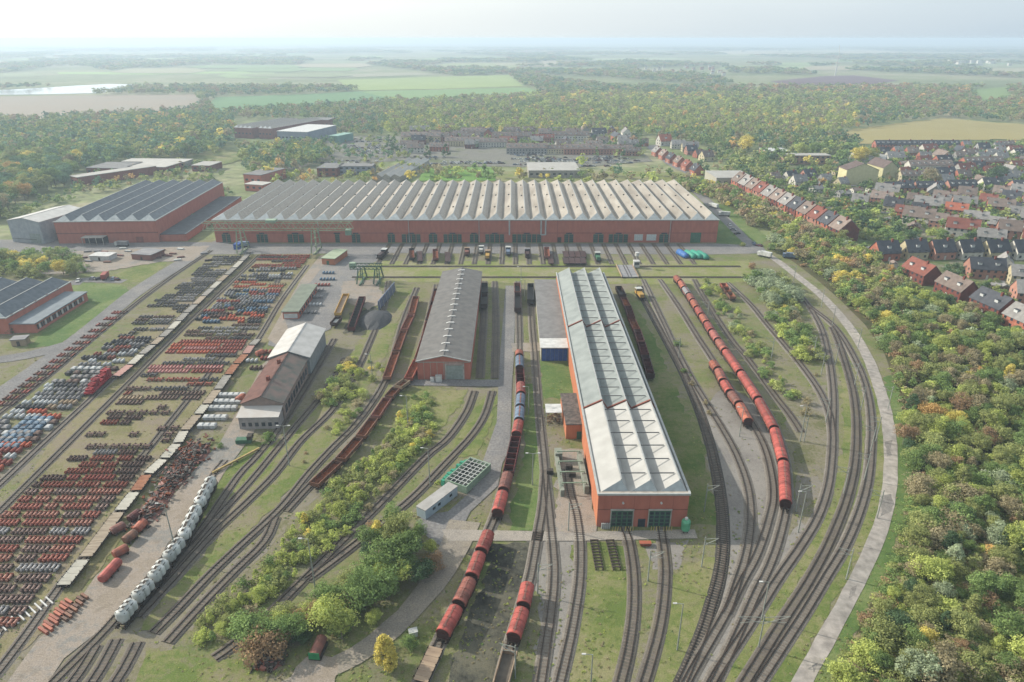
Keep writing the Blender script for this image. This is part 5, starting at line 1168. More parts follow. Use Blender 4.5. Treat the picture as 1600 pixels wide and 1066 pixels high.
AXL_LIT = {'rust': mat('axle_rust_lit', lin('#b07a66'), lin('#94604e'), 1.5, .7, .3, .2), 'brown': mat('axle_brown_lit', lin('#94786c'), lin('#7c635a'), 1.5, .7, .3, .25), 'red': mat('axle_red_lit', lin('#aa6652'), lin('#8c5445'), 1.5, .7, .2, .2), 'grey': mat('axle_grey_lit', lin('#a6a2a0'), lin('#8d8987'), 1.5, .7, .3, .2)}  # lighter axle copies of the part colours, top highlights put into the colour
STEP = {'wheelset': 1.08, 'bogie': 3.0, 'air_drum': 1.5, 'frame_bar': 1.25, 'crate': 2.2}
R5 = random.Random(11)
def storerow(y, xa, xb, kind, cols, fill=.75, cl=(3, 7), band='middle', ri=0, far=False):
    x = xb-R5.uniform(.2, 1.5); g = 0; s = STEP[kind]
    while x > xa+s:
        n = R5.randint(*cl)
        if R5.random() < fill:
            c = R5.choice(cols)
            for k in range(n):
                if x-k*s < xa: break
                SPEC[kind].append((x-k*s, y+R5.uniform(-.15, .15), c, band, ri, g))
            g += 1
        x -= n*s+R5.uniform(.4, 1.8)*(.6 if kind != 'wheelset' else .7)
FLc, F2c, F3c, LRc = RT['FL'], RT['F2'], RT['F3'], RT['LR']
y = Yp(1035); ri = 0
while y < Yp(398):
    py = proj(0, y)[1]; xa = xline(F3c, y)+2.2; xb = xline(FLc, y)-3.2
    if py > 742: k = ('wheelset', ['rust','rust','rust','red','brown','brown'] if R5.random() < .85 else ['grey','brown'], .98, (3, 9))
    elif py > 700: k = ('wheelset', ['brown','rust','grey'], .6, (4, 6))
    elif py > 640: k = ('wheelset', ['brown','brown','rust','grey'], .55, (3, 5)) if R5.random() < .55 else ('bogie', ['brown'], .45, (1, 2))
    elif py > 610: k = ('frame_bar', ['tan','brown','rust'], .75, (5, 9)) if R5.random() < .5 else ('bogie', ['brown'], .6, (1, 3))
    elif py > 585: k = ('bogie', ['rust','brown','dark'], .8, (2, 4))
    elif py > 570: k = ('frame_bar', ['pink','pink','red'], .95, (7, 12))
    elif py > 556: k = ('bogie', ['dark','brown','grey'], .8, (2, 4))
    elif py > 532: k = ('frame_bar', ['red','orange','red','pink'], .92, (7, 12))
    elif py > 505: k = ('bogie', ['brown','dark','brown','grey'], .8, (2, 4))
    elif py > 490: k = ('air_drum', ['blue','brown','orange','dark'], .85, (2, 5))
    elif py > 455: k = ('air_drum', ['blue','grey','dark','red','blue','grey','dark'], .9, (2, 4))
    elif py > 440: k = ('frame_bar', ['tan','brown','orange'], .5, (3, 7))
    elif py > 420: k = ('air_drum', ['grey','dark','grey','white'], .7, (2, 5))
    else: k = ('bogie', ['red','rust','red','dark'], .93, (2, 5))
    xx = xa if py < 660 else xa
    storerow(y, max(xx, -190), xb, k[0], k[1], k[2], k[3], 'middle', ri); ri += 1
    y += {'wheelset': 3.15, 'bogie': 3.4, 'air_drum': 3.0, 'frame_bar': 3.2, 'crate': 3}[k[0]]
y = Yp(735); ri = 0
while y < Yp(400):
    py = proj(0, y)[1]; xa = xline(LRc, y)+(4 if py > 560 else 8); xb = xline(F2c, y)-2.6
    if py > 690: k = ('air_drum', ['orange','red','white'], .8, (2, 4))
    elif py > 655: k = ('crate', ['white','grey','grey','brown'], .8, (1, 3))
    elif py > 640: k = ('air_drum', ['orange','white','grey'], .9, (2, 4))
    elif py > 600: k = ('air_drum', ['white','grey','grey','tan','dark'], .9, (2, 5))
    elif py > 575: k = ('crate', ['white','dark','grey','brown'], .75, (1, 3))
    elif py > 530: k = ('air_drum', ['grey','white','grey','rust','dark'], .75, (2, 4))
    elif py > 480: k = ('bogie', ['dark','dark','grey','brown'], .6, (1, 3))
    else: k = ('bogie', ['dark','dark','grey'], .85, (2, 4))
    storerow(y, xa, xb, k[0], k[1], k[2], k[3], 'left', ri); ri += 1
    y += {'bogie': 3.4, 'air_drum': 3.0, 'crate': 3.4}[k[0]]
for x0_, y0_, n_, m_ in ((8, 700, 7, 4),):                    # blue cluster at the left edge
    a = P(x0_, y0_)
    for i in range(n_):
        for j in range(m_): SPEC['crate'].append((a[0]+j*2.2-3, a[1]+i*2.6, 'blue', 'left edge', i, j))
for i in range(16):
    py = 650-i*9.5; a = P(28+i*11.6-6, py-18)
    for j in range(5): SPEC['frame_bar'].append((a[0]-j*1.3, a[1], R5.choice(['rust','brown','red']), 'roadside', i, 0))
for i, (px, py, n) in enumerate(((345,640,5),(352,630,5),(358,620,5),(338,655,4),(330,668,3),(440,508,0))):
    a = P(px, py)
    for j in range(n): SPEC['crate'].append((a[0]+j*1.9-3, a[1], 'white', 'shed side', i, 0))
for px, py, n, c in ((478,490,5,'grey'),(486,478,5,'white'),(492,466,4,'grey'),(500,455,3,'grey'),(508,438,5,'blue'),(512,428,4,'blue'),(500,447,5,'red'),(402,577,4,'brown'),(396,566,3,'white'),(418,562,3,'red'),(424,552,3,'darkred'),(445,462,0,'red')):
    a = P(px, py)
    for j in range(n): SPEC['air_drum'].append((a[0]+j*1.6-2, a[1], c if c in PC else 'red', 'shed side', int(py), 0))
def part_mesh(kind):
    q = MB()
    if kind == 'wheelset':
        return {'axle': lambda q: q.tube((0,-1.1,.55), (0,1.1,.55), .3, n=8), 'wheel': [lambda q, s=s: q.tube((0,s*.75-.1,.5), (0,s*.75+.1,.5), .5, n=12) for s in (-1, 1)]}
    if kind == 'bogie':
        return {'side_frame': [lambda q, s=s: q.loft([[(s*1.0-.12,y,z),(s*1.0+.12,y,z),(s*1.0+.12,y,z+.35),(s*1.0-.12,y,z+.35)] for y, z in ((-1.35,.4),(-.6,.35),(0,.6),(.6,.35),(1.35,.4))], 0) for s in (-1, 1)],
                'bolster': lambda q: q.box(-.85, .85, -.3, .3, .5, .85), 'wheelset': [lambda q, d=d: (q.tube((-.85,d,.46),(.85,d,.46),.1,n=6), [q.tube((s*.72-.07,d,.46),(s*.72+.07,d,.46),.46,n=10) for s in (-1,1)]) for d in (-.85, .85)]}
    if kind == 'air_drum':
        return {'drum': lambda q: q.loft([[(r*math.cos(2*PI*k/10), y, .75+r*math.sin(2*PI*k/10)) for k in range(10)] for r, y in ((.2,-1.15),(.5,-1.0),(.55,0),(.5,1.0),(.2,1.15))], 0),
                'cradle': lambda q: q.box(-.5,.5,-.7,.7,0,.3)}
    if kind == 'frame_bar':
        return {'bar': lambda q: q.loft([[(-.33,y,0),(.33,y,0),(.24,y,h),(-.24,y,h)] for y, h in ((-1.2,.5),(0,.62),(1.2,.5))], 0), 'end_plate': [lambda q: q.box(-.4,.4,-1.28,-1.21,0,.7), lambda q: q.box(-.4,.4,1.21,1.28,0,.7)]}
    return {'body': lambda q: q.box(-.85,.85,-1.0,1.0,.12,1.0), 'lid': lambda q: q.loft([[(-.9*s,-1.05*s,z),(.9*s,-1.05*s,z),(.9*s,1.05*s,z),(-.9*s,1.05*s,z)] for s, z in ((1,1.001),(1,1.1),(.6,1.35))], 0), 'skid': lambda q: q.box(-.7,.7,-.9,.9,0,.12)}
NOUN = {'wheelset': 'wheelset', 'bogie': 'bogie', 'air_drum': 'drum', 'frame_bar': 'steel bar', 'crate': 'metal crate'}
CW = {'rust':'rust-red','brown':'dark brown','grey':'grey','dark':'blackish','red':'bright red','pink':'pale pink','white':'whitish','blue':'blue','orange':'orange','tan':'tan'}
for kind, L in SPEC.items():
    inv = [s for s in L if -60 < proj(s[0], s[1])[0] < 1660 and proj(s[0], s[1])[1] < 1100]
    inv.sort(key=lambda s: depth(s[0], s[1])); near, rest = inv[:285], inv[285:]
    pm = part_mesh(kind); T = {}
    for c in sorted({s[2] for s in inv}):
        t = thing({'wheelset':'wheelset','bogie':'bogie','air_drum':'air_drum','frame_bar':'steel_bar','crate':'metal_crate'}[kind], '', NOUN[kind]); lst = []
        for nm, fn in pm.items():
            for f in (fn if isinstance(fn, list) else [fn]):
                q = MB(); f(q); lst.append(q.build(nm, AXL_LIT[c] if nm == 'axle' else PC[c], t, smooth=False))
        KIDS[t] = lst; T[c] = t
    for x, y, c, band, ri, g in near:
        if band == 'middle': lb = f'{CW[c]} {NOUN[kind]}, group {onth(g)} from right in {onth(ri)} storage row from the bottom'
        elif band == 'left': lb = f'{CW[c]} {NOUN[kind]}, group {onth(g)} from right, {onth(ri)} row from below, leftmost storage field'
        elif band == 'left edge': lb = f'blue metal crate by the left photo edge, {onth(ri)} row from below, {onth(g)} in row'
        elif band == 'roadside': lb = f'{CW[c]} steel bar in the {onth(ri)} stack from below beside the left road'
        else: lb = f'{CW[c]} {NOUN[kind]} in the {onth(ri) if ri < 20 else "small"} pile beside the brick sheds'
        lb = ' '.join(lb.split()[:16])
        o = dup(T[c], (x, y, .03), 0, lb, f'{NOUN[kind]}s stored in rows', scale=(1, 1, 1))
        o.rotation_euler.z = R5.uniform(-.05, .05)
    if rest:
        cs = sorted({s[2] for s in rest}); q = MB()
        for x, y, c, *_ in rest:
            p = MB()
            for fn in pm.values():
                for f in (fn if isinstance(fn, list) else [fn]): f(p)
            i = len(q.v); q.v += [(a+x, b+y, z+.03) for a, b, z in p.v]; q.f += [tuple(i+k for k in f) for f in p.f]; q.m += [cs.index(c)]*len(p.f)
        o = q.build('stored_'+NOUN[kind].replace(' ', '_')+'s', [PC[c] for c in cs]); tag(o, None, None, None, 'stuff')
    for t in T.values():
        for c in KIDS[t]: bpy.data.objects.remove(c)
        bpy.data.objects.remove(t)
# low rails on which the parts stand (run across the band)
q = MB(); 
for kind, L in SPEC.items():
    for (x, y, c, band, ri, g) in L: pass
y = Yp(1035)
rows = {}
for kind, L in SPEC.items():
    if kind in ('wheelset', 'bogie', 'frame_bar', 'air_drum'):
        for s in L:
            if s[3] in ('middle', 'left'): rows.setdefault((s[3], s[4]), s[1])
for (band, ri), yy in rows.items():
    if band == 'middle': xa, xb = xline(F3c, yy)+2, xline(FLc, yy)-2.6
    else: xa, xb = xline(LRc, yy)+2, xline(F2c, yy)-2.4
    for s in (-.75, .75): q.box(xa, xb, yy+s-.07, yy+s+.07, .001, .03)
tag(q.build('storage_rails', mat('rusty_rail', lin('#6b4d3a'), lin('#806a55'), .7, .8)), kind='structure')
# ------------------------------------------------------------------ houses
HM = {'brick': mat('house_brick', lin('#b06a50'), lin('#935643'), .8, .9), 'pink': mat('pink_brick', lin('#b88570'), lin('#a07060'), .8, .9), 'white': mat('house_white', lin('#d8d4c8'), lin('#c3bfb2'), .8, .8), 'cream': mat('house_cream', lin('#c9bd97'), lin('#b3a884'), .8, .8), 'darkbrick': mat('house_dark_brick', lin('#7d4438'), lin('#683a31'), .8, .9), 'grey': mat('house_grey', lin('#9b9a96'), lin('#85847f'), .8, .9)}
RM = {'slate': mat('roof_slate', lin('#4b4d53'), lin('#3d4046'), .5, .8, .2, .2), 'brown': mat('roof_brown', lin('#8a7a70'), lin('#74675f'), .5, .9, .15, .2), 'grey': mat('roof_grey', lin('#94918d'), lin('#7d7a77'), .5, .9, .15, .15), 'redbrown': mat('roof_redbrown', lin('#8a5346'), lin('#77483d'), .5, .9, .15, .1), 'orange': mat('roof_orange', lin('#b3664a'), lin('#9c573f'), .5, .9, .15, .1)}
WINF = mat('window_white', lin('#cfd2d0'), None, 1, .6)
def house_tpl(L, W, H, R, dorm=0, attach=False):
    """ridge along local X, length L"""
    t = thing('house', '', 'house'); lst = []; a, w = L/2, W/2
    q = MB(); 
    for x, s in ((-a, -1), (a, 1)):
        p = [(x,-w,0),(x,w,0),(x,w,H),(x,0,H+R),(x,-w,H)]; q.face(p[::-1] if s < 0 else p)
    q.face([(-a,-w,0),(a,-w,0),(a,-w,H),(-a,-w,H)]); q.face([(a,w,0),(-a,w,0),(-a,w,H),(a,w,H)])
    wl_ = q.build('wall', HM['brick'], t); lst.append(wl_)
    o = .0 if attach else .35; sl = R/w; q = MB(); th = .22; e = w+.45; ez = H-.45*sl
    for s in (-1, 1):
        p = [(-a-o,0,H+R+.04),(-a-o,s*e,ez+.04),(a+o,s*e,ez+.04),(a+o,0,H+R+.04)]; u = [(x,y,z+th) for x, y, z in p]
        q.face(p[::-1] if s < 0 else p); q.face(u if s < 0 else u[::-1])
        for k in range(4): q.face([p[k], p[(k+1)%4], u[(k+1)%4], u[k]])
    r = q.build('roof', RM['brown'], t); lst.append(r); sub = []
    q = MB(); q.box(a*.35, a*.35+.9, -.9, 0, H+R-.8, H+R+1.1); sub.append(q.build('chimney', HM['darkbrick'], r))
    for k in range(dorm):
        x = -a+L*(k+.5)/dorm; q = MB(); zz = H+R*.35; yy = -w*.68
        q.box(x-.9, x+.9, yy-.1, yy+1.9, zz, zz+1.2); sub.append(q.build('dormer', WINF, r))
        q = MB(); q.box(x-1.05, x+1.05, yy-.25, yy+2.0, zz+1.21, zz+1.35); sub.append(q.build('dormer_roof', RM['slate'], r))
    KIDS[r] = sub; sub2 = []
    for f, z in ((0, 1.0), (1, 3.5)):
        if z+1.3 > H+.6: continue
        n = max(2, int(L/3.2))
        for k in range(n):
            x = -a+L*(k+.5)/n; q = MB(); q.box(x-.6, x+.6, -w-.05, -w-.004, z, z+1.25); sub2.append(q.build('window', GLASS, wl_))
    for z in (1.2, 3.6):
        for y in (-w*.45, w*.3):
            q = MB(); q.box(-a-.05, -a-.004, y-.55, y+.55, z, z+1.2); sub2.append(q.build('window', GLASS, wl_))
    KIDS[wl_] = sub2
    q = MB(); q.box(-.5, .5, -w-.08, -w-.055, 0, 2.1); lst.append(q.build('door', HM['white'], t))
    KIDS[t] = lst; return t
HT = {'semi': house_tpl(16, 9.5, 5.2, 4.6, 2), 'single': house_tpl(11, 9, 4.2, 4.8, 1), 'row': house_tpl(22, 9, 5.5, 3.8, 4), 'terrace': house_tpl(9, 9, 5.2, 4.2, 1, True), 'long': house_tpl(42, 10, 6.5, 4, 7), 'low': house_tpl(9, 7, 3, 1.8, 0)}
RN = {'slate': 'dark slate', 'brown': 'brown', 'grey': 'grey', 'redbrown': 'red-brown', 'orange': 'orange'}
WNm = {'brick': 'brick', 'pink': 'pale pink brick', 'white': 'white', 'cream': 'cream', 'darkbrick': 'dark brick', 'grey': 'grey'}
HOUSES = []; RH = random.Random(9)
def house(kind, px, py, rz, wl_, rf, where=None, scale=1.0):
    if not where:
        scale *= RH.uniform(.82, 1.1); px += RH.uniform(-4, 4)
        if RH.random() < .3: wl_ = RH.choice(['white', 'cream', 'pink', 'white', 'grey'])
        if RH.random() < .3: rf = RH.choice(['grey', 'redbrown', 'slate', 'grey', 'brown'])
    x, y = P(px, py)
    o = dup(HT[kind], (x, y, 0.02), rz, None, 'houses of the settlement', scale=(scale,)*3, swap={HM['brick']: HM[wl_], RM['brown']: RM[rf]})
    HOUSES.append((x, y)); ph = f"{WNm[wl_]} house with {RN[rf]} roof"
    if where: o['label'] = f'{ph}, {where}'; o['category'] = 'house'
    else: later(o, ph, 'house', x, y, 'houses of the settlement')
def ang(a, b): A, B = P(*a), P(*b); return math.atan2(B[1]-A[1], B[0]-A[0])
# terrace along the wood
ta = ang((1150,292), (1322,376)); N = 12
for i in range(N):
    A, B = P(1152, 293), P(1325, 378); f = (i+.5)/N; x, y = A[0]+(B[0]-A[0])*f, A[1]+(B[1]-A[1])*f; px, py = proj(x, y)
    L = math.hypot(B[0]-A[0], B[1]-A[1])/N
    house('terrace', px, py, ta, ['brick','darkbrick','brick','pink','brick','darkbrick'][i % 6], ['brown','grey','brown','redbrown','grey','brown','grey','slate','brown','redbrown','slate','brown'][i], f'{onth(i)} from the far end of the row along the wood', L/9*.9)
ta2 = ang((1010,236), (1092,272))
for i in range(6):
    A, B = P(1022, 241), P(1095, 276); f = (i+.5)/6; px, py = proj(A[0]+(B[0]-A[0])*f, A[1]+(B[1]-A[1])*f)
    house('single', px, py, ta2, 'brick', ['grey','brown','slate','brown','redbrown','slate'][i], f'{onth(i)} from the far end of the row behind the longest hall')
house('single', 1037, 227, .3, 'white', 'orange', 'bright roof at the head of the street behind the hall', 1.3)
tw = ang((1437,440), (1600,515))
for i, (px, py, wl_, rf) in enumerate(((1436,438,'darkbrick','redbrown'),(1491,463,'darkbrick','brown'),(1548,490,'darkbrick','slate'),(1602,517,'brick','grey'))):
    house('semi', px, py, tw, wl_, rf, f'{onth(i)} from the left at the edge of the wood')
for i, (px, wl_, rf) in enumerate(((1380,'brick','slate'),(1424,'cream','slate'),(1466,'pink','slate'),(1508,'white','slate'),(1550,'cream','slate'),(1592,'white','slate'),(1640,'brick','slate'))):
    house('single', px, 404+(-2 if i else 0), .12, wl_, rf, f'{onth(i)} from left in the gable-fronted row', 1.1)
house('semi', 1535, 432, -.2, 'pink', 'slate', 'alone below the gable-fronted row')
for i, (px, py, k, wl_, rf) in enumerate(((1400,303,'row','pink','slate'),(1448,302,'row','pink','slate'),(1498,300,'row','pink','slate'),(1545,297,'semi','white','slate'),(1598,300,'row','pink','slate'))):
    house(k, px, py, .05, wl_, rf, f'{onth(i)} from left in the dark roofed rows across the settlement')
for i, (px, py, k, wl_, rf) in enumerate(((1450,268,'long','pink','brown'),(1530,262,'long','brick','brown'),(1560,285,'semi','brick','grey'),(1590,283,'single','brick','grey'),(1500,283,'single','brick','brown'),(1478,290,'single','white','grey'),(1425,283,'row','pink','brown'))): house(k, px, py, .06+.1*(i % 3), wl_, rf)
for i, px in enumerate((1380,1413,1446,1479)): house('row', px, 233, .03, 'grey' if i % 2 else 'brick', 'slate', f'{onth(i)} from left in the farthest row below the tan field')
for px, py, k, wl_, rf in ((1511,232,'single','brick','slate'),(1402,240,'single','brick','orange'),(1420,244,'single','brick','brown'),(1565,232,'row','brick','brown'),(1590,245,'row','white','slate'),(1552,248,'semi','grey','grey'),(1500,250,'semi','grey','brown'),(1470,246,'single','brick','grey'),(1440,252,'single','brick','brown'),(1535,238,'single','grey','grey'),(1395,254,'semi','white','grey'),(1380,245,'single','brick','slate'),
    (1365,300,'low','white','grey'),(1350,310,'low','grey','grey'),(1335,302,'low','white','brown'),(1320,308,'low','grey','grey'),(1340,322,'single','grey','grey'),(1372,318,'semi','pink','brown'),(1395,330,'single','cream','brown'),(1410,340,'semi','brick','brown'),(1432,350,'semi','pink','brown'),(1448,330,'semi','darkbrick','brown'),(1470,325,'single','brick','brown'),(1492,336,'semi','brick','orange'),(1468,356,'semi','cream','brown'),(1500,368,'semi','pink','grey'),(1520,350,'semi','brick','grey'),(1545,380,'semi','grey','grey'),(1560,360,'semi','brick','brown'),(1585,372,'semi','pink','brown'),(1560,332,'semi','brick','brown'),(1590,342,'semi','white','grey'),(1575,318,'single','brick','slate'),(1540,322,'single','grey','brown'),(1510,312,'single','brick','brown'),(1610,352,'semi','brick','brown'),(1620,385,'semi','brick','grey'),(1430,318,'single','grey','brown')):
    house(k, px, py, -.55+random.uniform(-.12, .12) if py > 308 else .05+random.uniform(-.1,.15), wl_, rf)
for px, py, k, wl_, rf in ((1232,283,'single','cream','slate'),(1205,283,'single','cream','brown'),(1258,283,'single','white','slate'),(1290,288,'single','grey','brown'),(1310,292,'single','cream','grey'),(1275,300,'low','white','grey')): house(k, px, py, .4, wl_, rf)
for i, (px, py, k, wl_, rf) in enumerate(((825,240,'long','cream','brown'),(868,240,'long','cream','brown'),(912,241,'long','pink','brown'),(955,241,'long','pink','brown'),(990,243,'row','brick','brown'),(655,222,'long','cream','brown'),(700,221,'row','pink','brown'),(722,228,'long','cream','brown'),(768,230,'long','white','brown'),(800,222,'long','grey','brown'),(845,222,'long','pink','grey'),(890,220,'long','pink','brown'),(745,213,'long','grey','brown'),(800,211,'row','grey','brown'),(940,225,'semi','white','brown'),(972,224,'semi','white','grey'),(640,232,'row','grey','brown'),(690,236,'row','brick','brown'),(560,200,'row','grey','brown'),(700,205,'row','white','brown'),(1055,232,'semi','white','grey'),(1075,237,'semi','white','grey'),(1005,228,'single','brick','brown'))):
    house(k, px, py, random.uniform(-.06, .06), wl_, rf)
def fill(poly, sx_, sy_, rz, kinds):
    w_ = [P(*p) for p in poly]; xs_ = [a for a, b in w_]; ys_ = [b for a, b in w_]
    def inside(x, y):
        c = False
        for i in range(len(w_)):
            (x1, y1), (x2, y2) = w_[i], w_[(i+1) % len(w_)]
            if (y1 > y) != (y2 > y) and x < (x2-x1)*(y-y1)/(y2-y1)+x1: c = not c
        return c
    y = min(ys_)
    while y < max(ys_):
        x = min(xs_)+RH.uniform(0, sx_)
        while x < max(xs_):
            xx, yy = x+RH.uniform(-3, 3), y+RH.uniform(-2.5, 2.5)
            if inside(xx, yy) and not any(math.hypot(xx-a, yy-b) < 14.5 for a, b in HOUSES):
                px, py = proj(xx, yy); house(RH.choice(kinds), px, py, rz+RH.uniform(-.15, .15)+(PI/2 if RH.random() < .25 else 0), RH.choice(['brick','pink','white','cream','white','grey','darkbrick']), RH.choice(['brown','grey','grey','slate','redbrown','brown']))
            x += sx_
        y += sy_
fill([(1335,298),(1640,292),(1660,400),(1560,388),(1450,372),(1400,350),(1360,325)], 17, 19, -.5, ['single','semi','single','low'])
fill([(1395,238),(1660,232),(1660,298),(1400,300)], 19, 24, .05, ['single','semi','single','low'])
fill([(1185,280),(1320,275),(1345,310),(1290,308)], 19, 22, .3, ['single','low'])
fill([(1530,415),(1690,425),(1690,500),(1600,475)], 22, 24, -.4, ['single','semi'])
fill([(640,208),(980,206),(1000,245),(810,228),(650,240)], 34, 30, .0, ['row','semi'])
fill([(1040,226),(1110,240),(1100,262),(1060,240)], 18, 20, .3, ['single'])
# far village roofs and pale works near the skyline, each a little building
for i in range(70):
    if i < 34: px, py = random.uniform(985, 1135), random.uniform(104, 119)
    elif i < 44: px, py = random.uniform(1485, 1600), random.uniform(98, 104)
    else: px, py = random.uniform(660, 1240), random.uniform(73, 86)
    x, y = P(px, py); W = random.uniform(8, 14) if i < 34 else random.uniform(14, 40) if i < 44 else random.uniform(20, 90); H = random.uniform(6, 9) if i < 34 else random.uniform(8, 18)
    t = thing('distant_building', None, None, (x, y)); q = MB(); q.box(-W/2, W/2, 0, W*.6, 0, H); q.build('wall', HM['white'] if i % 3 or i >= 34 else HM['pink'], t)
    q = MB(); q.loft([[(-W/2-.5, yy, H), (W/2+.5, yy, H)] + [(W/2+.5, yy, H+.6)] + [(0, yy, H+(W*.25 if i < 34 else .9))] + [(-W/2-.5, yy, H+.6)] for yy in (-.5, W*.6+.5)], 0); q.build('roof', RM['redbrown'] if i < 34 and i % 2 else HM['white'] if i >= 34 else RM['grey'], t)
    later(t, 'small pale building near the skyline' if i >= 44 else ('white block above the distant wood' if i >= 34 else 'village house in the distant wood'), 'building', x, y, 'distant buildings')
for root in HT.values():
    for c in KIDS.get(root, []):
        for g in KIDS.get(c, []): bpy.data.objects.remove(g)
        bpy.data.objects.remove(c)
    bpy.data.objects.remove(root)
# garden sheds and hedges in the settlement
GS = {'shed': None}
for i in range(46):
    px, py = RH.uniform(1230, 1600), RH.uniform(292, 470)
    if py > 420 and px < 1500 or (py > 330 and px < 1300+ (py-330)*.9): continue
    x, y = P(px, py)
    if any(math.hypot(x-a, y-b) < 9 for a, b in HOUSES): continue
    c, r_ = RH.choice([('timber', TIMB, RM['grey']), ('white', HM['white'], RM['brown']), ('red-brown', HM['brick'], RM['redbrown']), ('green', GREENP, RM['slate'])]), 0
    t = thing('garden_shed', None, None, (x, y), RH.uniform(0, 3)); W = RH.uniform(1.3, 2.2)
    q = MB(); q.box(-W, W, -1.5, 1.5, 0, 2.1); q.build('wall', c[1], t)
    q = MB(); q.loft([[(xx, -1.8, 2.11), (xx, 1.8, 2.11), (xx, 0, 3.0)] for xx in (-W-.2, W+.2)], 0); q.build('roof', c[2], t)
    later(t, f'small {c[0]} garden shed', 'shed', x, y, 'garden sheds')
# ------------------------------------------------------------------ vegetation
def clumps(kind, n, rg):
    out = []; subc = [rg.uniform((-.17,-.17,-.12), (.17,.17,.10)) for _ in range(5)]
    for i in range(n):
        if kind == 'broad':
            u = rg.normal(size=3); u /= np.linalg.norm(u); r = rg.uniform(.55, 1)**.5
            c = np.array([u[0]*.21*r, u[1]*.21*r, .58+u[2]*.22])+subc[i % 5]
            if c[2] < .3: c[2] = .3+rg.uniform(0, .2)
            rad = rg.uniform(.09, .17)
        elif kind == 'tall':
            z = rg.uniform(.15, .93); w = .17*math.sin(PI*min(1, (z+.15)/1.1)); a = rg.uniform(0, 2*PI); c = np.array([w*math.cos(a), w*math.sin(a), z]); rad = rg.uniform(.06, .11)
        elif kind == 'bush':
            a = rg.uniform(0, 2*PI); r = rg.uniform(0, .5); z = rg.uniform(.15, .8)*(1-r*.7); c = np.array([r*math.cos(a), r*math.sin(a), z]); rad = rg.uniform(.12, .22)
        else:
            z = rg.uniform(.08, .95); w = .26*(1-z); a = rg.uniform(0, 2*PI); c = np.array([w*math.cos(a), w*math.sin(a), z]); rad = .05+.06*(1-z)
        out.append((c, rad))
    return out
def leafcloud(kind, ncl, per, size, seed, squash=.8):
    rg = np.random.default_rng(seed); cl = clumps(kind, ncl, rg); V = []; T = []
    ctr = np.array([0, 0, .5])
    for c, r in cl:
        ct = rg.uniform(0, 1)
        u = rg.normal(size=(per, 3)); u /= np.linalg.norm(u, axis=1)[:, None]
        u[:, 2] = np.where(rg.random(per) < .6, np.abs(u[:, 2]), u[:, 2])
        p = c+u*r*rg.uniform(.55, 1.05, (per, 1))*np.array([1, 1, squash])
        nrm = u*1.0+rg.normal(size=(per, 3))*.55+np.array([0, 0, .25]); nrm /= np.linalg.norm(nrm, axis=1)[:, None]
        a = np.cross(nrm, rg.normal(size=(per, 3))); a /= np.linalg.norm(a, axis=1)[:, None]; b = np.cross(nrm, a)
        s = size*rg.uniform(.6, 1.3, (per, 1))
        V.append(np.stack([p-a*s-b*s*.7, p+a*s-b*s*.5, p+a*s*.8+b*s*.8, p-a*s*.6+b*s*.7], 1)); T.append(np.clip(ct*.6+rg.uniform(0, .4, per), 0, 1))
    return np.concatenate(V), np.concatenate(T)          # (N,4,3), (N,)
def mesh_quads(name, V, T, cols=None):
    n = len(V); me = bpy.data.meshes.new(name)
    me.vertices.add(n*4); me.vertices.foreach_set('co', V.reshape(-1).astype(np.float32))
    me.loops.add(n*4); me.loops.foreach_set('vertex_index', np.arange(n*4, dtype=np.int32))
    me.polygons.add(n); me.polygons.foreach_set('loop_start', np.arange(0, n*4, 4, dtype=np.int32)); me.polygons.foreach_set('loop_total', np.full(n, 4, np.int32))
    me.update(); at = me.attributes.new('tint', 'FLOAT', 'FACE'); at.data.foreach_set('value', T.astype(np.float32))
    if cols is not None:
        ac = me.attributes.new('leafcol', 'FLOAT_COLOR', 'FACE'); ac.data.foreach_set('color', np.concatenate([cols, np.ones((n, 1))], 1).reshape(-1).astype(np.float32))
    return me
PAL = {'green': ('#516733','#6e8343'), 'olive': ('#6d763e','#868b4d'), 'lime': ('#7f8b3a','#979f48'), 'yellow': ('#a39638','#b9aa44'), 'orange': ('#9c7a3a','#ad8c46'), 'russet': ('#7c6344','#8b7150'), 'greybrown': ('#79704f','#8a8060'), 'pale': ('#778362','#8a9574'), 'dark': ('#3a5034','#4d6341'), 'bluegreen': ('#466348','#5a7657')}
LMAT = {k: leaf_mat('leaves_'+k, lin(a), lin(b)) for k, (a, b) in PAL.items()}
CWORD = {'green':'mid green','olive':'olive green','lime':'yellowish green','yellow':'bright yellow','orange':'orange','russet':'russet brown','greybrown':'grey-brown thin-leaved','pale':'pale silvery green','dark':'dark green','bluegreen':'bluish green'}
BARK = mat('bark', lin('#6b6254'), lin('#8b8475'), 2, .95)
def trunk_mesh(kind, seed):
    rr = random.Random(seed); q = MB(); h = {'broad': .62, 'tall': .85, 'bush': .4, 'conifer': .9}[kind]
    n = 1 if kind != 'bush' else 4
    for k in range(n):
        dx, dy = rr.uniform(-.1, .1)*(n > 1)*2, rr.uniform(-.1, .1)*(n > 1)*2
        q.tube((0, 0, 0), (dx*.5, dy*.5, h*.5), .022, .016, 6, caps=False); q.tube((dx*.5, dy*.5, h*.5), (dx, dy, h), .016, .006, 6, caps=False)
    if kind in ('broad', 'tall'):
        for k in range(7):
            a = rr.uniform(0, 2*PI); z = rr.uniform(.2, .5); r = rr.uniform(.15, .27)*(1 if kind == 'broad' else .5)
            q.tube((0, 0, z), (r*math.cos(a), r*math.sin(a), z+rr.uniform(.15, .3)), .010, .003, 5, caps=False)
    me = bpy.data.meshes.new('trunk'); me.from_pydata(q.v, [], q.f); me.materials.append(BARK); return me
SPECS = []   # x, y, kind, height, colour, width factor
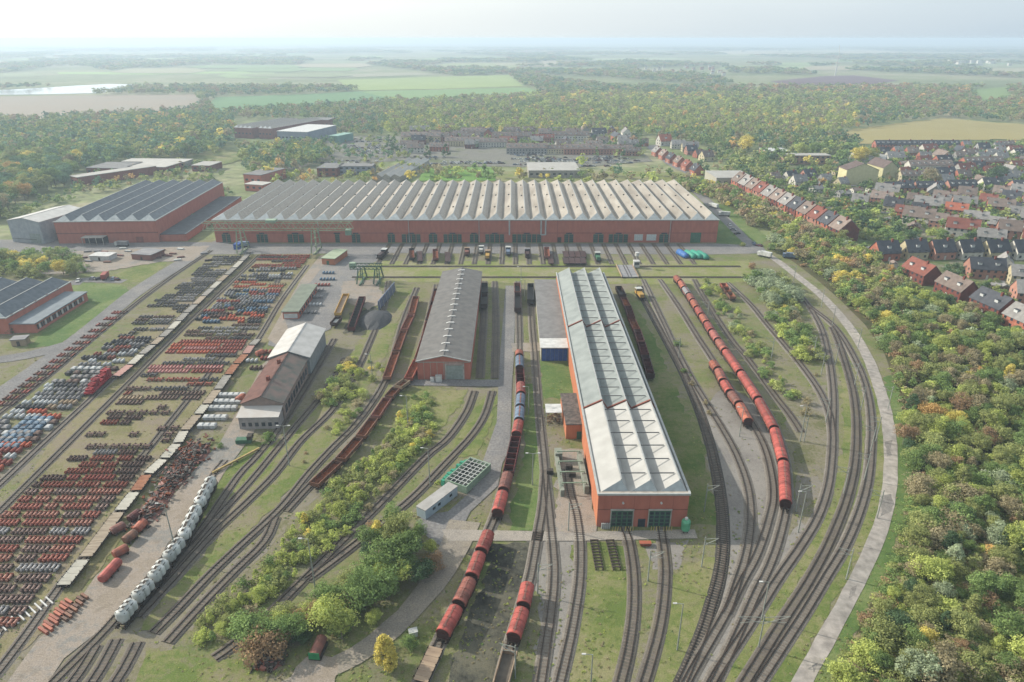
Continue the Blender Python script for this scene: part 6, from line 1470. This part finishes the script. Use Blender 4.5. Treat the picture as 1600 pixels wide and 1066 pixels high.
def inpoly(px, py, poly):
    c = False; n = len(poly)
    for i in range(n):
        x1, y1 = poly[i]; x2, y2 = poly[(i+1) % n]
        if (y1 > py) != (y2 > py) and px < (x2-x1)*(py-y1)/(y2-y1)+x1: c = not c
    return c
RV = random.Random(21)
def wpick(d):
    s = sum(d.values()); r = RV.uniform(0, s)
    for k, v in d.items():
        r -= v
        if r <= 0: return k
    return k
def grove(poly, step, hs, kinds, cols, wf=1.0, skip=0.0, excl=()):
    w_ = [P(*p) for p in poly]; x0, x1 = min(a for a, b in w_), max(a for a, b in w_); y0, y1 = min(b for a, b in w_), max(b for a, b in w_)
    y = y0
    while y < y1:
        x = x0+RV.uniform(0, step)
        while x < x1:
            if inpoly(x, y, w_):
                xx, yy = x+RV.uniform(-.45, .45)*step, y+RV.uniform(-.45, .45)*step
                if RV.random() > skip and not any(math.hypot(xx-a, yy-b) < r for a, b, r in excl):
                    SPECS.append((xx, yy, wpick(kinds), RV.uniform(*hs), wpick(cols), wf*RV.uniform(.85, 1.2)))
            x += step
        y += step
HX = [(a, b, 9) for a, b in HOUSES]
WOODC = {'green': 5, 'olive': 7, 'lime': 4, 'yellow': .45, 'orange': .2, 'russet': .8, 'greybrown': 3.6, 'pale': 1.2, 'dark': .8}
RIGHTW = [(1203,388),(1240,402),(1278,432),(1316,466),(1356,506),(1386,550),(1400,600),(1413,650),(1420,700),(1421,750),(1420,810),(1416,860),(1400,915),(1372,975),(1345,1035),(1318,1110),(1330,1300),(2000,1300),(1900,650),(1640,545),(1585,520),(1530,497),(1475,473),(1425,452),(1380,418),(1335,388),(1290,372),(1230,350)]
grove(RIGHTW, 4.1, (3.4, 8.0), {'broad': 5, 'bush': 3.2, 'tall': .8}, WOODC, 1.1, .06, HX+[(P(a, b)[0], P(a, b)[1], 2.6) for a, b in ((1450,698),(1480,703),(1515,712),(1545,722),(1425,690))])
grove([(1062,282),(1100,290),(1150,305),(1200,330),(1260,362),(1325,392),(1290,400),(1235,385),(1190,360),(1140,328),(1095,305),(1063,298)], 4.8, (6, 10), {'broad': 4, 'bush': 2}, {'olive': 4, 'lime': 1, 'yellow': .6, 'greybrown': 4, 'green': 2, 'russet': 1}, 1.1, .05, [(a, b, 6) for a, b in HOUSES])
# bushes between tracks on the right
BC = {'green': 4, 'olive': 4, 'lime': 3, 'greybrown': 1.5, 'pale': 1, 'yellow': .4}
grove([(1172,440),(1200,432),(1228,445),(1240,470),(1215,485),(1190,470)], 3.4, (5, 7.5), {'bush': 3, 'broad': 2}, {'pale': 5, 'green': 1, 'olive': 1}, 1.2, .05)
grove([(1200,480),(1240,478),(1262,520),(1275,560),(1262,575),(1235,545),(1212,512)], 3.6, (3.5, 6), {'bush': 4}, BC, 1.1, .12)
grove([(1093,440),(1108,440),(1150,490),(1185,540),(1225,590),(1262,640),(1258,655),(1215,615),(1165,555),(1125,500)], 3.4, (1.6, 4.2), {'bush': 4}, BC, 1.0, .3)
grove([(1062,570),(1075,575),(1110,640),(1112,660),(1090,640)], 4, (1, 2.4), {'bush': 4}, {'greybrown': 3, 'green': 2}, 1, .5)
grove([(1255,575),(1280,570),(1292,600),(1288,612)], 4, (.8, 2), {'bush': 4}, {'greybrown': 3, 'green': 2}, 1, .4)
# bush bands between the left tracks
BLD = [(o.location.x, o.location.y+12, 16) for o in COL.objects if o.get('category') == 'building' and o.location.y > 500]
YG = {'lime': 6, 'olive': 5, 'green': 2.5, 'yellow': .5, 'greybrown': 1}
grove([(640,635),(668,640),(672,690),(622,742),(588,776),(556,812),(528,850),(478,896),(430,933),(375,975),(335,1018),(292,1020),(312,980),(360,930),(412,882),(455,850),(462,815),(505,782),(535,745),(588,705),(622,670)], 2.4, (1.9, 3.9), {'bush': 5, 'tall': .9}, YG, 1.15, .02)
grove([(520,590),(560,555),(560,590),(530,630),(500,640),(500,620)], 3.2, (2.5, 4.5), {'bush': 5}, YG, 1, .1)
grove([(560,590),(590,560),(600,580),(570,640),(530,680),(500,690),(520,660)], 3.6, (1.6, 3.6), {'bush': 5}, YG, 1, .25)
grove([(440,735),(500,690),(505,705),(455,750)], 4, (.8, 2), {'bush': 5}, {'russet': 3, 'greybrown': 2, 'green': 1}, 1.1, .4)
grove([(640,610),(690,620),(670,660),(650,665),(635,640)], 4, (1.2, 3.5), {'bush': 5}, {'green': 3, 'olive': 3, 'russet': 2, 'yellow': 1}, 1.1, .35)
grove([(660,760),(690,740),(700,760),(670,790),(640,800)], 4, (1.2, 2.5), {'bush': 5}, YG, 1.1, .4)
grove([(395,985),(440,960),(480,950),(510,915),(560,890),(590,835),(600,810),(640,825),(690,860),(698,890),(650,925),(600,955),(560,985),(530,1000),(500,1000),(440,1015),(400,1015)], 4.2, (4, 7.6), {'broad': 4, 'bush': 3}, {'green': 6, 'dark': 2, 'olive': 2, 'russet': 1, 'lime': 1.2}, 1.15, .05)
for px, py, k, h, c in ((603,1040,'tall',8,'yellow'),(612,1048,'tall',6,'yellow'),(520,985,'broad',10,'lime'),(535,1000,'broad',8,'lime'),(560,955,'broad',10,'green'),(610,900,'broad',11,'green'),(640,880,'broad',10,'green'),(600,935,'broad',9,'green'),(592,850,'tall',7,'yellow'),(620,850,'broad',10,'olive'),(420,690,'bush',4,'green'),(405,1010,'broad',7,'green'),(430,1005,'broad',7,'green'),(470,1000,'bush',4,'dark'),(468,975,'bush',4,'russet'),(640,1010,'bush',3,'green'),(1058,540,'bush',3,'green'),(100,430,'broad',9,'yellow'),(120,432,'broad',9,'olive'),(75,430,'broad',8,'green'),(50,428,'broad',7,'olive'),(25,430,'broad',8,'green'),(18,520,'bush',3,'dark'),(1206,395,'broad',6,'green'),(1160,385,'bush',3,'olive'),(1175,420,'bush',4,'russet'),(0,415,'broad',10,'olive'),(345,700,'bush',2,'green')):
    x, y = P(px, py); SPECS.append((x, y, k, h, c, 1.15))
# left and rear woods
LW = {'green': 6, 'bluegreen': 5, 'olive': 4, 'yellow': .5, 'orange': .4, 'greybrown': 1.5}
grove([(-420,420),(0,345),(20,325),(80,300),(120,280),(150,262),(230,252),(330,246),(360,228),(365,190),(240,188),(120,198),(0,208),(-420,230)], 8.5, (10, 17), {'broad': 1}, LW, 1.1, .04)
grove([(365,250),(420,232),(500,225),(520,250),(480,262),(440,280),(415,285),(380,262)], 8, (8, 14), {'broad': 1}, LW, 1.1, .15)
grove([(100,302),(180,262),(340,252),(345,288),(250,292),(160,300),(120,310)], 8, (3.5, 8), {'broad': 3, 'bush': 3}, {'green': 3, 'bluegreen': 2, 'olive': 3, 'greybrown': 2, 'orange': .3}, 1.1, .35, BLD)
grove([(0,340),(100,302),(120,312),(60,328),(10,352)], 7, (4, 8), {'broad': 3, 'bush': 3}, {'green': 3, 'bluegreen': 2, 'olive': 3}, 1.1, .2, BLD)
grove([(1095,240),(1160,232),(1215,262),(1175,283),(1120,285),(1095,270)], 9, (4, 11), {'broad': 3, 'bush': 2}, {'green': 3, 'dark': 2, 'olive': 3, 'greybrown': 2}, 1.1, .25, BLD+HX)
grove([(1180,248),(1330,225),(1345,240),(1200,262)], 9, (8, 16), {'broad': 3}, {'green': 3, 'dark': 2, 'olive': 3, 'lime': 1}, 1.1, .1, BLD)
grove([(0,400),(60,395),(130,405),(130,432),(60,434),(-100,440),(-100,400)], 6, (4, 8), {'broad': 1, 'bush': 2}, {'olive': 4, 'green': 3, 'yellow': 1}, 1.2, .15)
grove([(410,290),(600,288),(640,270),(660,284),(1060,284),(1060,276),(780,272),(640,262),(420,275)], 10, (5, 10), {'broad': 4, 'bush': 2}, {'olive': 3, 'yellow': 1, 'orange': .5, 'green': 3, 'greybrown': 3, 'lime': 2}, 1.1, .3)
grove([(250,350),(345,292),(365,300),(300,352),(270,372)], 6, (3, 7), {'broad': 2, 'bush': 3}, {'green': 3, 'bluegreen': 3, 'greybrown': 1}, 1.1, .35)
grove([(620,214),(1000,212),(1010,232),(1000,250),(800,235),(640,228)], 11, (5, 11), {'broad': 4, 'bush': 2, 'conifer': 1}, {'dark': 3, 'green': 3, 'olive': 3, 'greybrown': 1}, 1.1, .35, HX)
grove([(505,214),(640,216),(660,255),(480,262)], 12, (4, 9), {'broad': 3, 'bush': 2}, {'green': 3, 'olive': 3, 'bluegreen': 2}, 1.1, .6, HX)
grove([(1140,262),(1330,230),(1360,240),(1390,262),(1330,280),(1320,292),(1180,285)], 11, (6, 14), {'broad': 4, 'conifer': 1}, {'dark': 2, 'green': 3, 'olive': 3, 'yellow': .6}, 1.1, .35, HX)
for px, py, k, h, c in ((1338,262,'broad',22,'yellow'),(1355,260,'broad',18,'olive'),(1250,250,'broad',18,'lime'),(1275,246,'broad',18,'green'),(1455,290,'broad',15,'greybrown'),(1545,290,'broad',17,'dark'),(1560,284,'broad',15,'dark'),(990,226,'broad',12,'russet'),(617,238,'conifer',16,'dark'),(609,232,'conifer',15,'dark'),(668,246,'conifer',13,'dark'),(697,246,'conifer',15,'dark'),(965,278,'broad',13,'bluegreen'),(910,262,'broad',14,'lime'),(812,282,'broad',12,'yellow'),(640,285,'broad',12,'yellow'),(1160,240,'broad',19,'yellow'),(1145,235,'broad',15,'orange')):
    x, y = P(px, py); SPECS.append((x, y, k, h, c, 1.2))
# gardens
grove([(1180,285),(1230,310),(1300,338),(1350,375),(1420,392),(1600,395),(1720,420),(1720,210),(1560,228),(1400,232),(1300,262)], 5.6, (2.5, 8.5), {'broad': 4, 'bush': 4, 'conifer': .7}, {'dark': 3, 'green': 6, 'olive': 3, 'orange': .25, 'russet': .5, 'lime': 1}, 1.15, .3, [(a, b, 6.2) for a, b in HOUSES])
grove([(1215,300),(1330,320),(1400,360),(1400,390),(1340,372),(1230,318)], 7, (2, 5), {'broad': 3, 'bush': 5, 'conifer': .7}, {'dark': 3, 'green': 6, 'olive': 2}, 1.1, .25, [(a, b, 7) for a, b in HOUSES])
grove([(1470,415),(1700,440),(1700,540),(1600,500),(1540,475),(1490,450)], 7.5, (2, 5.5), {'broad': 3, 'bush': 5}, {'dark': 3, 'green': 6, 'olive': 2}, 1.1, .1, [(a, b, 7.5) for a, b in HOUSES])
# the far woods: every place beyond the works that is not field, water or settlement
FARX = [[(-800,156),(0,151),(180,149),(305,148),(318,165),(290,176),(120,184),(-60,194),(-800,215)],[(336,152),(470,148),(560,143),(610,143),(628,158),(560,164),(340,178),(325,165)],
 [(525,125),(660,121),(795,117),(820,135),(860,146),(800,153),(630,160),(560,143)],[(1305,207),(1400,194),(1470,184),(1560,191),(1800,200),(1800,300),(1390,262),(1340,232)],[(1205,127),(1290,119),(1335,118),(1405,126),(1370,131),(1300,140),(1240,137)],
 [(1515,140),(1575,136),(1580,158),(1530,165)],[(-800,146),(0,141),(60,138),(120,133),(170,130.5),(225,131.5),(252,136),(200,140),(150,149),(60,152),(-800,156)],[(470,214),(640,212),(1000,212),(1130,236),(1130,300),(360,300),(440,235)],[(1080,80),(1350,77),(1420,82),(1400,86),(1150,87)],[(360,188),(520,188),(530,235),(360,235)],[(880,91),(1050,89),(1080,93),(960,97)],[(90,112),(380,111),(400,114),(230,118),(90,117)],[(410,118),(640,113),(700,116),(520,123),(420,125)],[(1140,262),(1330,232),(1800,215),(1800,420),(1140,330)],[(990,106),(1130,104),(1140,118),(1000,116)],[(-800,230),(0,208),(120,198),(240,188),(365,188),(365,300),(-800,420)]]
far = []
y = Yp(236)
rg = RV
while y < 9500:
    s = max(8.0, y*.0115); xm = y*.86+40; x = -xm+rg.uniform(0, s)
    while x < xm:
        xx, yy = x+rg.uniform(-.45, .45)*s, y+rg.uniform(-.45, .45)*s
        px, py = proj(xx, yy)
        ok = not any(inpoly(px, py, p) for p in FARX)
        if ok and py < 124: ok = not any(inpoly(px, py+.5, p) for p in FARF)
        if ok and y > 1750 and not (700 < px and py > 138): ok = math.sin(xx*.0031+1)+math.sin(yy*.0023+xx*.0009)+.5*math.sin(xx*.011+yy*.004) > -.15
        if ok:
            v = math.sin(xx*.009+yy*.004)+math.sin(yy*.013-xx*.003+1.3)
            if 600 < px < 1340 and 150 < py < 215: cols = {'yellow': .6+.4*v, 'orange': .3, 'olive': 5, 'lime': 4, 'green': 2.4-v, 'greybrown': 2}
            elif px > 1100 and 135 < py < 175: cols = {'russet': 2, 'orange': .6+v*.3, 'olive': 4, 'green': 2.5-v*.5, 'greybrown': 2}
            else: cols = {'green': 4+v, 'bluegreen': 3, 'olive': 3-v, 'greybrown': 2.5, 'russet': .4}
            cols = {k: max(.01, c) for k, c in cols.items()}
            far.append((xx, yy, 'broad', min(16, 9+s*.25)*rg.uniform(.75, 1.2), wpick(cols), max(1.0, s/11)))
        x += s
    y += s*.9
# split: largest trees and bushes as things, the rest as one mass each
def vis(s):
    px, py = proj(s[0], s[1], s[3]*.5); return -25 < px < 1625 and -10 < py < 1085
def size(s): return s[3]/depth(s[0], s[1])
ind = {'tree': [], 'bush': []}; rest = []
for s in SPECS: (ind['bush' if s[2] == 'bush' else 'tree'] if vis(s) else rest).append(s)
for k in ind:
    ind[k].sort(key=size, reverse=True); rest += ind[k][295:]; ind[k] = ind[k][:295]
TM = {}
def tmesh(kind, lod, v):
    k = (kind, lod, v)
    if k not in TM:
        n, per, sz = {'hi': (64, 60, .0155), 'mid': (34, 22, .029), 'lo': (14, 7, .068)}[lod]
        if kind == 'bush': sz *= 1.35
        TM[k] = leafcloud(kind, n, per, sz, hash((('broad','tall','bush','conifer').index(kind), len(lod), v)) % 9999)
    return TM[k]
CR = {}; TRM = {}
for kk, L in ind.items():
    for i, (x, y, kind, h, c, wf) in enumerate(L):
        v = i % 5; lod = 'hi' if size((x, y, kind, h)) > .022 else 'mid'
        if (kind, lod, v) not in CR:
            V, T = tmesh(kind, lod, v); me = mesh_quads('crown', V, T); me.materials.append(LMAT['green']); CR[(kind, lod, v)] = me
            TRM.setdefault((kind, v), trunk_mesh(kind, v))
        t = bpy.data.objects.new({'bush': 'bush', 'conifer': 'conifer_tree', 'tall': 'slender_tree', 'broad': 'broadleaf_tree'}[kind], None); COL.objects.link(t)
        t.location = (x, y, 0); t.rotation_euler.z = RV.uniform(0, 6.28); t.scale = (h*wf, h*wf*RV.uniform(.85, 1.1), h)
        a = bpy.data.objects.new('crown', CR[(kind, lod, v)]); COL.objects.link(a); a.parent = t; a.material_slots[0].link = 'OBJECT'; a.material_slots[0].material = LMAT[c]
        b = bpy.data.objects.new('stems' if kind == 'bush' else 'trunk', TRM[(kind, v)]); COL.objects.link(b); b.parent = t
        later(t, f"{CWORD[c]} {'bush' if kind == 'bush' else 'conifer' if kind == 'conifer' else 'slender tree' if kind == 'tall' else 'tree'}", 'bush' if kind == 'bush' else 'tree', x, y, 'bushes around the yard' if kind == 'bush' else 'trees around the works')
AV, AT, AC = [], [], []
def mass(L, lodf):
    G = {}
    for i, s in enumerate(L): G.setdefault((s[2], lodf(s), i % 5), []).append(s)
    for (kind, lod, v), ss in G.items():
        V, T = tmesh(kind, lod, v); n = len(V)
        A = np.array([(s[0], s[1], s[3], s[5]) for s in ss]); m = len(A); th = RNG.uniform(0, 6.28, m); co_, si = np.cos(th), np.sin(th)
        X = V[None, ..., 0]*(A[:, 2]*A[:, 3])[:, None, None]; Y = V[None, ..., 1]*(A[:, 2]*A[:, 3])[:, None, None]; Z = V[None, ..., 2]*A[:, 2][:, None, None]
        c3, s3 = co_[:, None, None], si[:, None, None]
        W = np.stack([X*c3-Y*s3+A[:, 0][:, None, None], X*s3+Y*c3+A[:, 1][:, None, None], np.broadcast_to(Z, X.shape)], -1)
        ca = np.array([lin(PAL[s[4]][0]) for s in ss]); cb = np.array([lin(PAL[s[4]][1]) for s in ss]); br = RNG.uniform(.88, 1.14, (m, 1, 1))
        t_ = T[None, :, None]; C = (ca[:, None]*(1-t_)+cb[:, None]*t_)*br
        AV.append(W.reshape(-1, 4, 3)); AT.append(np.broadcast_to(T, (m, n)).reshape(-1)); AC.append(C.reshape(-1, 3))
mass(rest, lambda s: 'mid' if depth(s[0], s[1]) < 420 else 'lo')
def build_mass(name):
    global AV, AT, AC
    me = mesh_quads(name, np.concatenate(AV), np.concatenate(AT), np.concatenate(AC)); me.materials.append(leaf_mat('leaves_mass', None, None, attr=True))
    o = bpy.data.objects.new(name, me); COL.objects.link(o); tag(o, None, None, None, 'stuff'); print(name, len(me.polygons)); AV, AT, AC = [], [], []
build_mass('woodland')
mass(far, lambda s: 'lo'); build_mass('far_woodland')
und = []
for i in range(5200):
    px, py = RV.uniform(1190, 1650), RV.uniform(395, 1120)
    if inpoly(px, py, [(1203,390),(1240,404),(1278,434),(1314,468),(1354,508),(1384,551),(1400,600),(1412,650),(1418,700),(1418,755),(1414,815),(1402,865),(1376,920),(1348,975),(1318,1035),(1290,1110),(1700,1130),(1700,580),(1585,520),(1475,473),(1380,418),(1290,372)]):
        x, y = P(px, py)
        if not any(math.hypot(x-a, y-b) < 9 for a, b in HOUSES): und.append((x, y, 'bush', RV.uniform(.8, 2.6), wpick({'olive': 4, 'green': 4, 'lime': 2, 'greybrown': 2.5, 'russet': .8}), 1.5))
mass(und, lambda s: 'lo' if s[1] > 150 else 'mid'); build_mass('undergrowth')
# weeds and tufts in the yard
q = []; 
tuf = []
TRKP = np.array([p for c in TRK for p in c])
ROADB = [(min(a for a, b in p), max(a for a, b in p), min(b for a, b in p), max(b for a, b in p), p) for p in ROADP]
for i in range(11000):
    px, py = RV.uniform(-20, 1420), 400+ (RV.random()**.8)*690; x, y = P(px, py)
    if 905 < px < 1080 and 420 < py < 830: continue
    if 640 < px < 760 and 410 < py < 600: continue
    if 380 < px < 520 and 510 < py < 670: continue
    if any(a < x < b and c_ < y < d_ and inpoly(x, y, p) for a, b, c_, d_, p in ROADB): continue
    d = np.min(np.abs(TRKP[:, 0]-x)+np.abs(TRKP[:, 1]-y)) if len(TRKP) else 9
    if d < 2.2: continue
    if math.sin(x*.11+y*.07)+math.sin(y*.13-x*.05) < -.1 and RV.random() < .8: continue
    tuf.append((x, y, 'bush', RV.uniform(.12, .36), wpick({'olive': 4, 'green': 2, 'greybrown': 4, 'lime': 3}), 2.0))
mass(tuf, lambda s: 'lo'); build_mass('weeds')
LM += [('the clearing path in the wood',1500,705),('the bottom right corner of the photo',1590,1050),('the red-brown roofed house at the wood edge',1436,438),('the slate roofed house at the wood edge',1548,490),('the middle of the right photo edge',1595,640),('the lower right photo edge',1595,850),('the tall lamp post in the bushes',495,935),('the green ended drum tank',497,1022),('the pale container',684,790),('the rusty open wagons\' near end',488,757),('the brown brick shed',430,650),('the grey roofed warehouse',693,590),
('the willow-like bushes above the right tracks',1200,450),('the six-ridged brick hall',170,380),('the white metal shed',40,370),('the yellow apartment houses',1360,285),('the gable-fronted row',1480,403),('the dark roofed rows',1450,300),('the left photo edge',0,300),('the bottom of the bush band',320,1005),('the long red row\'s middle',1135,545),('the short red row',1142,610),('the concrete road near the gatehouse',1220,412),('the upper curve of the concrete road',1320,505),('the lower half of the concrete road',1390,850),('the school blocks',1250,255),('the white roofed distant hall',455,222)]
LM += [('the gatehouse road right of the longest hall',1150,365),('the small parking at the side road',150,436),('the sports field',715,262),('the teal green hall',520,230),('the wide grey hall behind the longest one',866,268),('the terraced houses',1040,250),
('the bend of the concrete road',1375,600),('the rounded bend of the tracks',1300,560),('the front of the orange brick shed',1000,840),('the train beside the central road',808,640),('the last wagon of the long red row',1229,790),('the bottom end of the concrete road',1270,1060),('the traverser',980,425),('the right corner of the longest hall',1119,378)]
flush_labels()
for o in list(COL.objects):
    lb = o.get('label')
    if lb and len(lb.split()) > 16:
        for a, b in ((' the front of the', ' the'), ('grey-brown thin-leaved', 'grey-brown'), (' of the settlement',''), ('bottom right corner of the photo','bottom right photo corner'), ('the gatehouse road right of the longest hall','the gatehouse road'), ('the wide grey hall behind the longest one','the wide grey hall'), (', first from the far end of the row along the wood', ', first in the row along the wood'), ('from the far end of the row behind the longest hall','in the row behind the longest hall'), ('from the far end of the row along the wood','from the far end along the wood'), ('from the left at the edge of the wood','from left at the wood edge'), ('from left in the dark roofed rows across the settlement','from left in the dark roofed rows'), ('from left in the farthest row below the tan field','from left below the tan field'), ('the brick', 'the brick')):
            lb = lb.replace(a, b)
        if len(lb.split()) > 16: print('LONG', len(lb.split()), lb)
        o['label'] = lb
